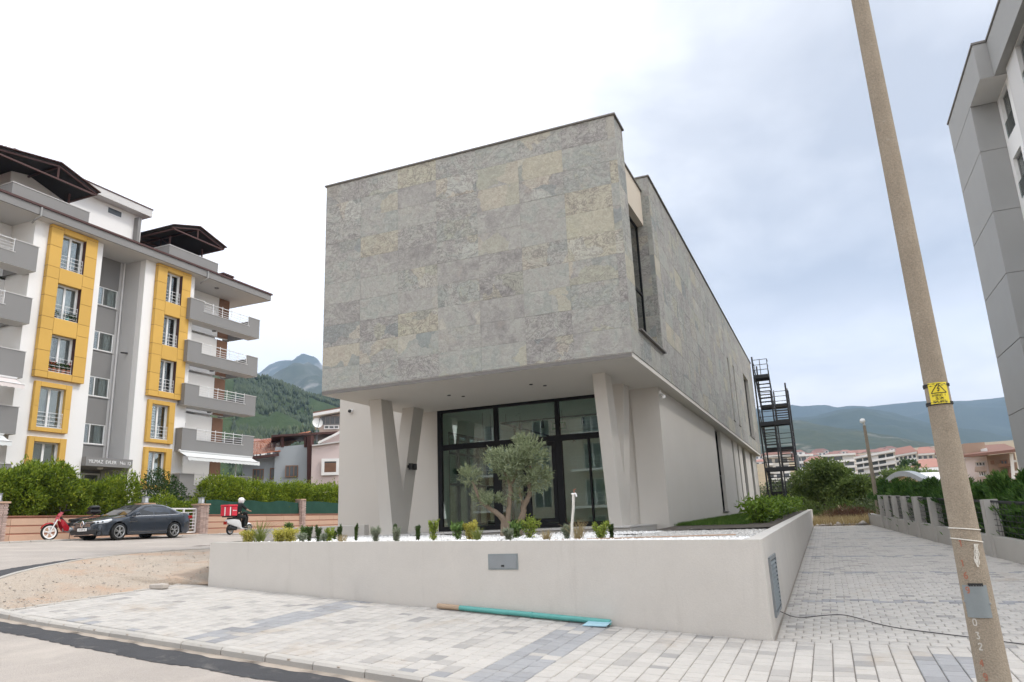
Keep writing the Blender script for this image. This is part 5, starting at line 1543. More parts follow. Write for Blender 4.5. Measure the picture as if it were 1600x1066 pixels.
# flower pots behind the window rails
def pots(y0, y1, z, n, x, flower, labels):
    for i in range(n):
        y = y0 + (y1 - y0) * (i + .5) / n
        t_ = thing('flower_pot', labels[i], 'flower pot', (x, y, z), group='flower pots on the left ochre window')
        m = MB(); m.lathe((x, y, z), [(0, 0), (.075, 0), (.105, .19), (.12, .19), (.12, .23), (.09, .23)], 12); m.build('pot', M['terracotta'], t_, smooth=True)
        P, D = ell_points(120, (x, y, z + .38), (.13, .13, .18), 3 + i, .3, 4); foliage('plant', P, D, .11, .05, M['shrubdark'], t_, .4)
        if flower and i in (0, 1, 4):
            P, D = ell_points(40, (x, y, z + .5), (.13, .13, .12), 3 + i, .3, 4); foliage('bloom', P, D, .07, .06, M['flower'], t_, .4)
pots(26.16, 27.6, 10.76, 5, AX + .02, True, ['flower pot with red blooms at the left end of the railed ochre window', 'second flower pot from the left behind the window rail, red blooms', 'middle flower pot of five behind the window rail', 'fourth flower pot from the left behind the window rail', 'fullest flower pot at the right end of the railed ochre window'])
for i, (y, lab) in enumerate(((26.35, 'small dark potted plant left on the ochre window one floor up'), (27.05, 'potted plant in middle of the ochre window one floor up'), (27.45, 'low potted plant at right of the ochre window one floor up'))):
    z = 13.8
    t_ = thing('flower_pot', lab, 'flower pot', (AX + .02, y, z), group='flower pots on the left ochre window')
    m = MB(); m.lathe((AX + .02, y, z), [(0, 0), (.08, 0), (.11, .18), (.09, .18)], 12); m.build('pot', M['green_pipe'] if i == 1 else M['black'], t_, smooth=True)
    P, D = ell_points(90, (AX + .02, y, z + .28), (.13, .14, .14), 30 + i, .3, 4); foliage('plant', P, D, .10, .05, M['shrubdark'], t_, .4)

# ------------------------------------------------------------------ street front of the flats: pavement, banded wall, gate
sw = bpy.data.objects.new('sidewalk', None); C.objects.link(sw); sw['kind'] = 'structure'; WL['sidewalk'] = Vector((0, 0, 0))
B(-30.2, -28.15, 5, 62, 1.0, 1.70).build('paving_bed', M['redpave'], sw)
y = 6.0
ksm = MB().cbox(-.075, .075, -.395, .395, -.3, .0, .02).mesh('kerb_stone', M['kerb'])
while y < 50: piece('kerb_stone', ksm, sw, (-28.07, y, 1.735 + random.uniform(-.008, .008))); y += .8
XW = -30.0
def band_wall(label, y0, y1, top=2.72):
    t_ = thing('boundary_wall', label, 'wall', (XW - .15, (y0 + y1) / 2, 1.7))
    z = 1.72; lay = 0
    n = max(1, round((y1 - y0) / 1.5))
    while z < top - .08:
        h = .26
        for i in range(n):
            a, b = y0 + (y1 - y0) * i / n, y0 + (y1 - y0) * (i + 1) / n
            MB().cbox(XW - .3, XW, a + .004, b - .004, z, min(z + h, top - .04), .008).build('stone_course', M['pinkstone'], t_)
        z += h
        if z < top - .1: B(XW - .28, XW - .02, y0, y1, z, z + .055).build('red_course', M['redband'], t_); z += .055
    B(XW - .33, XW + .03, y0, y1, top - .038, top).build('coping', M['redband'], t_)
gy0, gy1, py = on_x(229, 800, XW).y, on_x(317, 800, XW).y, on_x(472, 810, XW).y
band_wall('pale stone wall with red courses behind the red motorcycle', 9.0, gy0 - .28)
band_wall('pale stone wall with red courses behind the delivery scooter', gy1 + .28, py - .18)
band_wall('pale stone wall with red courses beyond the brick pier', py + .18, 54)
def brick_pillar(y, label, z0=1.7, h=1.5, w=.55, lamp=True):
    t_ = thing('brick_pillar', label, 'pillar', (XW - .15, y, z0), group='brick gate pillars')
    bw, bh = .185, .068
    B(XW - .15 - w / 2 + .02, XW - .15 + w / 2 - .02, y - w / 2 + .02, y + w / 2 - .02, z0, z0 + h).build('pillar_core', M['mortar'], t_)
    fm = MB().cbox(-.02, .02, -bw / 2 + .006, bw / 2 - .006, -bh / 2 + .006, bh / 2 - .006, .004).mesh('brick', M['brickpale'])
    z = z0 + bh / 2; k = 0
    while z < z0 + h:
        for i in range(3):
            off = (i - 1) * bw + (.0 if k % 2 else .03)
            piece('brick', fm, t_, (XW - .15 + w / 2 - .005, y + off, z)); 
            if i != 1: pass
            piece('brick', fm, t_, (XW - .15 + off, y - w / 2 + .005, z), R(90))
        z += bh; k += 1
    B(XW - .15 - w / 2 - .06, XW - .15 + w / 2 + .06, y - w / 2 - .06, y + w / 2 + .06, z0 + h, z0 + h + .07).build('cap', M['pinkstone'], t_)
    if lamp:
        m = MB(); m.box(XW - .28, XW - .02, y - .13, y + .13, z0 + h + .07, z0 + h + .11); m.box(XW - .27, XW - .03, y - .12, y + .12, z0 + h + .36, z0 + h + .40)
        for sx in (-.26, -.06):
            for sy in (-.11, .09): m.box(XW + sx, XW + sx + .02, y + sy, y + sy + .02, z0 + h + .11, z0 + h + .36)
        l_ = m.build('lantern', M['boxgrey'], t_); B(XW - .24, XW - .06, y - .09, y + .09, z0 + h + .11, z0 + h + .36).build('lantern_glass', M['lampclear'], l_)
brick_pillar(gy0, 'left brick gate pillar with lantern behind the parked car'); brick_pillar(gy1, 'right brick gate pillar with lantern beside the delivery scooter')
brick_pillar(on_x(472, 810, XW).y, 'slim brick pier between the two green screens', 1.7, 1.85, .35, False)
brick_pillar(on_x(-4, 810, XW).y, 'brick pillar at the far left edge by the tall hedge', 1.7, 1.5)
gt = thing('gate', 'pale metal gate of bars between two brick pillars', 'gate', (XW - .15, (gy0 + gy1) / 2, 1.7))
ga, gb = gy0 + .32, gy1 - .32
m = MB(); x = XW - .15
for z in (1.86, 3.02): m.bar((x, ga, z), (x, gb, z), .06, .07)
for f in (0, .33, .52, .72, 1): m.bar((x, ga + (gb - ga) * f, 1.86), (x, ga + (gb - ga) * f, 3.02), .07, .07, (1, 0, 0))
m.build('gate_frame', M['metal'], gt)
for z in (2.02, 2.18, 2.34, 2.50, 2.66, 2.84): MB().bar((x, ga, z), (x, gb, z), .03, .03).build('gate_bar', M['metal'], gt)
for i in range(9): yy = ga + (gb - ga) * (i + .5) / 9; MB().bar((x, yy, 2.02), (x, yy, 2.84), .02, .02, (1, 0, 0)).build('gate_bar', M['metal'], gt)
B(XW - .4, XW + .1, gy0 + .28, gy1 - .28, 1.70, 1.78).build('threshold', M['pinkstone'], gt)
# green screen cloth on the wall
def screen(label, y0, y1, z0, z1):
    V = []; n = 30
    for i in range(n + 1):
        yy = y0 + (y1 - y0) * i / n
        for j in range(5): V.append((XW - .12 + .025 * math.sin(i * 1.7 + j), yy, z0 + (z1 - z0) * j / 4 + (.05 * math.sin(i * .6) if j == 4 else 0)))
    o = npobj('screen_mesh', V, grid_faces(n + 1, 5), M['greenmesh'], smooth=True, loc=(XW - .12, (y0 + y1) / 2, z0))
    tag(o, label, 'screen')
py = on_x(472, 810, XW).y
screen('dark green screen cloth on the wall behind the scooter', gy1 + .3, py - .2, 2.72, 3.45)
screen('dark green screen cloth on the wall right of the brick pier', py + .2, 52, 2.72, 3.45)
B(-37.5, XW - .31, 9, 54, 1.2, 2.0).build('front_garden', M['verge'])['kind'] = 'structure'

# ------------------------------------------------------------------ block across the near road, seen mirrored in the shopfront
ob = thing('apartment_building', 'tan flats with white balconies mirrored in the glass entrance', 'building', (-8, -18, -.3))
OY = -18.0
OX0, OX1 = -30.0, 16.0
m = MB(); nfl = 4
cols = [-27 + 4.6 * i for i in range(9)]
for k in range(nfl):
    zb = -.5 + 3.0 * k; x = OX0
    for cx_ in cols:
        m.box(x, cx_ - .8, OY - .3, OY, zb, zb + 3); m.box(cx_ - .8, cx_ + .8, OY - .3, OY, zb + 2.5, zb + 3); m.box(cx_ - .8, cx_ + .8, OY - .3, OY, zb, zb + .35); x = cx_ + .8
    m.box(x, OX1, OY - .3, OY, zb, zb + 3)
m.box(OX0, OX1, OY - 9, OY - .9, -.5, 11.5)
m.build('wall', M['tan'], ob)
for k in range(nfl):
    for i, cx_ in enumerate(cols):
        zb = -.5 + 3.0 * k
        f = MB()
        for x in (cx_ - .77, cx_, cx_ + .77): f.box(x - .04, x + .04, OY - .2, OY - .12, zb + .35, zb + 2.5)
        f.box(cx_ - .8, cx_ + .8, OY - .2, OY - .12, zb + 2.42, zb + 2.5)
        w = f.build('window', M['pvc'], ob); B(cx_ - .76, cx_ + .76, OY - .17, OY - .16, zb + .36, zb + 2.43).build('pane', M['farwin'], w)
        if i % 2 == 0 and k:
            b_ = B(cx_ - 1.5, cx_ + 1.5, OY + .002, OY + 1.2, zb + .1, zb + .28).build('balcony', M['white'], ob)
            r_ = MB()
            for h in (.4, .7, 1.0): r_.bar((cx_ - 1.5, OY + 1.15, zb + .28 + h), (cx_ + 1.5, OY + 1.15, zb + .28 + h), .03, .03)
            for s_ in range(7): r_.bar((cx_ - 1.5 + .5 * s_, OY + 1.15, zb + .28), (cx_ - 1.5 + .5 * s_, OY + 1.15, zb + 1.28), .025, .025, (1, 0, 0))
            r_.build('railing', M['metal'], b_)
B(OX0 - .6, OX1 + .6, OY - 9, OY + .7, 11.5, 11.8).build('roof', M['redtile'], ob)
B(-30, 18, -16.4, -16.2, -.8, .5).build('garden_wall', M['pinkstone'], ob)

# ------------------------------------------------------------------ grey block on the right (faces -X)
rb = thing('apartment_building', 'tall grey flats with a projecting end pier at the right edge', 'building', (9.5, 38, 0))
RX = 8.65
zt = 21.9
def rbx(name, x0, x1, y0, y1, z0, z1, mat, par=None): return B(x0, x1, y0, y1, z0, z1).build(name, M[mat], par or rb)
zj = [-1.0, 2.9, 5.8, 8.7, 11.7, 14.7, 17.72, 20.1]
for a, b in zip(zj, zj[1:]):
    MB().cbox(RX, 10.4, 37.6, 42.65, a + .012, b - .012, .01).build('cladding_panel', M['grey2'], rb)
rbx('pier_core', RX + .03, 10.3, 37.63, 42.6, -1, 20.1, 'grey')
MB().cbox(RX, 10.6, 35.1, 42.68, 20.112, zt - .04, .01).build('roof_beam', M['grey2'], rb)
rbx('beam_soffit', RX + .02, 10.55, 35.12, 37.59, 20.098, 20.11, 'lightgrey')
rbx('coping', RX - .05, 10.7, 35.05, 42.75, zt - .04, zt + .06, 'coping')
XWl = 9.75
# window wall behind the pier, with holes
wy = [(36.35, 37.35)]
hol = [(35.75, 37.2, 17.9, 20.0), (35.75, 37.2, 14.9, 16.9), (35.75, 37.2, 11.9, 13.9), (35.75, 37.2, 8.9, 10.9), (35.75, 37.2, 5.9, 7.9), (35.75, 37.2, 2.9, 4.9)]
m = MB(); zc = -1
for a, b, c, d in sorted(hol, key=lambda h: h[2]):
    m.box(XWl, XWl + .3, 34.6, 37.598, zc, c); m.box(XWl, XWl + .3, 34.6, a, c, d); m.box(XWl, XWl + .3, b, 37.598, c, d); zc = d
m.box(XWl, XWl + .3, 34.6, 37.598, zc, 20.095); m.build('wall', M['white'], rb)
def rwin(a, b, c, d, x):
    f = MB()
    for yy in (a + .04, b - .04): f.box(x - .03, x + .04, yy - .04, yy + .04, c, d)
    for zz in (c + .04, c + .75, d - .04): f.box(x - .029, x + .039, a, b, zz - .04, zz + .04)
    w = f.build('window', M['grey'], rb); rbx('pane', x, x + .01, a + .05, b - .05, c + .05, d - .05, 'winglass', w); rbx('room_back', x + .6, x + .65, a - .2, b + .2, c - .3, d + .3, 'room', w)
    m = MB(); m.box(x - .19, x - .18, a + .03, b - .03, c + .04, c + .78); m.build('glass_guard', M['winglass'], w)
for h in hol: rwin(*h, XWl + .18)
# nearer part of the front, standing further out to the right
m = MB(); zc = -1; X2 = 9.55
h2 = [(29.3, 32.9, z + .25, z + 2.35) for z in (2.7, 5.7, 8.7, 11.7, 14.7, 17.7)]
for a, b, c, d in h2:
    m.box(X2, X2 + .35, 16, 34.598, zc, c); m.box(X2, X2 + .35, 16, a, c, d); m.box(X2, X2 + .35, b, 34.598, c, d); zc = d
m.box(X2, X2 + .35, 16, 34.598, zc, 20.095); m.build('wall', M['lightgrey'], rb)
for h in h2: rwin(*h, X2 + .2)
MB().cbox(9.2, 10.6, 14, 35.09, 20.112, zt - .04, .01).build('roof_beam', M['grey2'], rb)
rbx('coping', 9.15, 10.7, 14, 35.04, zt - .04, zt + .06, 'coping')
rbx('core', 10.45, 22, 14, 42.6, -1, zt - .1, 'grey2')
# ------------------------------------------------------------------ fence, hedge and poles along the drive
FX = 4.22
fn = thing('fence', 'low concrete wall with grey posts and wire panels along the drive', 'fence', (fx(22) + .12, 22, 0))
def fy(px_):
    """where the sight line of a photo column meets the fence line"""
    d_ = ray(px_, 820); k = d_.x / d_.y; return (3.95 + .11 * 21) / (k + .11)
posts_y = [fy(v) for v in (1381, 1390, 1402, 1417, 1435, 1460, 1497, 1545)]
posts_y += [posts_y[-1] - 3.3, posts_y[-1] - 6.6]
FD = Vector((-.11, 1, 0)).normalized(); FN = Vector((1, .11, 0)).normalized()
def fpt(y, off=0.0, z=0.0): return Vector((fx(y), y, g(fx(y), y) + z)) + FN * off
y = 9.0
while y < 41.5:
    b = min(y + 3.0, 41.6); m = MB(); m.prism([fpt(y, 0, -.4), fpt(y, .22, -.4), fpt(y, .22, .52), fpt(y, 0, .52)], fpt(b) - fpt(y)); m.build('wall', M['concrete'], fn); y += 3.0
for py_ in posts_y:
    m = MB()
    for (o0, o1, s0, s1, z1_) in ((-.06, .26, -.17, .17, 1.5), (-.075, -.062, -.10, -.03, 1.48)):
        p_ = fpt(py_); m.prism([p_ + FN * a_ + FD * c_ + Vector((0, 0, -.05)) for a_, c_ in ((o0, s0), (o1, s0), (o1, s1), (o0, s1))], (0, 0, z1_))
    m.build('post', M['concrete'], fn)
for a, b in zip(posts_y, posts_y[1:]):
    for k in range(6): MB().bar(fpt(b, .1, .66 + k * .14), fpt(a, .1, .66 + k * .14), .012, .012).build('wire', M['blacksteel'], fn)
    m = MB(); m.bar(fpt(b, .1, 1.40), fpt(a, .1, 1.40), .035, .05); n = 14
    for i in range(n): yy = b + (a - b) * (i + .5) / n; m.bar(fpt(yy, .1, .55), fpt(yy, .1, 1.40), .008, .008, (1, 0, 0))
    m.build('fence_panel', M['blacksteel'], fn)
ords = ['first', 'second', 'third', 'fourth', 'fifth', 'sixth', 'seventh', 'eighth', 'ninth', 'tenth', 'eleventh', 'twelfth', 'thirteenth', 'fourteenth', 'fifteenth', 'sixteenth', 'seventeenth', 'eighteenth', 'nineteenth', 'twentieth', 'twenty-first', 'twenty-second']
y = 10.2; k = 0
while y < 41.5:
    c_ = fpt(y, 1.12); z = c_.z; h = 1.42 + .0 * k + .16 * math.sin(k * 2.3) + .12 * math.sin(k * 5.1) + (.08 if y < 22 else 0); w = 1.0
    t_ = thing('cypress', '%s cypress of the hedge behind the drive fence, counted from the near end' % ords[k], 'cypress', (c_.x, y, z - .2), group='cypress hedge along the drive')
    n = 12000 if y < 26 else 7000
    f = rng.random(n) ** .8
    an = rng.uniform(0, 6.283, n); prof = np.clip(1.05 - .55 * f ** 2.4, .15, 2) * (1 + .24 * np.sin(an * 3 + f * 7 + k) + .18 * np.sin(an * 7 - f * 19))
    rr = w * prof * (1 - .5 * rng.random(n) ** 2)
    P = np.stack([c_.x + rr * np.cos(an), y + rr * np.sin(an), z + .25 + f * h + .14 * np.sin(an * 5 + k)], 1)
    hid = (P[:, 0] < [fx(v) + .32 for v in P[:, 1]]) & (P[:, 2] < z + 1.15) & (rng.random(n) < .97); P = P[~hid]; an = an[~hid]
    D = np.stack([np.cos(an), np.sin(an), .8 + 0 * an], 1)
    foliage('crown', P, D, .17 if y < 26 else .2, .045, M['cypress'], t_, .45, .7)
    MB().tube([(c_.x, y, z - .3), (c_.x, y, z + h * .8)], [.07, .02], 7).build('trunk', M['bark'], t_)
    y += 1.5; k += 1
# ---- concrete pole in the foreground
PX_, PY_ = 1.168, 8.48
def pxz(z): return PX_ - .0125 * (z - 1.65)
pz = g(PX_, PY_)
pole = thing('utility_pole', 'tall weathered concrete utility pole in the foreground', 'pole', (PX_, PY_, pz))
def prad(z): return float(np.interp(z, [-.4, 1.65, 3.0, 7.5, 11], [.147, .124, .108, .088, .076]))
m = MB(); m.tube([(pxz(pz - .3 + i * .6), PY_, pz - .3 + i * .6) for i in range(18)], [prad(pz - .3 + i * .6) for i in range(18)], 32)
m.build('shaft', M['polecon'], pole, smooth=True)
def pole_pt(px, py, off=0.0):
    """point on the shaft that faces the camera at this pixel"""
    d_ = ray(px, py); best = None
    t = 5.0
    while t < 12:
        p = EYE_P + d_ * t
        if math.hypot(p.x - pxz(p.z), p.y - PY_) < prad(p.z) + off: return p
        t += .002
    a = EYE_P + d_ * (math.hypot(PX_, PY_) / math.hypot(d_.x, d_.y)); return a
def wrap(px, py, w, h, mat, name, parent, off=.004, cut=0.0, n=10):
    """thin sheet bent round the shaft, centred where the pixel looks"""
    c = pole_pt(px, py); a0 = math.atan2(c.y - PY_, c.x - pxz(c.z)); m = MB(); rg = []
    for i in range(n + 1):
        u = (i / n - .5) * w; col = []
        for j in range(2):
            z = c.z + (j - .5) * h; r_ = prad(z) + off; a = a0 + u / r_
            col.append(Vector((pxz(z) + r_ * math.cos(a), PY_ + r_ * math.sin(a), z)))
        rg.append(col)
    m.loft(rg)
    k = [[p + Vector((p.x - pxz(p.z), p.y - PY_, 0)).normalized() * .004 for p in col] for col in rg]
    m.loft(k)
    return m.build(name, mat, parent, smooth=True), c, a0
RS = .83
sg = thing('warning_sign', 'yellow high voltage danger sign strapped to the concrete pole', 'sign', tuple(pole_pt(1467, 614)))
o, c, a0 = wrap(1467, 614, .178, .214, M['signyellow'], 'sign_plate', sg, .006)
def on_shaft(u, v, c, a0, off):
    z = c.z + v; r_ = prad(z) + off; a = a0 + u / r_
    return Vector((pxz(z) + r_ * math.cos(a), PY_ + r_ * math.sin(a), z))
def ribbon(pts, w, c, a0, off, mb):
    """line drawn on the curved sheet"""
    pts = [(p_ * RS, q_ * RS) for p_, q_ in pts]; w = w * RS
    for (u0, v0), (u1, v1) in zip(pts, pts[1:]):
        d_ = Vector((u1 - u0, v1 - v0)); L = d_.length; n_ = Vector((-d_.y, d_.x)) / max(L, 1e-6) * w / 2; k = max(1, int(L / .02))
        for i in range(k):
            q = [(u0 + d_.x * t, v0 + d_.y * t) for t in (i / k, (i + 1) / k)]
            f = [on_shaft(q[0][0] + n_.x, q[0][1] + n_.y, c, a0, off), on_shaft(q[1][0] + n_.x, q[1][1] + n_.y, c, a0, off), on_shaft(q[1][0] - n_.x, q[1][1] - n_.y, c, a0, off), on_shaft(q[0][0] - n_.x, q[0][1] - n_.y, c, a0, off)]
            mb.add(f, [(0, 1, 2, 3)])
mb = MB(); ribbon([(-.085, .0), (.085, .0), (0, .112), (-.085, .0)], .010, c, a0, .012, mb); mb.build('warning_triangle', M['black'], sg, fix=False)
mb = MB(); ribbon([(.012, .085), (-.012, .052), (.012, .058), (-.004, .02)], .009, c, a0, .012, mb); ribbon([(-.016, .032), (-.005, .018), (.010, .034)], .006, c, a0, .012, mb); mb.build('lightning_bolt', M['black'], sg, fix=False)
# simple stroke letters so that the words follow the bent plate
STK = {'D': [[(0, 0), (0, 1), (.6, .8), (.7, .5), (.6, .2), (0, 0)]], 'I': [[(.35, 0), (.35, 1)]], 'K': [[(0, 0), (0, 1)], [(.7, 1), (0, .45), (.7, 0)]], 'A': [[(0, 0), (.35, 1), (.7, 0)], [(.15, .35), (.55, .35)]],
       'T': [[(.35, 0), (.35, 1)], [(0, 1), (.7, 1)]], 'O': [[(.1, 0), (0, .3), (0, .7), (.1, 1), (.6, 1), (.7, .7), (.7, .3), (.6, 0), (.1, 0)]], 'L': [[(0, 1), (0, 0), (.65, 0)]], 'U': [[(0, 1), (0, .2), (.15, 0), (.55, 0), (.7, .2), (.7, 1)]],
       'M': [[(0, 0), (0, 1), (.35, .4), (.7, 1), (.7, 0)]], 'E': [[(.65, 0), (0, 0), (0, 1), (.65, 1)], [(0, .5), (.5, .5)]], 'H': [[(0, 0), (0, 1)], [(.7, 0), (.7, 1)], [(0, .5), (.7, .5)]], 'S': [[(.7, .85), (.5, 1), (.15, 1), (0, .8), (.1, .55), (.6, .45), (.7, .2), (.55, 0), (.15, 0), (0, .15)]],
       '9': [[(.65, .6), (.5, .45), (.15, .45), (0, .65), (0, .85), (.2, 1), (.5, 1), (.68, .8), (.65, .3), (.45, 0), (.15, 0)]], '0': [[(.1, 0), (0, .3), (0, .7), (.1, 1), (.6, 1), (.7, .7), (.7, .3), (.6, 0), (.1, 0)]], '3': [[(0, 1), (.6, 1), (.3, .6), (.65, .35), (.5, 0), (0, .05)]],
       '2': [[(0, .8), (.2, 1), (.55, 1), (.68, .75), (.5, .5), (0, 0), (.7, 0)]], '4': [[(.5, 0), (.5, 1), (0, .35), (.7, .35)]], '1': [[(.1, .8), (.4, 1), (.4, 0)]], '6': [[(.6, 1), (.2, .8), (0, .4), (.1, .1), (.4, 0), (.65, .2), (.6, .45), (.3, .55), (.05, .35)]], '!': [[(.3, .3), (.3, 1)], [(.3, 0), (.3, .1)]], '7': [[(0, 1), (.7, 1), (.25, 0)]]}
def stroke_text(s_, u, v, hgt, w, mb, c, a0, off, sp=1.0, dots=()):
    tot = len(s_) * .95 * hgt * .78 * sp; x = u - tot / 2
    for ch in s_:
        for line in STK.get(ch, []):
            ribbon([(x + p * hgt * .8, v + q * hgt) for p, q in line], w, c, a0, off, mb)
        x += .95 * hgt * .78 * sp
# seen from the camera, u grows to the right when the angle grows
mb = MB(); stroke_text('DIKKAT !', 0, -.042, .026, .0048, mb, c, a0, .012); mb.build('lettering', M['black'], sg, fix=False)
mb = MB(); stroke_text('OLUM', 0, -.079, .026, .0048, mb, c, a0, .012, 1.1)
for u_ in (-.042, -.032, .0 - .002 + .012 - .0, .020): ribbon([(u_, -.050), (u_ + .004, -.050)], .004, c, a0, .012, mb)
mb.build('lettering', M['black'], sg, fix=False)
mb = MB(); stroke_text('TEHLIKESI', 0, -.117, .025, .0046, mb, c, a0, .012); mb.build('lettering', M['black'], sg, fix=False)
RS = 1.0
for v_ in (.090, -.096):
    m = MB(); pts = [on_shaft(.012 * 0 + u_, v_ + .012 * math.sin(u_ * 4), c, a0, .007) for u_ in np.linspace(.10, .95, 18)]; m.tube(pts, .006, 6)
    pts = [on_shaft(-u_, v_ - .02 * u_, c, a0, .007) for u_ in np.linspace(.09, .95, 18)]; m.tube(pts, .006, 6); m.build('strap', M['black'], sg, smooth=True)
# white cord tied round the shaft
rp = thing('cord', 'white cord tied in two turns round the concrete pole with a hanging tail', 'cord', (PX_, PY_, pole_pt(1500, 830).z))
for (pa, pb) in (((1485, 825), (1523, 829)), ((1487, 841), (1527, 848))):
    ca = pole_pt(*pa); cb = pole_pt(*pb); z0, z1 = ca.z, cb.z; a1 = math.atan2(ca.y - PY_, ca.x - pxz(ca.z))
    m = MB(); m.tube([(pxz(z0) + (prad(z0) + .006) * math.cos(a1 + t), PY_ + (prad(z0) + .006) * math.sin(a1 + t), z0 + (z1 - z0) * .5 * (1 - math.cos(t)) ) for t in np.linspace(0, 6.283, 48)], .0055, 6); m.build('turn', M['rope'], rp, smooth=True)
kn = pole_pt(1524, 850)
for i in range(6):
    m = MB(); pts = [kn + Vector((.012 * math.sin(j * .9 + i * 2) + (i - 2.5) * .004 - .02 * (j / 9) , -.02 + .008 * math.cos(j * 1.3 + i), -.026 * j * (1 - .10 * (i % 3)) )) for j in range(9)]
    m.tube(pts, .004, 5); m.build('strand', M['rope'], rp, smooth=True)
# inspection plate with slot
ip = thing('inspection_plate', 'grey steel inspection plate on the lower concrete pole', 'plate', tuple(pole_pt(1526, 940)))
o, c2, a2 = wrap(1526, 940, .215, .29, M['boxgrey'], 'cover_plate', ip, .004)
o, c3, a3 = wrap(1524, 914, .125, .028, M['black'], 'slot', ip, .004)
mb = MB(); stroke_text('9', -.052, .075, .052, .012, mb, c2, a2, .010); mb.build('painted_number', M['redpaint'], ip, fix=False)
for u_, v_ in ((-.11, 0), (.11, -.02)):
    m = MB(); m.lathe(on_shaft(u_, v_, c2, a2, .0), [(0, .02), (.012, .018), (.012, 0)], 8, (math.cos(a2), math.sin(a2), 0)); m.build('bolt', M['zinc'], ip)
# stencilled numbers below
mk = MB()
for ch, px_, py_ in (('0', 1524, 972), ('3', 1529, 993), ('2', 1533, 1010)):
    cc_ = pole_pt(px_, py_); stroke_text(ch, 0, -.03, .055, .011, mk, cc_, math.atan2(cc_.y - PY_, cc_.x - pxz(cc_.z)), .003)
mk.build('painted_number', M['whitepaint'], pole, fix=False)
mk = MB()
for ch, px_, py_ in (('4', 1535, 1036), ('9', 1541, 1058), ('1', 1502, 849), ('1', 1505, 880), ('6', 1510, 899)):
    cc_ = pole_pt(px_, py_); stroke_text(ch, 0, -.03, .058, .012, mk, cc_, math.atan2(cc_.y - PY_, cc_.x - pxz(cc_.z)), .003)
mk.build('painted_number', M['redpaint'], pole, fix=False)
# slim lamp pole at the end of the drive
b_ = on_y(1376.5, 821, 40.2); b_.z = g(b_.x, 40.2) - .1; tp = at_d(1362, 664, math.hypot(b_.x, b_.y)); tp = Vector((b_.x - .05, b_.y, tp.z))
lp = thing('lamp_pole', 'slim concrete lamp pole with a white lamp at the end of the drive', 'lamp pole', tuple(b_))
MB().tube([b_, tp], [.115, .07], 10).build('shaft', M['polecon'], lp, smooth=True)
m = MB(); m.tube([tp, tp + Vector((0, 0, .14))], .05, 8); m.lathe(tp + Vector((-.05, -.1, .22)), [(0, -.11), (.11, -.08), (.14, .02), (.09, .09), (0, .11)], 12, (-.4, -.6, .5)); m.build('lamp_head', M['pvc'], lp, smooth=True)
# ---- loose things on the paving
P0, P1 = Vector((-6.30, wall_y(-6.30) - .075, 0)), Vector((-3.2, wall_y(-3.2) - .075, 0))
def gp(v, h): return Vector((v.x, v.y, g(v.x, v.y) + h))
pp = thing('pipe', 'long turquoise plastic pipe lying along the foot of the planter wall', 'pipe', tuple(gp((P0 + P1) / 2, 0)))
n = 14; pts = [gp(P0.lerp(P1, i / n), .052) for i in range(n + 1)]
MB().tube(pts[:3], .043, 12).build('dusty_end', M['rustypipe'], pp, smooth=True)
m = MB(); m.tube(pts[2:], .041, 12); m.tube([pts[8], pts[8].lerp(pts[9], .15)], .048, 12); m.build('pipe_body', M['green_pipe'], pp, smooth=True)
q = gp(Vector((-3.38, 10.98, 0)), .0)
m = MB(); m.prism([q + Vector((-.20, -.09, .012)), q + Vector((.17, -.12, .012)), q + Vector((.20, .10, .05)), q + Vector((-.16, .10, .05))], (0, 0, .012))
tag(m.build('sheet', M['bluesheet'], loc=tuple(q)), 'pale blue plastic sheet propped against the turquoise pipe', 'sheet')
# thin cable across the drive
cpts = [(-.93, 12.5, .12), (-.7, 12.6, 0), (-.35, 12.95, 0), (-.05, 13.1, 0), (.15, 12.8, 0), (.5, 12.1, 0), (.95, 11.75, 0), (1.5, 11.4, 0), (2.0, 11.0, 0), (3.2, 10.4, 0), (4.2, 10.1, 0)]
cp = [Vector((a, b, g(a, b) + .012 + h)) for a, b, h in cpts]; cp = chaikin(chaikin(cp))
tag(MB().tube(cp, .006, 6).build('cable', M['black'], smooth=True, loc=tuple(cp[3])), 'thin black cable lying across the paved drive', 'cable')
# broken kerb piece at the edge of the earth
q = at_d(290, 912, 17.0); q = Vector((-12.75, 11.55, g(-12.75, 11.55)))
m = MB(); m.cbox(q.x - .22, q.x + .16, q.y - .1, q.y + .08, q.z + .0, q.z + .10, .02); tag(m.build('rubble', M['stone'], loc=tuple(q)), 'broken grey kerb piece lying where paving meets bare earth', 'rubble')
q2 = q + Vector((-.25, .25, .05)); m = MB(); m.blob(q2, (.16, .09, .05), 4, .3); tag(m.build('stone', M['stone'], loc=tuple(q2)), 'rough flat stone beside the broken kerb piece', 'stone')
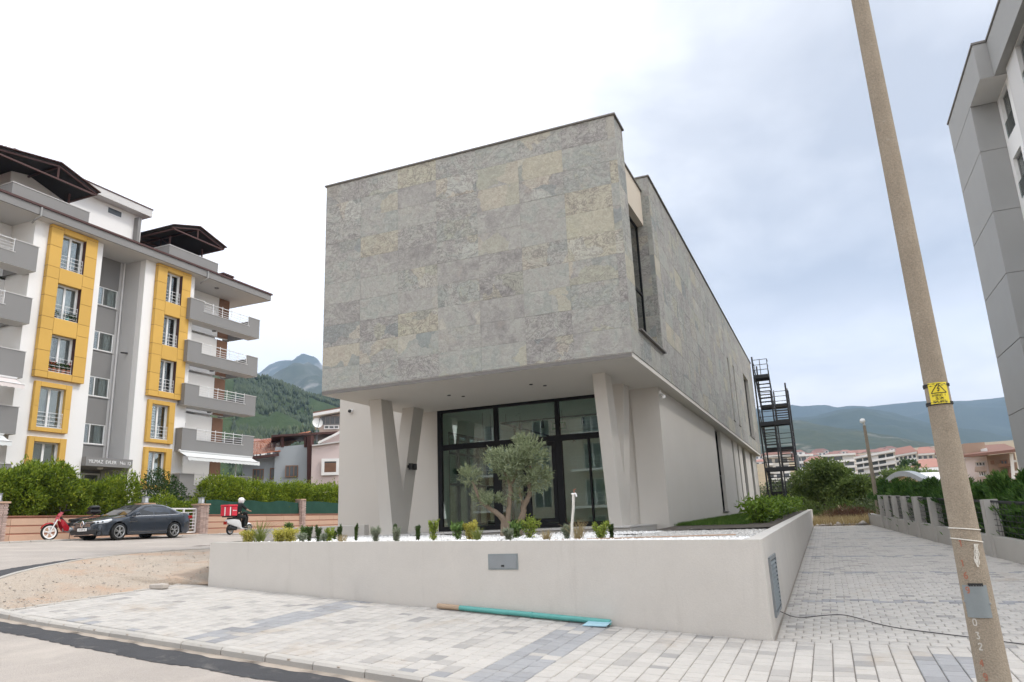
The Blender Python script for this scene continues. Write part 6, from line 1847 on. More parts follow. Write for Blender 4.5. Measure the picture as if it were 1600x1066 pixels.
# ------------------------------------------------------------------ houses beyond the street
hs = thing('house', 'pale blue grey house with red tiled roof and brown windows', 'house', (-38, 62, 2))
HD = 62.0
def atd(px, py, D=HD): return at_d(px, py, D)
def seg_wall(name, pxa, pxb, pyt, pyb, D, mat, thing_, depth=6.0, D2=None):
    """a wall standing between two sight lines, with real depth behind it"""
    a, b = at_d(pxa, pyt[0], D), at_d(pxb, pyt[1], D2 or D); zb = min(at_d(pxa, pyb, D).z, at_d(pxb, pyb, D2 or D).z) - 1.5
    a0, b0 = Vector((a.x, a.y, zb)), Vector((b.x, b.y, zb)); back = Vector((-(b.y - a.y), b.x - a.x, 0)).normalized()
    if back.dot(Vector((a.x, a.y, 0))) < 0: back = -back
    m = MB(); m.prism([a0, b0, b, a], back * depth)
    m.build(name, mat, thing_)
    return a, b, back
def wall_win(thing_, px0, px1, py0, py1, D, mat, leaves=2, frame=.07, proud=.04):
    a, b = at_d(px0, py0, D), at_d(px1, py0, D); c = at_d(px0, py1, D)
    h = a.z - c.z; u_ = Vector((b.x - a.x, b.y - a.y, 0)); w = u_.length; u_.normalize(); nv_ = Vector((u_.y, -u_.x, 0))
    if nv_.dot(Vector((a.x, a.y, 0))) > 0: nv_ = -nv_
    def bx(x0, x1, z0, z1, d0, d1, m): m.prism([a + u_ * x0 + Vector((0, 0, -h + z0)) + nv_ * d0, a + u_ * x1 + Vector((0, 0, -h + z0)) + nv_ * d0, a + u_ * x1 + Vector((0, 0, -h + z1)) + nv_ * d0, a + u_ * x0 + Vector((0, 0, -h + z1)) + nv_ * d0], nv_ * (d1 - d0))
    m = MB(); bx(0, frame, 0, h, .0, proud, m); bx(w - frame, w, 0, h, .0, proud, m); bx(frame, w - frame, 0, frame, .0, proud - .002, m); bx(frame, w - frame, h - frame, h, .0, proud - .002, m)
    for i in range(1, leaves): bx(w * i / leaves - frame / 2, w * i / leaves + frame / 2, frame, h - frame, 0, proud - .004, m)
    f = m.build('window', mat, thing_)
    m = MB(); bx(frame, w - frame, frame, h - frame, .004, .012, m); m.build('pane', M['farwin'], f)
    return f
# left wing with tiled roof
a, b, back = seg_wall('wall', 380, 430, (713, 711), 790, 60, M['bluewall'], hs, 9)
seg_wall('wall', 430, 483, (699, 694), 790, 59.6, M['bluewall'], hs, 9)
for q in ((395, 412.5, 733, 750, 60, 3), (422, 430, 731.5, 749, 60, 1), (446, 466, 727.5, 746, 59.5, 3)): wall_win(hs, *q[:4], q[4] - .03, M['darkwood'], q[5])
# tiled roof with real courses of tiles
e0, e1 = at_d(372, 716, 59.3), at_d(436, 708, 59.3); r0, r1 = at_d(384, 694, 65), at_d(486, 675, 65)
m = MB(); nr, nc = 12, 26
for i in range(nr):
    f0, f1 = i / nr, (i + 1.25) / nr; rowA, rowB = [], []
    for j in range(nc * 2 + 1):
        t = j / (nc * 2); lift = .07 * (j % 2)
        pa = e0.lerp(e1, t).lerp(r0.lerp(r1, t), f0) + Vector((0, 0, .10 + lift)); pb = e0.lerp(e1, t).lerp(r0.lerp(r1, t), min(1, f1)) + Vector((0, 0, .02 + lift))
        rowA.append(pa); rowB.append(pb)
    m.loft([rowA, rowB])
o = m.build('roof_tiles', M['redtile'], hs, fix=False); o['kind'] = 'stuff'
m = MB(); m.bar(e0 - Vector((0, 0, .12)), e1 - Vector((0, 0, .12)), .18, .22); m.build('gutter', M['brown'], hs)
# roof terrace with brown canopy and bits of furniture
c0, c1 = at_d(424, 683, 59.4), at_d(528, 677, 59.4)
bk = Vector((c0.x, c0.y, 0)).normalized()
m = MB(); m.prism([c0, c1, c1 + Vector((0, 0, .16)), c0 + Vector((0, 0, .16))], bk * 4.2); m.build('terrace_canopy', M['brown'], hs)
for px_ in (441.5, 477.5):
    a_ = at_d(px_, 683, 59.6); b_ = at_d(px_, 699, 59.6); MB().bar(a_, b_, .18, .18, (1, 0, 0)).build('canopy_post', M['brown'], hs)
a_, b_ = at_d(485, 681, 59.2), at_d(485, 772, 59.2); MB().bar(a_, b_, .36, .36, (1, 0, 0)).build('corner_post', M['brown'], hs)
hp = thing('house', 'pale pink house with white framed shutter window', 'house', tuple(at_d(510, 755, 59)), group=None)
a, b, back = seg_wall('wall', 487.5, 530, (696, 690.5), 790, 58.6, M['pinkwall'], hp, 9)
a, b, back = seg_wall('wall', 528, 575, (690.5, 686), 790, 58.6, M['pinkwall'], hp, 9)
m = MB(); ga_, gb_, gc_ = at_d(497, 693, 58.9), at_d(575, 686, 58.9), at_d(560, 655, 58.9); m.prism([ga_, gb_, gc_], back * 5); m.build('gable', M['pinkwall'], hp)
m = MB(); m.bar(at_d(497, 692.5, 58.5), at_d(545, 669, 58.5), .3, .16); m.build('gable_trim', M['white'], hp)
MB().bar(at_d(487.5, 696.5, 58.5), at_d(532, 690.5, 58.5), .25, .10).build('coping', M['lightgrey'], hp)
f = wall_win(hp, 502.5, 530, 717, 743, 58.5, M['white'], 1, .22, .10)
a_, b_ = at_d(506, 723.5, 58.42), at_d(527, 720, 58.42); a2 = at_d(506, 741, 58.42)
for i in range(9):
    z_ = a_.z - (a_.z - a2.z) * (i + .5) / 9; MB().bar(Vector((a_.x, a_.y, z_)), Vector((b_.x, b_.y, z_)), .03, .075).build('shutter_slat', M['darkwood'], f)
# upper storey behind with strip windows
hu = thing('house', 'cream house with dark strip windows seen over the tiled roof', 'house', tuple(at_d(516, 670, 72)))
a, b, back = seg_wall('wall', 499.5, 545, (652, 645), 690, 72, M['farpink'], hu, 8)
m = MB(); a_, b_ = at_d(489, 650.5, 71), at_d(548, 640, 71); m.prism([a_, b_, b_ + Vector((0, 0, .28)), a_ + Vector((0, 0, .28))], back * 10); m.build('roof', M['farwhite'], hu)
m = MB(); a_, b_ = a_ + Vector((0, 0, .285)), b_ + Vector((0, 0, .285)); m.prism([a_, b_, b_ + Vector((0, 0, .12)), a_ + Vector((0, 0, .12))], back * 10.2); m.build('roof_edge', M['brownroof'], hu)
wall_win(hu, 501, 538, 650.5, 664, 71.9, M['grey'], 5, .08, .06)
wall_win(hu, 506, 530, 664.5, 671, 71.9, M['white'], 3, .10, .06)
ds = thing('satellite_dish', 'white satellite dish on a mast above the pink house', 'satellite dish', tuple(at_d(495, 690, 59.8)))
dc = at_d(496, 661, 59.8); m = MB(); ax_ = Vector((.75, -.55, .25)).normalized(); m.lathe(dc, [(0, -.16), (.2, -.10), (.36, -.02), (.42, .05)], 20, ax_); m.build('dish', M['dish'], ds, smooth=True, fix=False)
m = MB(); m.tube([at_d(495, 692, 59.8), dc - ax_ * .18], .05, 8); m.build('mast', M['zinc'], ds); m = MB(); m.tube([dc + ax_ * 0 - Vector((0, 0, .5)), dc + ax_ * .7], .02, 6); m.box(dc.x + ax_.x * .7 - .06, dc.x + ax_.x * .7 + .06, dc.y + ax_.y * .7 - .06, dc.y + ax_.y * .7 + .06, dc.z + ax_.z * .7 - .06, dc.z + ax_.z * .7 + .06); m.build('receiver_arm', M['zinc'], ds)

# ------------------------------------------------------------------ hills and mountains
def range_(name, pts, D0, D1, mat, seed, rough=.06, nu=150, nv=36, drop=1.0, sub=8):
    """relief whose skyline runs through the given sight points at distance D1, falling towards D0"""
    pts = sorted(pts); V = []; zlow = 20
    for i in range(nu):
        f = i / (nu - 1); px_ = pts[0][0] + (pts[-1][0] - pts[0][0]) * f; py_ = float(np.interp(px_, [p[0] for p in pts], [p[1] for p in pts]))
        top = at_d(px_, py_, D1); dr = Vector((top.x, top.y, 0)).normalized()
        zb = float(Tz(D0, 0)) - 6
        for j in range(nv):
            t = j / (nv - 1) * 1.45
            D = D0 + (D1 - D0) * t; p = dr * D
            if t <= 1: z = zb + (top.z - zb) * (t ** .85)
            else: z = top.z - (top.z - zb) * ((t - 1) / .45) * .8
            s = 9.0 / D1
            k = noise.fractal(Vector((p.x * s, p.y * s, seed)), 1.0, 2.0, 6)
            k2 = 1 - abs(noise.noise(Vector((p.x * s * 1.7, p.y * s * 1.7, seed + 5)))) * 2
            am = (top.z - zb) * (.10 * k + .09 * k2 * min(1, 3 * t * (1.2 - min(t, 1.2)))) * (0.09 if .9 < t < 1.06 else min(1, t * 3 + .1))
            z += am + (top.z * rough * .16) * noise.fractal(Vector((p.x * s * 6, p.y * s * 6, seed + 9)), .8, 2.1, 4)
            V.append((p.x, p.y, z))
    o = npobj(name, V, grid_faces(nu, nv), mat, smooth=True); o['kind'] = 'structure'; return o
h1 = range_('wooded_hill', [(150, 640), (300, 606), (360, 600), (384, 598.5), (409, 607), (433, 613), (458, 618), (482, 625), (531, 633), (600, 655), (760, 700)], 330, 900, M['forest1'], 3, .05, 170, 40)
range_('rocky_ridge', [(200, 640), (330, 615), (416, 592), (440, 582), (457, 576), (479.5, 568), (497, 574), (530, 590), (600, 615), (700, 640)], 1600, 3000, M['rockmt'], 8, .05)
range_('mountain', [(150, 640), (250, 622), (340, 606), (399, 589), (421, 570), (445, 563.5), (467, 564.5), (487, 569), (501, 573), (530, 584), (600, 602), (700, 625)], 2600, 4300, M['rockmt'], 14, .04)
range_('scrub_hill', [(900, 690), (1100, 672), (1190, 662), (1240, 666), (1290, 669), (1347, 675), (1400, 684), (1462, 700), (1540, 722), (1650, 745), (1800, 760)], 1150, 2000, M['forest2'], 21, .05, 170, 40)
range_('wooded_mountain', [(900, 690), (1050, 668), (1190, 655), (1240, 653), (1276, 650), (1313, 640), (1346, 638), (1394, 645), (1450, 660), (1530, 676), (1650, 700), (1800, 720)], 2100, 3300, M['farmt'], 27, .04)
range_('mountain', [(950, 660), (1100, 645), (1190, 640), (1241, 638), (1268, 633), (1290, 633), (1302, 636), (1366, 635), (1400, 631), (1445, 627), (1530, 625.5), (1569, 621), (1640, 600), (1800, 580), (2000, 600)], 3200, 4800, M['farmt'], 33, .035)
# single pines of the wooded hill, too many to count
hv = np.empty(len(h1.data.vertices) * 3, np.float32); h1.data.vertices.foreach_get('co', hv); hv = hv.reshape(170, 40, 3)
n = 15000; ii = rng.uniform(60, 150, n); jj = 28 * rng.random(n) ** .8
i0, j0 = ii.astype(int), jj.astype(int); fi, fj = (ii - i0)[:, None], (jj - j0)[:, None]
P = (hv[i0, j0] * (1 - fi) + hv[np.minimum(i0 + 1, 169), j0] * fi) * (1 - fj) + (hv[i0, j0 + 1] * (1 - fi) + hv[np.minimum(i0 + 1, 169), j0 + 1] * fi) * fj
keep = lump(P / 60, 44, 1.0) < .38; P = P[keep]; n = len(P)
hgt = rng.uniform(3, 6.5, (n, 1)); wd_ = hgt * rng.uniform(.22, .36, (n, 1))
ang = rng.uniform(0, 6.28, n)
ring = [np.stack([np.cos(ang + k * 1.257), np.sin(ang + k * 1.257), 0 * ang], 1) for k in range(5)]
V = [P + np.array([0, 0, 1]) * hgt] + [P + r_ * wd_ + np.array([0, 0, 1]) * hgt * .32 for r_ in ring] + [P + r_ * wd_ * .3 - np.array([0, 0, .5]) for r_ in ring]
V = np.stack(V, 1).reshape(-1, 3)
fc = [(0, 1 + k, 1 + (k + 1) % 5) for k in range(5)] + [t for k in range(5) for t in ((1 + k, 6 + k, 1 + (k + 1) % 5), (1 + (k + 1) % 5, 6 + k, 6 + (k + 1) % 5))]
Fq = (np.array(fc)[None] + 11 * np.arange(n)[:, None, None]).reshape(-1, 3)
M['farpine'] = leafmat('far_pines', (0.02, 0.036, 0.014), (0.042, 0.064, 0.022), (0.075, 0.095, 0.034), 0.15, 0.02)
o = npobj('forest', V, Fq, M['farpine']); o['kind'] = 'stuff'

# ------------------------------------------------------------------ the town
def Tzp(p): return float(Tz(math.hypot(p.x, p.y), 0))
M['farred'] = pm('far_red_roof', (0.27, 0.135, 0.105), 0.8, 0.1, 0.05, 2, 0.05, 0, rand=0.3)
def town_house(px_, D, ztop, w, d, h, label, group, roof=True):
    p = at_d(px_, 720, D); z0 = Tzp(p) - 3
    dr = Vector((p.x, p.y, 0)).normalized(); sd_ = Vector((dr.y, -dr.x, 0)); an = random.uniform(-.5, .5)
    ux = sd_ * math.cos(an) + dr * math.sin(an); uy = dr * math.cos(an) - sd_ * math.sin(an)
    t_ = thing('town_house', label, 'house', (p.x, p.y, z0), group=group)
    c = Vector((p.x, p.y, 0)); zt_ = ztop
    q = [c - ux * w / 2 - uy * d / 2, c + ux * w / 2 - uy * d / 2, c + ux * w / 2 + uy * d / 2, c - ux * w / 2 + uy * d / 2]
    m = MB(); m.prism([v + Vector((0, 0, z0)) for v in q], (0, 0, zt_ - z0)); m.build('wall', M['farwhite'], t_)
    m = MB(); k = max(2, int(w / 3.2))
    fl = int((zt_ - z0) / 3)
    for s_ in range(fl):
        for i in range(k):
            o_ = q[0] + ux * (w * (i + .28) / k); zz = zt_ - 2.3 - 3 * s_
            if zz < z0: break
            m.prism([o_ + Vector((0, 0, zz)) - uy * .06, o_ + ux * (w / k * .5) + Vector((0, 0, zz)) - uy * .06, o_ + ux * (w / k * .5) + Vector((0, 0, zz + 1.5)) - uy * .06, o_ + Vector((0, 0, zz + 1.5)) - uy * .06], uy * .1)
    o_ = m.build('window', M['farwin'], t_); o_['kind'] = 'stuff'
    rh = h; e = .6
    qe = [c - ux * (w / 2 + e) - uy * (d / 2 + e), c + ux * (w / 2 + e) - uy * (d / 2 + e), c + ux * (w / 2 + e) + uy * (d / 2 + e), c - ux * (w / 2 + e) + uy * (d / 2 + e)]
    r0, r1 = c - ux * w * .22, c + ux * w * .22
    m = MB(); m.add([v + Vector((0, 0, zt_)) for v in qe] + [r0 + Vector((0, 0, zt_ + rh)), r1 + Vector((0, 0, zt_ + rh))], [(0, 1, 5, 4), (1, 2, 5), (2, 3, 4, 5), (3, 0, 4), (3, 2, 1, 0)])
    m.build('roof', M['farred'], t_)
tl = [(1188, 0), (1482, 0)]
lab_far = 'small white house with red hipped roof in the far town below the hills'
lab_mid = 'white town house with red hipped roof just behind the pale apartment blocks'
rnd_ = random.Random(5)
for D, ylo, n_ in ((880, 709, 34), (720, 713, 30), (560, 719, 26)):
    for i in range(n_):
        px_ = 1186 + 300 * (i + rnd_.random() * .8) / n_ + (0 if D != 560 else 4)
        yy = ylo + (797.4 - .0407 * (px_ - 1298) - 797.4) + rnd_.uniform(-2.5, 2.5)
        zt_ = at_d(px_, yy, D).z
        town_house(px_, D * rnd_.uniform(.96, 1.04), zt_, rnd_.uniform(9, 17), rnd_.uniform(9, 12), rnd_.uniform(1.8, 3.0), lab_far if D > 600 else lab_mid, 'red roofed houses of the far town' if D > 600 else 'red roofed houses behind the apartment blocks')
for i in range(5):
    px_ = 398 + i * 6; town_house(px_, 260, at_d(px_, 692 + rnd_.uniform(-2, 2), 260).z, 5, 6, 1.2, 'small pinkish house at the foot of the wooded hill beside the flats', 'little houses at the foot of the wooded hill')
def block(label, pxa, pxb, pyt, pyb, D, floors, style, Db=None, mat='farwhite', roof=None):
    Db = Db or D
    a, b = at_d(pxa, pyt[0], D), at_d(pxb, pyt[1], Db); zt_ = (a.z + b.z) / 2; zb = at_d((pxa + pxb) / 2, pyb, (D + Db) / 2).z
    u_ = Vector((b.x - a.x, b.y - a.y, 0)); w = u_.length; u_.normalize(); bk_ = Vector((-u_.y, u_.x, 0))
    if bk_.dot(Vector((a.x, a.y, 0))) < 0: bk_ = -bk_
    fr_ = bk_; bk_ = Vector((b.x, b.y, 0)).normalized()
    a0 = Vector((a.x, a.y, 0)); t_ = thing('apartment_block', label, 'building', (a.x, a.y, zb))
    fh = (zt_ - zb) / floors; z0 = zb - 6
    m = MB(); m.prism([a0 + Vector((0, 0, z0)), a0 + u_ * w + Vector((0, 0, z0)), a0 + u_ * w + bk_ * 12 + Vector((0, 0, z0)), a0 + bk_ * 12 + Vector((0, 0, z0))], (0, 0, zt_ - z0)); m.build('wall', M[mat], t_)
    def bx(x0, x1, y0, y1, z0_, z1_, mm): mm.prism([a0 + u_ * x0 + bk_ * y0 + Vector((0, 0, z0_)), a0 + u_ * x1 + bk_ * y0 + Vector((0, 0, z0_)), a0 + u_ * x1 + bk_ * y1 + Vector((0, 0, z0_)), a0 + u_ * x0 + bk_ * y1 + Vector((0, 0, z0_))], (0, 0, z1_ - z0_))
    for k in range(floors):
        z = zt_ - fh * (k + 1)
        if style == 'bands':
            n_ = max(3, int(w / 3.0))
            for i in range(n_):
                if (i * 7 + k) % 5 == 4: continue
                mm = MB(); bx(w * (i + .08) / n_, w * (i + .92) / n_, -.05, .2, z + fh * .32, z + fh * .92, mm); mm.build('window', M['farwin'], t_)
            mm = MB(); bx(-.2, w + .2, -1.3, -.06, z - fh * .06, z + fh * .30, mm); mm.build('balcony', M['farwhite'], t_)
        else:
            n_ = max(3, int(w / 2.2))
            for i in range(n_):
                mm = MB(); bx(w * (i + .2) / n_, w * (i + .8) / n_, -.05, .2, z + fh * .32, z + fh * .88, mm); mm.build('window', M['farwin'], t_)
                if i % 3 == 0: mm = MB(); bx(w * (i + .1) / n_, w * (i + .9) / n_, -1.2, -.06, z + .0, z + fh * .30, mm); mm.build('balcony', M[mat], t_)
    mm = MB(); bx(-.5, w + .5, -1.5, 12.4, zt_ + .01, zt_ + .5, mm); mm.build('roof_slab', M['farwhite'], t_)
    if roof:
        mm = MB(); r_ = [a0 + u_ * -.8 - bk_ * 1.6, a0 + u_ * (w + .8) - bk_ * 1.6, a0 + u_ * (w + .8) + bk_ * 13, a0 - u_ * .8 + bk_ * 13]
        rg0, rg1 = a0 + u_ * w * .2 + bk_ * 6, a0 + u_ * w * .8 + bk_ * 6
        mm.add([v + Vector((0, 0, zt_ + .52)) for v in r_] + [rg0 + Vector((0, 0, zt_ + roof)), rg1 + Vector((0, 0, zt_ + roof))], [(0, 1, 5, 4), (1, 2, 5), (2, 3, 4, 5), (3, 0, 4), (3, 2, 1, 0)]); mm.build('roof', M['farred'], t_)
    return t_
block('white terraced apartment block with dark window bands right behind the big trees', 1336, 1397, (714, 711), 773, 190, 7, 'bands', 175)
block('white apartment block with flat roof left of the banded block', 1284, 1334, (714, 712), 770, 215, 6, 'bands')
block('white block half hidden behind the fire escape', 1196, 1232, (716, 715), 775, 150, 5, 'grid', None, 'farwhite', 2.0)
block('low white block with dark windows right of the fire escape', 1243, 1268, (714, 713), 745, 230, 3, 'bands')
block('pale grey flats with red roof next to the banded block', 1398, 1432, (713, 711), 760, 250, 6, 'grid', 240, 'farwhite', 3)
block('white flats with red roof left of the utility pole', 1433, 1458, (712, 711), 752, 262, 5, 'grid', None, 'farwhite', 3)
block('white flats peeping past the utility pole', 1460, 1480, (713, 712), 750, 280, 5, 'grid', None, 'farwhite', 3)
block('low house with orange roof behind the arched hall', 1430, 1474, (738, 735), 756, 130, 2, 'grid', None, 'farpink', 2.2)
block('low red roofed house above the big trees', 1262, 1284, (728, 722), 745, 170, 2, 'grid', None, 'farpink', 2.0)
# arched hall
ah = thing('hall', 'cream hall with a curved grey rimmed white roof behind the hedge', 'hall', tuple(at_d(1430, 760, 95)))
ca, cb = at_d(1389, 763, 95), at_d(1462, 768, 88)
u_ = Vector((cb.x - ca.x, cb.y - ca.y, 0)); w = u_.length; u_.normalize(); bk_ = Vector((-u_.y, u_.x, 0))
if bk_.dot(Vector((ca.x, ca.y, 0))) < 0: bk_ = -bk_
zsp = ca.z - .2; apex = at_d(1420, 744, 92).z; n = 22
arc = [Vector((ca.x, ca.y, 0)) + u_ * (w * i / n) + Vector((0, 0, zsp + (apex - zsp) * math.sin(math.pi * min(1, .06 + .94 * i / n)) )) for i in range(n + 1)]
m = MB(); m.prism([Vector((ca.x, ca.y, zsp - 6))] + arc + [Vector((cb.x, cb.y, zsp - 6))], bk_ * 20); m.build('gable_wall', M['creamwall'], ah)
rg = [[p - bk_ * .8, p - bk_ * .8 + Vector((0, 0, .55)), p + bk_ * .1 + Vector((0, 0, .55)), p + bk_ * .1] for p in arc]
m = MB(); m.loft(rg, closed=True); m.build('roof_rim', M['zinc'], ah, smooth=True)
rg = [[p + bk_ * .1 + Vector((0, 0, .3)), p + bk_ * 21 + Vector((0, 0, .3))] for p in arc]; m = MB(); m.loft(rg); m.build('roof', M['sheetroof'], ah, smooth=True, fix=False)
sb = thing('hall', 'long low hall with white sheet roof right of the arched gable', 'hall', tuple(at_d(1470, 760, 105)))
a, b, back = seg_wall('wall', 1425, 1500, (757, 752), 790, 112, M['farwhite'], sb, 20)
m = MB(); a_, b_ = at_d(1405, 752, 104), at_d(1500, 751, 104); c_, d_ = at_d(1400, 744, 130), at_d(1498, 742, 130); m.prism([a_, b_, d_, c_], (0, 0, .25)); m.build('roof', M['sheetroof'], sb)
# brown and buff house at the right
hb = block('buff and brown house with brown tiled roof right of the utility pole', 1502, 1541, (716, 712), 775, 92, 4, 'none_', 86, 'farpink', None)
for ch in list(hb.children):
    if ch.name.startswith(('window', 'balcony')): bpy.data.objects.remove(ch)
for (x0, x1, y0, y1) in ((1524, 1539, 722, 729), (1528, 1540, 736, 745)): wall_win(hb, x0, x1, y0, y1, 85.2, M['white'], 3, .1, .06)
for (x0, x1, y0, y1) in ((1523, 1541, 730, 737), (1526, 1543, 745, 751)):
    a_, b_, c_ = at_d(x0, y0, 84.6), at_d(x1, y0 - .5, 84.6), at_d(x0, y1, 84.6); bk_ = Vector((a_.x, a_.y, 0)).normalized()
    m = MB(); m.prism([c_, Vector((b_.x, b_.y, c_.z)), b_, a_], bk_ * 1.2); m.build('balcony', M['farpink'], hb)
h2_ = thing('house', 'brown rendered wing with wooden balconies beside the buff house', 'house', tuple(at_d(1560, 745, 84)))
a, b, back = seg_wall('wall', 1541, 1585, (712, 707), 775, 84, M['farbrown'], h2_, 9)
for (x0, x1, y0, y1) in ((1547, 1553, 720, 726), (1549.5, 1555, 736, 740.5), (1562, 1574, 719, 728), (1564, 1576, 733, 742)): wall_win(h2_, x0, x1, y0, y1, 83.7, M['darkwood'], 2, .1, .06)
for (x0, x1, y0, y1) in ((1560, 1584, 725, 730), (1562, 1586, 740, 745)):
    a_, b_, c_ = at_d(x0, y0, 82.8), at_d(x1, y0 - 1, 82.8), at_d(x0, y1, 82.8); bk_ = Vector((a_.x, a_.y, 0)).normalized()
    m = MB(); m.prism([c_, Vector((b_.x, b_.y, c_.z)), b_, a_], bk_ * 1.0); m.build('balcony', M['darkwood'], h2_)
m = MB(); a_, b_ = at_d(1578, 708, 82), at_d(1583, 745, 82)
for px_ in (1580, 1591): m.bar(at_d(px_, 709, 82), at_d(px_ + 5, 762, 82), .25, .25, (1, 0, 0))
for py_ in (721, 738): m.bar(at_d(1581, py_, 82), at_d(1594, py_ - 1, 82), .2, .2)
m.build('white_frame', M['farwhite'], h2_)
m = MB(); e0, e1, r0, r1 = at_d(1499, 716, 84), at_d(1590, 706, 80), at_d(1512, 701, 95), at_d(1570, 697, 95); m.prism([e0, e1, r1, r0], (0, 0, .25)); m.build('roof', M['brownroof'], h2_)
m = MB(); p_ = at_d(1522, 704, 86); m.box(p_.x - .9, p_.x + .9, p_.y - .6, p_.y + .6, p_.z - .6, p_.z + .7); m.build('dormer', M['farbrown'], h2_)

# ------------------------------------------------------------------ trees behind the drive
def limb(m, p, d_, L, r, depth):
    pts = [p]; rs = [r]; q = p.copy(); dd = d_.copy()
    for i in range(5):
        dd = (dd + Vector((random.gauss(0, .13), random.gauss(0, .13), random.gauss(.03, .08)))).normalized(); q = q + dd * L / 5; pts.append(q.copy()); rs.append(r * (1 - .11 * (i + 1)))
    m.tube(pts, rs, 7)
    ends.append(q.copy())
    if depth:
        for i in range(random.choice((2, 3))):
            t = random.choice((2, 3, 4, 5)); nd = (dd + Vector((random.gauss(0, .6), random.gauss(0, .6), random.gauss(.1, .3)))).normalized(); limb(m, pts[t], nd, L * .68, rs[t] * .7, depth - 1)
ends = []
def tree(label, base, h, w, mat, n, seed, trunks=1, leaf=.22, low=.25, group=None, name='tree'):
    global ends
    random.seed(seed); ends = []
    t_ = thing(name, label, 'tree', tuple(base), group=group); b = Vector(base)
    m = MB()
    for k in range(trunks):
        an = k * 2.4 + seed; limb(m, b + Vector((.25 * math.cos(an) * (trunks > 1), .25 * math.sin(an) * (trunks > 1), -.2)), Vector((.28 * math.cos(an), .28 * math.sin(an), 1)).normalized(), h * .42, .05 * h * .5 / math.sqrt(trunks) + .03, 2)
    m.build('trunk', M['bark'], t_, smooth=True)
    r = np.random.default_rng(seed); nb = 26; Ps = []; Ds = []
    cen = []
    for k in range(nb):
        a = r.uniform(0, 6.28); zf = r.uniform(low, 1); rad = w * .5 * math.sqrt(max(0.05, 1 - ((zf - .55) / .55) ** 2)) * r.uniform(.25, .95)
        cen.append((b.x + rad * math.cos(a), b.y + rad * math.sin(a), b.z + h * zf * .93))
    cen += [tuple(e) for e in ends if e.z > b.z + h * low][:14]
    for k, c in enumerate(cen):
        s_ = w * r.uniform(.10, .2); P, D = ell_points(n // len(cen), c, (s_, s_, s_ * .75), seed + k, .4, 5, .25); Ps.append(P); Ds.append(D)
    P = np.concatenate(Ps); D = np.concatenate(Ds)
    foliage('crown', P, D, leaf, leaf * .45, mat, t_, .1, .9)
    random.seed(seed + 1)
    return t_
def gpt(px_, py_, D): p = at_d(px_, py_, D); return (p.x, p.y, p.z)
tree('big bushy green tree left of the slim lamp pole', gpt(1300, 806, 50), 3.45, 4.6, M['tree'], 14000, 3, 3, .2, .34)
tree('spreading green tree right beside the slim lamp pole', gpt(1346, 806, 48), 2.15, 2.6, M['tree'], 8000, 9, 2, .2, .38)
tree('leafy tree just behind the fire escape', gpt(1262, 808, 55), 2.7, 3.6, M['greytree'], 9000, 14, 2, .21, .1)
tree('tree between the fire escape and the big bushy tree', gpt(1228, 808, 60), 2.5, 4.2, M['greytree'], 8000, 19, 2, .22, .05)
tree('tree peeping over the far end of the hedge', gpt(1378, 806, 53), 2.0, 2.4, M['tree'], 6000, 23, 1, .2, .1)
tree('dark conifer in front of the pale grey flats', gpt(1425, 768, 120), 4.5, 3.2, M['shrubdark'], 4000, 31, 1, .35, .02)
tree('round green tree by the red roofed house', gpt(1442, 768, 112), 3.2, 5, M['tree'], 4000, 35, 1, .35, .1)
tree('green tree beside the arched hall', gpt(1405, 768, 118), 3.4, 4.5, M['tree'], 4000, 37, 1, .35, .1)
for k, (px_, lab, sd_) in enumerate(((1212, 'scrubby bush at the foot of the fire escape', 51), (1258, 'low bush left of the tree trunks', 52), (1362, 'grey green olive bush beside the lamp pole', 53), (1322, 'low weedy bush between the two tree trunks', 54))):
    b = Vector(gpt(px_, 815, 46)); t_ = thing('bush', lab, 'bush', tuple(b)); P, D = ell_points(2600, (b.x, b.y, b.z + .4), (1.1, 1.0, .75), sd_, .4, 4, .3); foliage('leaves', P, D, .14, .05, M['greytree'] if k == 2 else M['tree'], t_, .3)
M['deadleaf'] = leafmat('dead_leaves', (0.10, 0.05, 0.03), (0.20, 0.11, 0.07), None, 0.2, 2)
for px_, lab, sd_ in ((1318, 'brown dead brush heaped between the two tree trunks', 57), (1340, 'brown dead brush right of the second tree trunk', 58)):
    b = Vector(gpt(px_, 818, 44.5)); t_ = thing('dead_bush', lab, 'bush', tuple(b)); P, D = ell_points(2200, (b.x, b.y, b.z + .3), (.9, .6, .45), sd_, .4, 4, .3); foliage('twigs', P, D, .2, .025, M['deadleaf'], t_, .3)
# dry grass and weeds on the verge
def verge_src(n):
    x = rng.uniform(-1.2, 3.2, n); y = rng.uniform(41.2, 48, n); return x, y
x, y = verge_src(5000); z = np.interp(np.hypot(x, y), [42, 50, 60], [.62, .75, .9]); 
V = []
zz = .03 * (y - 10.84) - .03
P = np.stack([x, y, zz], 1); D = np.stack([rng.normal(size=5000) * .35, rng.normal(size=5000) * .35, np.ones(5000)], 1)
V, Fq = leaf_quads(P, D, .42, .03); o = npobj('dry_grass', V, Fq, M['drygrass']); o['kind'] = 'stuff'
V = []
for i in range(30):
    for j in range(24): xx_ = -8 + 20 * i / 29; yy_ = 40.4 + 24 * j / 23; V.append((xx_, yy_, .03 * (yy_ - 10.84) - .05 + .12 * noise.noise(Vector((xx_ * .5, yy_ * .5, 2))) * (j > 0)))
o = npobj('verge', V, grid_faces(30, 24), M['verge'], smooth=True); o['kind'] = 'structure'
stones('rubble_stones', 60, lambda n: np.stack([rng.uniform(-.9, 2, n), rng.uniform(40.8, 42.5, n), np.full(n, .92)], 1), .05, .3, M['stone'])

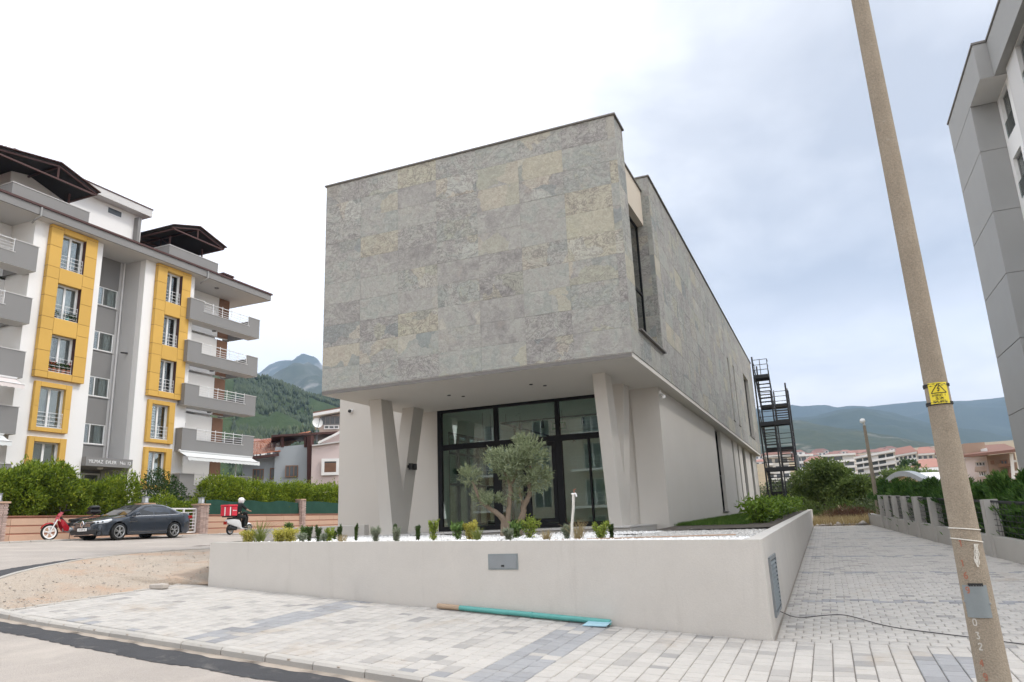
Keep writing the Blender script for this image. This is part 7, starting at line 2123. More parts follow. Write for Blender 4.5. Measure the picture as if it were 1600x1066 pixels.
# ------------------------------------------------------------------ haze
hb_ = B(-5600, 3600, -900, 6900, -3.0, 1500).mesh('haze', None if False else [])
t = NT('haze_air'); v = t.N('ShaderNodeVolumePrincipled', {'Color': (0.45, 0.63, 0.92, 1), 'Density': 0.00018, 'Anisotropy': 0.1}); t.l.new(v.outputs[0], t.out.inputs['Volume'])
hb_.materials.append(t.mat)
hz_ = bpy.data.objects.new('haze', hb_); C.objects.link(hz_); hz_['kind'] = 'stuff'; hz_.display_type = 'WIRE'
# ------------------------------------------------------------------ olive tree in the bed
random.seed(12)
ob_ = on_y(790, 838, 15.2); OBZ = bedz(ob_.x, 15.2)
OY_ = 15.2
def opt(px_, py_, dy=0.0): return on_y(px_, py_, OY_ + dy)
ol = thing('olive_tree', 'gnarled olive tree with clipped grey green cloud crowns before the entrance', 'tree', (ob_.x, OY_, OBZ))
m = MB()
def bough(pts, rs):
    P = [Vector(p) for p in pts]; P = chaikin(chaikin(P)); n = len(P); R_ = list(np.interp(np.linspace(0, 1, n), np.linspace(0, 1, len(rs)), rs))
    P = [p + Vector((random.gauss(0, .006), random.gauss(0, .006), 0)) for p in P]; R_ = [r_ * (1 + .10 * math.sin(i * 2.3)) for i, r_ in enumerate(R_)]
    m.tube(P, [r_ * .82 for r_ in R_], 10)
foot = opt(787, 842); foot.z = OBZ - .08
bough([foot, opt(789, 822), opt(783, 806, -.05), opt(765, 795, -.1), opt(750, 783, -.1), opt(745, 768, -.12), opt(738, 752, -.1)], [.13, .105, .075, .06, .05, .04, .025])
bough([foot + Vector((.06, .02, 0)), opt(792, 818), opt(795, 795, .05), opt(798, 772, .08), opt(797, 752, .05), opt(785, 735, 0)], [.12, .09, .065, .06, .055, .03])
bough([opt(797, 760, .06), opt(806, 742, .1), opt(812, 722, .1)], [.05, .04, .025])
foot2 = opt(809, 840, .25); foot2.z = OBZ - .08
bough([foot2, opt(811, 822, .2), opt(817, 803, .2), opt(819, 788, .2), opt(829, 772, .22), opt(826, 750, .2), opt(829, 728, .2)], [.12, .105, .085, .075, .06, .05, .03])
bough([opt(819, 792, .2), opt(814, 780, .15), opt(812, 762, .1)], [.06, .04, .025])
m.build('trunk', M['olivebark'], ol, smooth=True)
SX = OY_ / 1.0 / 1085          # metres per photo pixel near the tree
def crown(cx_, cy_, rx_, ry_, n, seed, dy=0.0, dense=.35):
    c = opt(cx_, cy_, dy); s_ = 0.0146
    # many small sprigs, each a short twig with paired narrow leaves
    ns = n // 21
    P0, D0 = ell_points(ns, (c.x, c.y, c.z), (rx_ * s_ * .80, rx_ * s_ * .66, ry_ * s_ * .76), seed, .42, 6.5, dense)
    Ps, Ds = [], []
    for k in range(14):
        t = k / 13; dd = unit(D0 * .6 + rng.normal(size=D0.shape) * .28 + np.array([0, 0, .45]))
        if k == 0: ax_ = dd; sd_ = unit(np.cross(ax_, rng.normal(size=D0.shape)))
        Ps.append(P0 + ax_ * (.15 * t)); Ds.append(ax_ * .75 + sd_ * (1 if k % 2 else -1) * .6 + rng.normal(size=D0.shape) * .18)
    P, D = np.concatenate(Ps), np.concatenate(Ds)
    V, Fq = leaf_quads(P, D, .062, .017); return V, Fq
Vs, Fs, o_ = [], [], 0
for a in ((735, 744, 15, 17, 2000, 1, -.1, .3), (797, 725, 29, 24, 7600, 2, 0, .3), (772, 717, 13, 13, 1500, 7, -.1, .3), (828, 712, 27, 26, 5600, 3, .2, .3), (840, 748, 21, 19, 4600, 4, .2, .3), (815, 693, 13, 11, 1200, 8, .2, .3), (770, 783, 22, 7, 1700, 5, -.15, .2), (809, 774, 8, 13, 800, 6, .1, .2), (752, 779, 14, 8, 800, 9, -.1, .2), (800, 747, 14, 9, 1000, 10, .05, .3)):
    V, Fq = crown(*a); Vs.append(V); Fs.append(Fq + o_); o_ += len(V)
npobj('crown', np.concatenate(Vs), np.concatenate(Fs), M['olive'], ol)

# ------------------------------------------------------------------ young plants in the bed
def bed_point(px_, Y):
    p = on_y(px_, 838, Y); return Vector((p.x, Y, bedz(p.x, Y)))
PXM = lambda Y: Y / 1085.0
def plant(kind, px_, Y, hpx, wpx, label, cat='shrub'):
    b = bed_point(px_, Y); s_ = math.hypot(b.x, b.y) / 1140.0; h, w = hpx * s_ * 1.1, wpx * s_ * 1.15; sd_ = int(px_)
    t_ = thing({'grass': 'ornamental_grass'}.get(kind, 'shrub') if kind in ('grass', 'drygrass', 'greengrass') else {'gold': 'golden_shrub', 'lavender': 'lavender', 'box': 'box_shrub', 'lime': 'lime_shrub', 'glossy': 'shrub'}[kind], label, cat, tuple(b))
    if kind in ('drygrass', 'greengrass'):
        n = 90; P = b + Vector((0, 0, 0)); P = np.array(b)[None] + rng.normal(size=(n, 3)) * np.array([w * .12, w * .12, 0]); D = np.stack([rng.normal(size=n) * .3, rng.normal(size=n) * .3, np.ones(n)], 1)
        # arching blades in three segments
        V = []; 
        for p, d_ in zip(P, D):
            L = h * random.uniform(.55, 1.15); d_ = Vector(d_).normalized(); lean = Vector((d_.x, d_.y, 0)) * .8; p = Vector(p); side = d_.orthogonal().normalized() * (.006 if kind == 'greengrass' else .004)
            q = [p, p + d_ * L * .5, p + d_ * L * .82 + lean * L * .22, p + d_ * L + lean * L * .5 - Vector((0, 0, L * .05))]
            for i, pp_ in enumerate(q): k = 1 - i / 3.3; V += [pp_ - side * k, pp_ + side * k]
        Fq = np.array([(8 * i + 2 * j, 8 * i + 2 * j + 1, 8 * i + 2 * j + 3, 8 * i + 2 * j + 2) for i in range(n) for j in range(3)])
        npobj('blades', [tuple(v) for v in V], Fq, M[kind], t_)
        return
    m = MB(); stems = {'box': 5, 'lavender': 14, 'gold': 9, 'lime': 7, 'glossy': 7}[kind]; tips = []
    for i in range(stems):
        a = 6.28 * i / stems + sd_; r_ = w * .5 * random.uniform(.35, 1.0) * (.6 if kind == 'box' else 1)
        e = b + Vector((r_ * math.cos(a), r_ * math.sin(a), h * random.uniform(.72, 1.0))); mid = b.lerp(e, .5) + Vector((0, 0, .1 * h)); m.tube([b, mid, e], [.008, .006, .003], 5); tips.append((b, mid, e))
    m.build('stem', M['bark'], t_)
    mat = {'box': 'boxleaf', 'lavender': 'lavender', 'gold': 'gold', 'lime': 'lime', 'glossy': 'glossy'}[kind]
    ln, wd, per, tight = {'box': (.030, .018, 190, .12), 'lavender': (.055, .009, 110, .10), 'gold': (.035, .02, 190, .16), 'lime': (.045, .02, 120, .13), 'glossy': (.075, .028, 60, .12)}[kind]
    P, D = [], []
    for a, c_, e in tips:
        tt = rng.random((per, 1)) ** .75 * 1.05; q = np.where(tt < .5, np.array(a) + (np.array(c_) - np.array(a)) * tt * 2, np.array(c_) + (np.array(e) - np.array(c_)) * (tt - .5) * 2)
        P.append(q + rng.normal(size=(per, 3)) * w * tight * .8 * (1 - .5 * tt)); D.append(rng.normal(size=(per, 3)) * .7 + np.array([0, 0, .8]))
    V, Fq = leaf_quads(np.concatenate(P), np.concatenate(D), ln, wd); npobj('leaves', V, Fq, M[mat], t_)
plist = [
 ('gold', 388, 13.2, 17, 19, 'round golden shrub at the far left end of the planter'),
 ('greengrass', 406, 13.3, 30, 16, 'tall thin green grass beside the leftmost golden shrub'),
 ('gold', 437, 13.1, 17, 22, 'golden shrub, left one of the touching pair'),
 ('gold', 453, 13.1, 19, 24, 'golden shrub, right one of the touching pair'),
 ('glossy', 451, 14.6, 24, 10, 'dark leafy shrub rising behind the golden pair'),
 ('lavender', 472, 13.0, 12, 10, 'small grey lavender right of the golden pair'),
 ('glossy', 475, 14.8, 18, 10, 'small leafy shrub behind the grey lavender near the left end'),
 ('box', 483, 13.2, 22, 13, 'dark box shrub left of the two close together near the left end'),
 ('box', 497, 13.2, 22, 13, 'dark box shrub between two grey lavenders'),
 ('lavender', 505, 12.9, 11, 9, 'tiny grey lavender between dark box shrubs'),
 ('lime', 514, 13.0, 20, 15, 'upright mid green shrub left of the building corner'),
 ('box', 523, 14.8, 12, 8, 'tiny dark shrub near the building corner, set back'),
 ('box', 531, 13.3, 22, 10, 'slim dark shrub with dry grass at its foot'),
 ('drygrass', 535, 12.8, 12, 18, 'flat tuft of dry tan grass below the screen wall'),
 ('box', 556.5, 13.3, 23, 8, 'very slim dark box column before the screen wall'),
 ('lavender', 587, 13.0, 19, 13, 'grey green lavender left of the slanted column foot'),
 ('lavender', 619.5, 13.0, 18, 13, 'grey green lavender right of the slanted column foot'),
 ('box', 617, 13.5, 22, 8, 'thin dark shrub standing right behind a lavender'),
 ('box', 653, 13.2, 21, 13, 'dark box shrub left of the lime green shrub'),
 ('lime', 677, 12.8, 27, 17, 'lime green upright shrub in front of the left glass jamb'),
 ('glossy', 715.5, 13.0, 25, 19, 'glossy green shrub left of the yellow one'),
 ('gold', 735, 13.2, 27, 20, 'bright yellow shrub left of the olive tree'),
 ('greengrass', 745, 12.8, 20, 14, 'yellowish grass tuft at the foot of the yellow shrub'),
 ('lavender', 794, 12.7, 15, 16, 'blue grey tuft at the foot of the olive tree'),
 ('glossy', 806, 13.4, 24, 26, 'bushy green herb under the left olive trunk'),
 ('lime', 828, 13.5, 29, 34, 'broad bushy green shrub under the right olive trunk'),
 ('drygrass', 854, 12.4, 18, 15, 'pale feathery grass right of the olive tree'),
 ('lavender', 886, 13.0, 19, 14, 'grey green shrub just left of the white standpipe'),
 ('drygrass', 905, 12.9, 30, 24, 'tall dry grass just right of the white standpipe'),
 ('lime', 940, 12.6, 23, 22, 'bright green shrub near the right end of the bed'),
 ('box', 956, 12.7, 22, 10, 'narrow dark box shrub at the right end of the row'),
]
for a in plist: plant(*a)
# white standpipe with a tap
b = bed_point(893.5, 12.6); t_ = thing('standpipe', 'white water standpipe with a red handled tap in the bed', 'standpipe', tuple(b))
tp = on_y(896, 772, 12.6)
m = MB(); m.tube([b, b.lerp(tp, .35) + Vector((-.012, 0, 0)), b.lerp(tp, .7) + Vector((.006, 0, 0)), tp], [.026, .024, .024, .026], 9); m.build('riser', M['rope'], t_, smooth=True)
m = MB(); m.tube([tp + Vector((-.03, 0, 0)), tp + Vector((.05, -.02, .0)), tp + Vector((.06, -.02, -.05))], .018, 8); m.build('tap', M['pvc'], t_, smooth=True)
m = MB(); m.tube([tp + Vector((.02, 0, .02)), tp + Vector((.01, 0, .07)), tp + Vector((.05, 0, .085))], .009, 6); m.build('tap_handle', M['redpaint'], t_, smooth=True)
m = MB(); m.tube([b + Vector((x_, -.15 + .05 * math.sin(x_ * 6), .03)) for x_ in np.linspace(-.5, 2.8, 40)], .012, 6); tag(m.build('hose', M['pinkstone'], smooth=True, loc=tuple(b)), 'thin tan hose lying on the white pebbles', 'hose')

# ------------------------------------------------------------------ lawn and laurels of the side bed
n = 26000
y = 20.2 + 21 * rng.random(n) ** 1.3; x = rng.uniform(XG + .05, -2.0, n); keep = x > XG + .05; z = 1.25 + .0135 * (y - 10.84)
keep &= (y > 20.3 + (x + 2.2) * -.35)
P = np.stack([x, y, z], 1)[keep]; n = len(P); D = np.stack([rng.normal(size=n) * .4, rng.normal(size=n) * .4, np.ones(n)], 1)
V, Fq = leaf_quads(P, D, .10, .012); o = npobj('lawn', V, Fq, M['lawn']); o['kind'] = 'stuff'
V = []
for i in range(20):
    for j in range(6): xx_ = XG + .02 + (2.0) * j / 5; yy_ = 17.6 + 24 * i / 19; V.append((xx_, yy_, 1.25 + .0135 * (yy_ - 10.84) + .02))
V = []
y = 21.3; k = 0
while y < 43.5:
    x_ = -1.78; z = 1.25 + .0135 * (y - 10.84)
    t_ = thing('laurel', '%s laurel of the row along the planter side wall, counted from the near end' % ords[k], 'laurel', (x_, y, z), group='laurels along the planter side wall')
    hh = .50 + .1 * random.random(); m = MB(); P, D = [], []
    for i in range(9):
        a = 6.28 * i / 9 + k; e = Vector((x_ + .42 * math.cos(a) * random.uniform(.4, 1), y + .65 * math.sin(a) * random.uniform(.4, 1), z + hh * random.uniform(.75, 1.05))); b = Vector((x_, y, z)); mid = b.lerp(e, .55) + Vector((0, 0, .08)); m.tube([b, mid, e], [.014, .01, .005], 5)
        tt = rng.random((85, 1)) ** .6; q = np.array(b) * (1 - tt) + np.array(e) * tt; P.append(q + rng.normal(size=(85, 3)) * np.array([.10, .13, .08])); D.append(rng.normal(size=(85, 3)) * .75 + np.array([0, 0, .55]))
    m.build('stem', M['bark'], t_); V, Fq = leaf_quads(np.concatenate(P), np.concatenate(D), .145, .055); npobj('leaves', V, Fq, M['laurel'], t_)
    y += 1.42; k += 1

# ------------------------------------------------------------------ garden of the flats
def hedge(name, label, cat, y0, y1, x0, x1, z0, z1, n, mat, seed, leaf=.16, amp=.16, group=None, core=True):
    t_ = thing(name, label, cat, ((x0 + x1) / 2, (y0 + y1) / 2, z0), group=group)
    P, D = box_points(n, x0, x1, y0, y1, z0, z1, seed, amp, 1.6, .35, .55)
    # clumpy: push leaves into tufts
    k = lump(P, seed + 50, 3.4, 3); P = P + D * (k * .42)[:, None]
    sh_ = rng.random(len(P)) < .05; P[sh_] += D[sh_] * rng.uniform(.08, .3, (sh_.sum(), 1)) + np.array([0, 0, .08])
    foliage('leaves', P, D, leaf, leaf * .36, M[mat], t_, .35, .8)
    m = MB(); yy = y0 + .3
    while yy < y1: m.tube([((x0 + x1) / 2, yy, z0 - .2), ((x0 + x1) / 2 + .1, yy + .1, z1 - .4)], .05, 6); yy += .8
    o_ = m.build('stem', M['bark'], t_); o_['kind'] = 'stuff'
    if core:
        c_ = MB(); c_.cbox(x0 + .38, x1 - .38, y0 + .38, y1 - .38, z0 + .2, z1 - .38, .2); P2 = None
        P, D = box_points(n // 3, x0 + .35, x1 - .35, y0 + .35, y1 - .35, z0 + .1, z1 - .35, seed + 3, .1, 1.6, .1, .4) if False else box_points(n // 6, x0 + .5, x1 - .5, y0 + .4, y1 - .4, z0 + .1, z1 - .55, seed + 3, .1, 1.6, .1, .4); foliage('inner_leaves', P, D, leaf * 1.6, leaf * .9, M[mat], t_, .2, .8)
    return t_
yL = lambda px_, X: on_x(px_, 780, X).y
zl = lambda px_, py_, X: on_x(px_, py_, X).z
# big hedge at the left, three plants grown together
hx0, hx1 = -33.6, -30.5
ya = [yL(-60, -31.5), yL(2, -31.5), yL(48, -31.5), yL(98, -31.5)]
hedge('hedge_shrub', 'tall bright green conifer shrub cut by the left edge above the stone wall', 'hedge', ya[0], ya[1] + .2, hx0, hx1, 3.0, zl(5, 733, -31.5) - .1, 9000, 'thuja', 61, .17, .22, 'tall conifer shrubs behind the stone wall')
hedge('hedge_shrub', 'tall bright green conifer shrub with dark hollows, second from the left edge', 'hedge', ya[1], ya[2] + .3, hx0, hx1, 2.75, zl(25, 734, -31.5), 11000, 'thuja', 62, .17, .24, 'tall conifer shrubs behind the stone wall')
hedge('hedge_shrub', 'tall bright green conifer shrub below the lowest left ochre window', 'hedge', ya[2], ya[3], hx0, hx1, 2.85, zl(75, 735, -31.5), 11000, 'thuja', 63, .17, .24, 'tall conifer shrubs behind the stone wall')
hedge('hedge_shrub', 'lower yellowish conifer shrub behind the motorcycle handlebar', 'hedge', yL(98, -31.5), yL(132, -31.5), hx0 + .4, hx1, 2.7, zl(112, 757, -31.5), 6500, 'thuja', 64, .16, .22)
hedge('hedge_shrub', 'olive tinted shrub between the house entrance and the car roof', 'hedge', yL(130, -31.5), yL(200, -31.5), hx0 + .4, hx1, 2.7, zl(165, 753, -31.5), 11000, 'thuja', 65, .16, .26)
hedge('hedge_shrub', 'little bright green bush above the motorcycle seat', 'hedge', yL(113, -30.8), yL(139, -30.8), -31.4, -30.45, 2.65, zl(126, 789, -30.9), 2600, 'thuja2', 66, .12, .12)
t_ = thing('shrub', 'dark dome shaped shrub between the gate lantern and the ochre window', 'shrub', (-33.0, yL(250, -33), 2.6)); P, D = ell_points(9000, (-33.0, yL(250, -33), 3.0), (1.35, 1.28, zl(250, 738, -33) - 3.0), 71, .22, 5, .5); P[:, 2] = np.maximum(P[:, 2], 2.4); foliage('leaves', P, D, .14, .06, M['shrubdark'], t_, .2)
hedge('hedge_shrub', 'low bright clipped hedge seen over the gate', 'hedge', yL(238, -31.4), yL(308, -31.4), -32, -30.9, 2.0, zl(275, 779, -31.4), 7500, 'thuja2', 67, .13, .10)
# clipped hedge above the green screen, in three stretches
hedge('hedge_shrub', 'clipped hedge with a brownish patch right of the gate lantern', 'hedge', yL(326, -31), yL(384, -31), -32, -30.35, 3.1, zl(350, 751, -31), 9500, 'thuja2', 68, .15, .20, 'clipped hedge over the green screen')
hedge('hedge_shrub', 'clipped bright hedge stretch over the middle of the green screen', 'hedge', yL(382, -31), yL(476, -31), -32, -30.35, 3.2, zl(420, 754.5, -31), 15000, 'thuja2', 69, .15, .18, 'clipped hedge over the green screen')
hedge('hedge_shrub', 'clipped hedge stretch against the building corner', 'hedge', yL(474, -31), yL(545, -31), -32, -30.35, 3.2, zl(500, 759, -31), 12000, 'thuja2', 70, .15, .16, 'clipped hedge over the green screen')
# small yellow shrub by the car
t_ = thing('shrub', 'yellow green shrub just above the car windscreen', 'shrub', (-30.7, yL(203, -30.7), 2.6)); P, D = ell_points(1500, (-30.7, yL(203, -30.7), 2.85), (.4, .45, .4), 73, .3, 5, .4); foliage('leaves', P, D, .11, .05, M['lime'], t_, .3)
# ------------------------------------------------------------------ parked saloon car (front towards -Y)
car = thing('parked_car', 'dark slate blue four door saloon parked facing left at the kerb', 'car', (-26.93, 22.80, zr(-26.2, 22.8) + .005))
ya_f, ya_r, WR = -1.40, 1.31, .325
def I(y, xs_, vs_): return float(np.interp(y, xs_, vs_))
def zb_(y):
    b = I(y, [-2.32, -2.1, 2.1, 2.32], [.24, .2, .2, .32])
    for a in (ya_f, ya_r):
        d_ = abs(y - a)
        if d_ < .385: b = max(b, .31 + math.sqrt(.385 ** 2 - d_ ** 2))
    return b
def wd_(y): return I(y, [-2.32, -2.27, -2.15, -1.95, -1.6, -1.0, 0, 1.2, 1.8, 2.1, 2.25, 2.32], [.45, .60, .73, .82, .875, .90, .907, .905, .88, .83, .76, .62])
def zs_(y): return I(y, [-2.32, -2.25, -2.1, -1.6, -1.0, 0, 1.0, 1.6, 2.1, 2.27, 2.32], [.60, .68, .74, .83, .90, .925, .95, .985, 1.0, .98, .86])
def zc_(y): return I(y, [-2.32, -2.25, -2.1, -1.6, -.95, 1.7, 2.1, 2.26, 2.32], [.62, .71, .79, .91, 1.0, 1.05, 1.085, 1.07, .88])
st = sorted(set([-2.32, -2.29, -2.24, -2.15, -2.05, 2.05, 2.15, 2.24, 2.29, 2.32] + list(np.linspace(-1.95, 1.95, 92))))
rings = []
for y in st:
    w, zb, zs, zc = wd_(y), zb_(y), zs_(y), zc_(y); zm = max(zb + .06, .55)
    half = [(w - .10, zb), (w - .02, zb + .015), (w - .004, max(zb + .03, .36)), (w, max(zb + .045, .60)), (w - .012, max(zb + .055, zs - .10)), (w - .055, zs), (w * .78, zs + (zc - zs) * .7), (w * .4, zc - .005), (0, zc)]
    rings.append([(-x, y, z) for x, z in half] + [(x, y, z) for x, z in half[-2::-1]])
m = MB(); m.loft(rings); m.f.append(tuple(range(len(rings[0])))); m.m.append(0); k = (len(rings) - 1) * len(rings[0]); m.f.append(tuple(k + i for i in range(len(rings[0])))); m.m.append(0)
body = m.build('body', M['carpaint'], car, local=True, smooth=True, angle=.7)
m = MB(); m.box(-.76, .76, -2.1, 2.1, .19, .55); m.build('underbody', M['black'], car, local=True)
# cabin
cs = [(-1.02, .97, .80, .80, .98), (-.55, 1.20, .83, .70, 1.21), (-.10, 1.385, .845, .60, 1.40), (.35, 1.43, .85, .585, 1.445), (.85, 1.405, .845, .58, 1.42), (1.25, 1.32, .83, .57, 1.335), (1.62, 1.17, .80, .58, 1.185), (1.98, 1.045, .74, .66, 1.06)]
def crs(y, zr_, wb, wr, zt_): zb = zs_(y) - .01; return [(wb, y, zb), (wb - (wb - wr) * .45, y, zb + (zr_ - zb) * .62), (wr + .035, y, zr_ - .035), (wr - .06, y, zr_), (0, y, zt_)]
g_ = MB(); roof = MB(); ws = MB(); rw = MB(); side = MB()
full = []
for c_ in cs: h = crs(*c_); full.append([(-x, y, z) for x, y, z in h] + [(x, y, z) for x, y, z in h[-2::-1]])
m = MB(); m.loft(full); cab = m.build('cabin', M['carpaint'], car, local=True, smooth=True, angle=.7)
def panel(name, a, b, k0, k1, mat, off=.008, par=car, mir=True):
    for sg in ((1, -1) if mir else (1,)):
        mm = MB(); rg = []
        for i in range(a, b + 1):
            h = crs(*cs[i]); rg.append([Vector((sg * x, y, z)) + Vector((sg * off * (1 if k1 < 4 else .3), 0, off * (.3 if k1 < 4 else 1))) for x, y, z in h[k0:k1 + 1]])
        mm.loft(rg); mm.build(name, mat, par, local=True, smooth=True)
def sidewin(name, poly):
    """side glass given by (y, height fraction) corners"""
    for sg in (1, -1):
        pts = []
        for y, f in poly:
            c_ = [I(y, [q[0] for q in cs], [q[j] for q in cs]) for j in range(1, 5)]; h = crs(y, *c_)
            zb, zr_ = h[0][2], h[2][2]; z = zb + (zr_ - zb) * f; x = I(z, [h[0][2], h[1][2], h[2][2]], [h[0][0], h[1][0], h[2][0]]); pts.append(Vector((sg * (x + .010), y, z + .004)))
        mm = MB(); n = len(pts); mm.add(pts, [tuple(range(n))]); mm.prism([p - Vector((sg * .012, 0, 0)) for p in pts], (sg * .014, 0, 0)); mm.build(name, M['carglass'], car, local=True)
sidewin('side_window', [(-.78, .10), (-.38, .82), (-.08, .95), (.22, .95), (.22, .10)])
sidewin('side_window', [(.29, .10), (.29, .95), (.80, .93), (1.02, .88), (1.04, .10)])
sidewin('side_window', [(1.09, .12), (1.08, .84), (1.30, .62), (1.50, .18)])
for sg in (1, -1):
    MB().tube([(sg * (wd_(y) - .055), y, zs_(y) + .012) for y in np.linspace(-.85, 1.55, 14)], .011, 6).build('chrome_strip', M['chrome'], car, local=True, smooth=True)
def topglass(name, a, b, w0, w1):
    mm = MB(); rg = []
    for f in np.linspace(0, 1, 7):
        y = cs[a][0] + (cs[b][0] - cs[a][0]) * f; c_ = [I(y, [q[0] for q in cs], [q[j] for q in cs]) for j in range(1, 5)]; h = crs(y, *c_); w = h[3][0] * (w0 + (w1 - w0) * f)
        rg.append([(x * w / h[3][0] if False else x, y, z) for x, z in [(-w, h[3][2] + .012), (-w * .5, (h[3][2] + h[4][2]) / 2 + .016), (0, h[4][2] + .014), (w * .5, (h[3][2] + h[4][2]) / 2 + .016), (w, h[3][2] + .012)]])
    mm.loft(rg); mm.build(name, M['carglass'], car, local=True, smooth=True)
topglass('windscreen', 0, 2, .97, .93); topglass('rear_window', 5, 7, .93, .9)
# wheels
def wheel(sg, y):
    x = sg * .80; W_ = thing_child = None
    m = MB(); m.lathe((x - sg * .10, y, WR), [(.18, 0), (.27, 0), (.315, .015), (.325, .04), (.325, .16), (.315, .185), (.27, .2), (.215, .2), (.205, .17)], 28, (sg, 0, 0)); w = m.build('wheel', M['rubber'], car, local=True, smooth=True)
    m = MB(); m.lathe((x - sg * .10, y, WR), [(.235, .20), (.22, .205), (.205, .19), (.20, .12)], 28, (sg, 0, 0))
    for k in range(5):
        a = k * 1.2566 + .3
        for da in (-.17, .17):
            p0 = Vector((x + sg * .088, y + .03 * math.cos(a), WR + .03 * math.sin(a))); p1 = Vector((x + sg * .10, y + .21 * math.cos(a + da), WR + .21 * math.sin(a + da))); m.bar(p0, p1, .03, .03, (sg, 0, 0))
    m.lathe((x + sg * .07, y, WR), [(.05, 0), (.05, .035), (0, .045)], 14, (sg, 0, 0)); m.build('rim', M['alloy'], w, local=True, smooth=True)
    m = MB(); m.lathe((x + sg * .03, y, WR), [(.0, 0), (.2, 0)], 24, (sg, 0, 0)); m.build('brake_disc', M['black'], w, local=True)
for y in (ya_f, ya_r):
    for sg in (1, -1): wheel(sg, y)
# thin black tubes imitate the shade in the door gaps; handles, mirrors
for sg in (1, -1):
    for y in (-.92, .255, 1.12):
        pts = [(sg * (wd_(y) - .003 - (.05 if z > .88 else 0)), y + (.12 * (1 - (z - .3) / .6) if y > 1 and z < .62 else 0) * -1, z) for z in (.33, .5, .7, .85, zs_(y))]
        MB().tube(pts, .0065, 4).build('door_gap_shade', M['black'], car, local=True)
    for y in (.06, .93): m = MB(); m.cbox(sg * .885, sg * .925, y - .10, y + .10, .80, .835, .012); m.build('door_handle', M['carpaint'], car, local=True)
    m = MB(); m.blob((sg * 1.0, -.70, 1.0), (.12, .09, .075), 3, .05); m.bar((sg * .86, -.68, .95), (sg * .95, -.68, .97), .06, .05); m.build('mirror', M['carpaint'], car, local=True, smooth=True)
    # headlight wraps round the corner
    m = MB(); rg = []
    for y, zt_, zl_ in ((-2.265, .73, .66), (-2.2, .745, .65), (-2.08, .765, .655), (-1.9, .80, .685), (-1.74, .825, .77)):
        xo = wd_(y); rg.append([(sg * (xo - .19 if y < -2.1 else xo - .05), y - .006, zt_ + .006), (sg * (xo + .012), y - .012, (zt_ + zl_) / 2 + .01), (sg * (xo + .010), y - .012, zl_)])
    m.loft(rg); m.build('headlight', M['lampclear'], car, local=True, smooth=True)
    m = MB(); m.blob((sg * .70, -2.235, .70), (.055, .03, .03), 1, 0); m.blob((sg * .80, -2.11, .715), (.045, .03, .03), 1, 0); m.build('lamp_bulb', M['black'], car, local=True, smooth=True)
    m = MB(); m.cbox(sg * .66, sg * .835, 2.10, 2.315, .80, .93, .02); m.build('tail_light', M['redlens'], car, local=True)
    m = MB(); m.cbox(sg * .50, sg * .80, -2.275, -2.18, .345, .415, .02); m.build('fog_surround', M['black'], car, local=True)
    MB().bar((sg * .905, -.98, .70), (sg * .905, -.62, .715), .012, .025).build('wing_trim', M['chrome'], car, local=True)
    MB().bar((sg * .90, -.95, .30), (sg * .90, .95, .30), .012, .02).build('sill_trim', M['chrome'], car, local=True)
m = MB(); m.prism([(-.50, -2.31, .69), (.50, -2.31, .69), (.34, -2.335, .53), (-.34, -2.335, .53)], (0, .05, 0)); gr = m.build('grille', M['black'], car, local=True)
m = MB()
for z in (.56, .60, .64): m.bar((-.42, -2.335, z), (.42, -2.335, z), .01, .012)
m.bar((-.55, -2.31, .70), (.55, -2.31, .70), .015, .015); m.build('grille_bar', M['chrome'], gr, local=True)
m = MB()      # lozenge emblem
for a, b in (((0, .135), (.085, 0)), ((.085, 0), (0, -.135)), ((0, -.135), (-.085, 0)), ((-.085, 0), (0, .135))): m.bar((a[0], -2.36, .635 + a[1]), (b[0], -2.36, .635 + b[1]), .03, .035)
m.build('emblem', M['chrome'], car, local=True)
m = MB(); m.cbox(-.70, .70, -2.325, -2.2, .25, .45, .03); m.build('lower_grille', M['black'], car, local=True)
np_ = MB().cbox(-.26, .26, -2.352, -2.335, .385, .495, .004).build('number_plate', M['pvc'], car, local=True)
o = text('34 AUF 02', .085, (0, 0, 0), (R(90), 0, 0), M['black'], np_, .002); o.location = (0, -2.354, .44)
m = MB(); m.bar((-.6, -2.30, .24), (.6, -2.30, .24), .04, .03); m.build('lip', M['chrome'], car, local=True)

# ------------------------------------------------------------------ red motorcycle leaning by the wall (front towards -Y)
def spoked(m_t, m_r, y, z, r, x=0, w=.075):
    m_t.lathe((x - w / 2, y, z), [(r - .07, .01), (r - .03, 0), (r, .03), (r, w - .03), (r - .03, w), (r - .07, w - .01)], 26, (1, 0, 0))
    m_r.lathe((x - w / 2, y, z), [(r - .062, .0), (r - .10, .01), (r - .10, w - .01), (r - .062, w)], 26, (1, 0, 0))
    for k in range(5):
        a = k * 1.2566 + .4
        for da in (-.12, .12): m_r.bar((x, y + .03 * math.cos(a), z + .03 * math.sin(a)), (x, y + (r - .09) * math.cos(a + da), z + (r - .09) * math.sin(a + da)), .022, .03, (1, 0, 0))
    m_r.lathe((x - .05, y, z), [(0, 0), (.05, 0), (.05, .1), (0, .1)], 12, (1, 0, 0))
by = on_x(84, 820, -28.9).y
mc = thing('motorcycle', 'red underbone motorcycle with black top box leaning by the stone wall', 'motorcycle', (-28.85, by + .62, 1.705), rz=R(-14), ry=R(-7)); mc.scale = (1.12, 1.12, 1.12)
yf, yr = -.62, .60
for y, nm in ((yf, 'front'), (yr, 'rear')):
    a_, b_ = MB(), MB(); spoked(a_, b_, y, .29, .29); w = a_.build('wheel', M['rubber'], mc, local=True, smooth=True); b_.build('rim', M['pvc'], w, local=True)
m = MB()
for sx in (-.075, .075): m.tube([(sx, yf, .29), (sx, yf + .22, .72)], .022, 8)
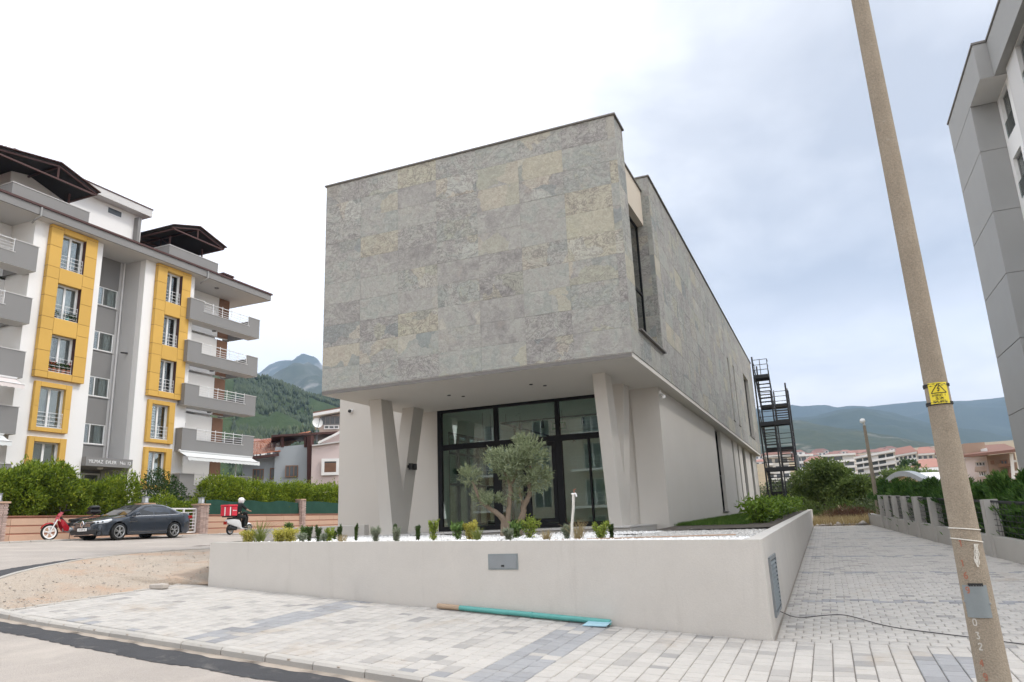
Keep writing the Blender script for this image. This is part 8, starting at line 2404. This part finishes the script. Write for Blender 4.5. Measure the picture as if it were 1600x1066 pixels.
m.build('fork', M['metal'], mc, local=True, smooth=True)
m = MB(); rg = []
for a in np.linspace(R(25), R(150), 10): c_ = Vector((0, yf + .33 * math.cos(a) * -1, .29 + .33 * math.sin(a))); rg.append([c_ + Vector((-.07, 0, -.03)), c_ + Vector((0, 0, .02)), c_ + Vector((.07, 0, -.03))])
m.loft(rg); m.build('front_mudguard', M['bikered'], mc, local=True, smooth=True)
m = MB(); m.loft([[(-.06, -.42, .62), (0, -.47, .64), (.06, -.42, .62)], [(-.11, -.36, .76), (0, -.44, .80), (.11, -.36, .76)], [(-.12, -.28, .88), (0, -.36, .94), (.12, -.28, .88)], [(-.09, -.20, .98), (0, -.26, 1.02), (.09, -.20, .98)]]); m.blob((0, -.33, .86), (.09, .08, .07), 2, 0); m.build('front_cowl', M['bikered'], mc, local=True, smooth=True)
m = MB(); m.loft([[(-.13, -.34, .74), (-.15, -.26, .48), (-.10, -.18, .32)], [(-.15, -.22, .70), (-.17, -.14, .46), (-.12, -.06, .30)], [(-.12, -.12, .60), (-.14, -.02, .45), (-.10, .02, .34)]]); m.loft([[(.13, -.34, .74), (.15, -.26, .48), (.10, -.18, .32)], [(.15, -.22, .70), (.17, -.14, .46), (.12, -.06, .30)], [(.12, -.12, .60), (.14, -.02, .45), (.10, .02, .34)]]); m.build('leg_shield', M['bikered'], mc, local=True, smooth=True, fix=False)
m = MB(); m.tube([(0, -.28, .82), (0, -.05, .55), (0, .25, .58), (0, .62, .70)], [.04, .06, .06, .05], 8); m.build('frame', M['black'], mc, local=True, smooth=True)
m = MB(); m.loft([[(-.09, .02, .70), (0, .02, .75), (.09, .02, .70)], [(-.13, .2, .70), (0, .2, .76), (.13, .2, .70)], [(-.12, .45, .76), (0, .45, .81), (.12, .45, .76)], [(-.10, .72, .80), (0, .72, .84), (.10, .72, .80)]]); m.box(-.09, .09, .04, .7, .66, .72); m.build('seat', M['black'], mc, local=True, smooth=True)
m = MB()
for sg in (-1, 1): m.prism([(sg * .13, .0, .48), (sg * .15, .0, .62), (sg * .13, .75, .76), (sg * .11, .80, .70), (sg * .15, .35, .52)], (sg * -.05, 0, 0))
m.build('side_panel', M['black'], mc, local=True)
m = MB(); m.blob((0, .03, .36), (.13, .16, .11), 5, .1); m.tube([(0, -.18, .36), (0, .0, .36)], .06, 10); m.build('engine', M['zinc'], mc, local=True, smooth=True)
m = MB(); m.tube([(.12, .05, .28), (.14, .3, .28), (.15, .75, .40)], [.02, .035, .045], 8); m.build('exhaust', M['zinc'], mc, local=True, smooth=True)
m = MB(); m.tube([(-.34, -.10, 1.02), (-.15, -.22, 1.02), (0, -.24, 1.0), (.15, -.22, 1.02), (.34, -.10, 1.02)], .014, 8); m.build('handlebar', M['blacksteel'], mc, local=True, smooth=True)
for sg in (-1, 1):
    m = MB(); m.tube([(sg * .2, -.2, 1.03), (sg * .26, -.2, 1.18)], .008, 6); m.blob((sg * .27, -.2, 1.2), (.06, .015, .04), 2, 0); m.build('mirror', M['black'], mc, local=True, smooth=True)
m = MB(); m.cbox(-.2, .2, .68, 1.08, .92, 1.06, .05); m.cbox(-.19, .19, .69, 1.07, 1.07, 1.22, .07); tb = m.build('top_box', M['black'], mc, local=True, smooth=True)
m = MB(); m.bar((0, .7, .80), (0, .95, .92), .2, .03); m.build('rack', M['blacksteel'], mc, local=True)
m = MB(); m.tube([(-.1, .12, .3), (-.28, .16, .0)], .012, 6); m.build('side_stand', M['blacksteel'], mc, local=True)

# ------------------------------------------------------------------ delivery scooter (front towards +Y) with its rider
SXx = -26.6
p0, p1 = on_x(350, 832, SXx), on_x(392, 830, SXx)
sy = (p0.y + p1.y) / 2 - .02; sz = zr(SXx, sy) + .01
sc = thing('delivery_scooter', 'white delivery scooter carrying a big red box behind the rider', 'scooter', (SXx, sy, sz))
for y in (-.50, .72):
    a_, b_ = MB(), MB(); spoked(a_, b_, y, .24, .24, 0, .09); w = a_.build('wheel', M['rubber'], sc, local=True, smooth=True); b_.build('rim', M['alloy'], w, local=True)
m = MB(); rg = []
for y, w, z0, z1 in ((-.80, .06, .60, .70), (-.65, .15, .50, .72), (-.35, .19, .40, .72), (-.05, .18, .34, .68), (.10, .14, .28, .55), (.16, .12, .25, .36)):
    rg.append([(-w * .7, y, z0), (-w, y, (z0 + z1) / 2), (-w * .8, y, z1), (0, y, z1 + .02), (w * .8, y, z1), (w, y, (z0 + z1) / 2), (w * .7, y, z0)])
m.loft(rg, closed=True, cap=True); m.build('rear_body', M['bikewhite'], sc, local=True, smooth=True, angle=.9)
m = MB(); m.cbox(-.17, .17, .08, .50, .24, .31, .03); m.build('footboard', M['bikewhite'], sc, local=True)
m = MB(); m.loft([[(-.17, .42, .30), (0, .48, .30), (.17, .42, .30)], [(-.20, .46, .55), (0, .56, .55), (.20, .46, .55)], [(-.19, .50, .80), (0, .60, .80), (.19, .50, .80)], [(-.12, .48, .95), (0, .54, .97), (.12, .48, .95)]]); m.build('front_shield', M['bikewhite'], sc, local=True, smooth=True, fix=False)
m = MB(); m.loft([[(-.16, .40, .30), (0, .43, .30), (.16, .40, .30)], [(-.19, .43, .55), (0, .47, .55), (.19, .43, .55)], [(-.18, .46, .80), (0, .50, .80), (.18, .46, .80)], [(-.12, .44, .95), (0, .48, .96), (.12, .44, .95)]]); m.build('inner_shield', M['black'], sc, local=True, smooth=True, fix=False)
m = MB(); rg = []
for a in np.linspace(R(20), R(165), 10): c_ = Vector((0, .72 + .29 * math.cos(a), .24 + .29 * math.sin(a))); rg.append([c_ + Vector((-.075, 0, -.04)), c_ + Vector((0, 0, .02)), c_ + Vector((.075, 0, -.04))])
m.loft(rg); m.build('front_mudguard', M['bikewhite'], sc, local=True, smooth=True, fix=False)
m = MB(); m.tube([(0, .72, .24), (0, .58, .55), (0, .48, .98)], .035, 8); m.build('fork', M['zinc'], sc, local=True, smooth=True)
m = MB(); m.cbox(-.14, .14, -.62, .06, .72, .80, .03); m.build('seat', M['black'], sc, local=True)
m = MB(); m.tube([(-.33, .34, 1.0), (-.12, .44, 1.02), (.12, .44, 1.02), (.33, .34, 1.0)], .016, 8); m.cbox(-.13, .13, .38, .52, .94, 1.08, .04); m.build('handlebar', M['black'], sc, local=True, smooth=True)
m = MB(); m.cbox(-.06, .10, -.72, -.08, .20, .40, .05); m.tube([(.14, -.2, .26), (.16, -.75, .34)], [.03, .055], 10); m.build('engine', M['black'], sc, local=True, smooth=True)
m = MB(); m.box(-.08, .08, -.86, -.80, .48, .62); m.build('rear_light', M['redlens'], sc, local=True)
dbx = thing('delivery_box', 'big red insulated delivery box on the scooter carrier', 'box', (SXx, sy - .60, sz + .86))
X_, Y_, Z_ = SXx, sy - .62, sz + .86
m = MB(); m.cbox(X_ - .27, X_ + .27, Y_ - .27, Y_ + .27, Z_ + .02, Z_ + .44, .02); bxo = m.build('box_body', M['boxred'], dbx)
m = MB(); m.cbox(X_ - .285, X_ + .285, Y_ - .285, Y_ + .285, Z_ + .445, Z_ + .54, .025); m.build('box_lid', M['boxred'], dbx)
m = MB(); m.box(X_ - .2, X_ + .2, Y_ - .24, Y_ + .24, Z_ - .04, Z_ + .015); m.build('carrier', M['black'], dbx)
m = MB()
for (x_, y_) in ((X_ + .272, Y_ - .2),): m.box(x_, x_ + .008, y_ - .03, y_ + .03, Z_ + .03, Z_ + .43)
m.box(X_ - .02, X_ + .04, Y_ - .28, Y_ - .272, Z_ + .03, Z_ + .43); m.build('white_stripe', M['pvc'], dbx)
m = MB(); m.box(X_ + .274, X_ + .282, Y_ - .145, Y_ - .11, Z_ + .03, Z_ + .43); m.build('black_stripe', M['black'], dbx)
m = MB()      # white wordmark, too small to read in the picture
for i, (w_, h_) in enumerate(((.045, .035), (.03, .05), (.03, .035), (.035, .035), (.03, .035), (.03, .035))): m.box(X_ + .2725, X_ + .279, Y_ - .03 + i * .042, Y_ - .03 + i * .042 + w_ * .8, Z_ + .25, Z_ + .25 + h_)
m.build('wordmark', M['pvc'], dbx)['kind'] = 'stuff'
# rider
pr = thing('person', 'scooter rider in dark clothes and white helmet leaning to the handlebar', 'person', (SXx, sy - .10, sz))
def skin(name, pts, edges, rad, mat, parent, root=0, lv=2):
    me = bpy.data.meshes.new(name); me.from_pydata([tuple(p) for p in pts], edges, []); me.materials.append(mat)
    o = bpy.data.objects.new(name, me); link(o, parent); WL[o.name] = WL.get(parent.name)
    md = o.modifiers.new('skin', 'SKIN'); md.use_smooth_shade = True; md2 = o.modifiers.new('sub', 'SUBSURF'); md2.levels = lv; md2.render_levels = lv
    for i, v in enumerate(me.skin_vertices[0].data): v.radius = rad[i] if isinstance(rad[i], tuple) else (rad[i], rad[i]); v.use_root = (i == root)
    return o
# local coordinates: y forward, origin under the hips on the road
J = {'pel': (0, 0, .90), 'spi': (0, .06, 1.10), 'che': (0, .13, 1.30), 'nec': (0, .19, 1.47), 'hea': (0, .25, 1.60),
     'shL': (-.17, .14, 1.40), 'elL': (-.30, .33, 1.17), 'wrL': (-.31, .50, 1.11), 'shR': (.17, .14, 1.40), 'elR': (.30, .33, 1.17), 'wrR': (.31, .50, 1.11),
     'hiL': (-.10, .02, .86), 'knL': (-.17, .42, .80), 'anL': (-.16, .40, .36), 'toL': (-.16, .56, .33), 'hiR': (.10, .02, .86), 'knR': (.17, .42, .80), 'anR': (.16, .40, .36), 'toR': (.16, .56, .33)}
nm = list(J); ix = {n_: i for i, n_ in enumerate(nm)}
ed = [('pel', 'spi'), ('spi', 'che'), ('che', 'nec'), ('nec', 'hea'), ('che', 'shL'), ('shL', 'elL'), ('elL', 'wrL'), ('che', 'shR'), ('shR', 'elR'), ('elR', 'wrR'), ('pel', 'hiL'), ('hiL', 'knL'), ('knL', 'anL'), ('anL', 'toL'), ('pel', 'hiR'), ('hiR', 'knR'), ('knR', 'anR'), ('anR', 'toR')]
rd = {'pel': .13, 'spi': .12, 'che': .13, 'nec': .05, 'hea': .085, 'shL': .06, 'elL': .043, 'wrL': .032, 'shR': .06, 'elR': .043, 'wrR': .032, 'hiL': .09, 'knL': .062, 'anL': .042, 'toL': .04, 'hiR': .09, 'knR': .062, 'anR': .042, 'toR': .04}
body_ = skin('body', [J[n_] for n_ in nm], [(ix[a], ix[b]) for a, b in ed], [rd[n_] for n_ in nm], M['skin'], pr)
for sg, w_ in ((-1, 'wrL'), (1, 'wrR')):
    wv = Vector(J[w_]); pts = [wv]; es = []; rs_ = [.03]
    pts.append(wv + Vector((0, .055, -.01))); es.append((0, 1)); rs_.append(.03)
    for k in range(4):
        o_ = Vector(((k - 1.5) * .020, .085, -.005)); a = len(pts); pts += [wv + o_, wv + o_ + Vector((0, .03, -.02)), wv + o_ + Vector((0, .018, -.048))]; es += [(1, a), (a, a + 1), (a + 1, a + 2)]; rs_ += [.0095, .009, .008]
    a = len(pts); pts += [wv + Vector((-sg * .035, .05, -.02)), wv + Vector((-sg * .03, .075, -.045))]; es += [(1, a), (a, a + 1)]; rs_ += [.011, .009]
    skin('hand', pts, es, rs_, M['skin'], body_, 0, 1)
jk = ['pel', 'spi', 'che', 'nec', 'shL', 'elL', 'shR', 'elR']; jx = {n_: i for i, n_ in enumerate(jk)}
skin('jacket', [J[n_] for n_ in jk], [(jx[a], jx[b]) for a, b in (('pel', 'spi'), ('spi', 'che'), ('che', 'nec'), ('che', 'shL'), ('shL', 'elL'), ('che', 'shR'), ('shR', 'elR'))], [.16, .15, .165, .065, .085, .065, .085, .065], M['darkcloth'], pr)
tk = ['pel', 'hiL', 'knL', 'anL', 'hiR', 'knR', 'anR']; tx = {n_: i for i, n_ in enumerate(tk)}
skin('trousers', [J[n_] for n_ in tk], [(tx[a], tx[b]) for a, b in (('pel', 'hiL'), ('hiL', 'knL'), ('knL', 'anL'), ('pel', 'hiR'), ('hiR', 'knR'), ('knR', 'anR'))], [.15, .11, .08, .06, .11, .08, .06], M['darkcloth'], pr)
for sg in (-1, 1):
    m = MB(); m.cbox(sg * .16 - .05, sg * .16 + .05, .32, .60, .285, .38, .03); m.build('shoe', M['black'], pr, local=True, smooth=True)
hl = thing('helmet', 'white open face helmet worn by the scooter rider', 'helmet', (SXx, sy - .10 + .26, sz + 1.52))
m = MB(); prof = [(.10, -.10), (.135, -.04), (.15, .04), (.135, .12), (.09, .165), (0, .185)]; m.lathe((0, 0, .06), prof, 20); hs_ = m.build('shell', M['pvc'], hl, local=True, smooth=True)
m = MB(); rg = [[(.151 * math.sin(a), .151 * math.cos(a) + .012, .05), (.142 * math.sin(a), .142 * math.cos(a) + .018, .12)] for a in np.linspace(-1.1, 1.1, 12)]; m.loft(rg); m.build('visor', M['carglass'], hl, local=True, smooth=True, fix=False)
m = MB(); m.prism([(-.12, .10, .125), (.12, .10, .125), (.08, .21, .10), (-.08, .21, .10)], (0, 0, .015)); m.build('peak', M['pvc'], hl, local=True)
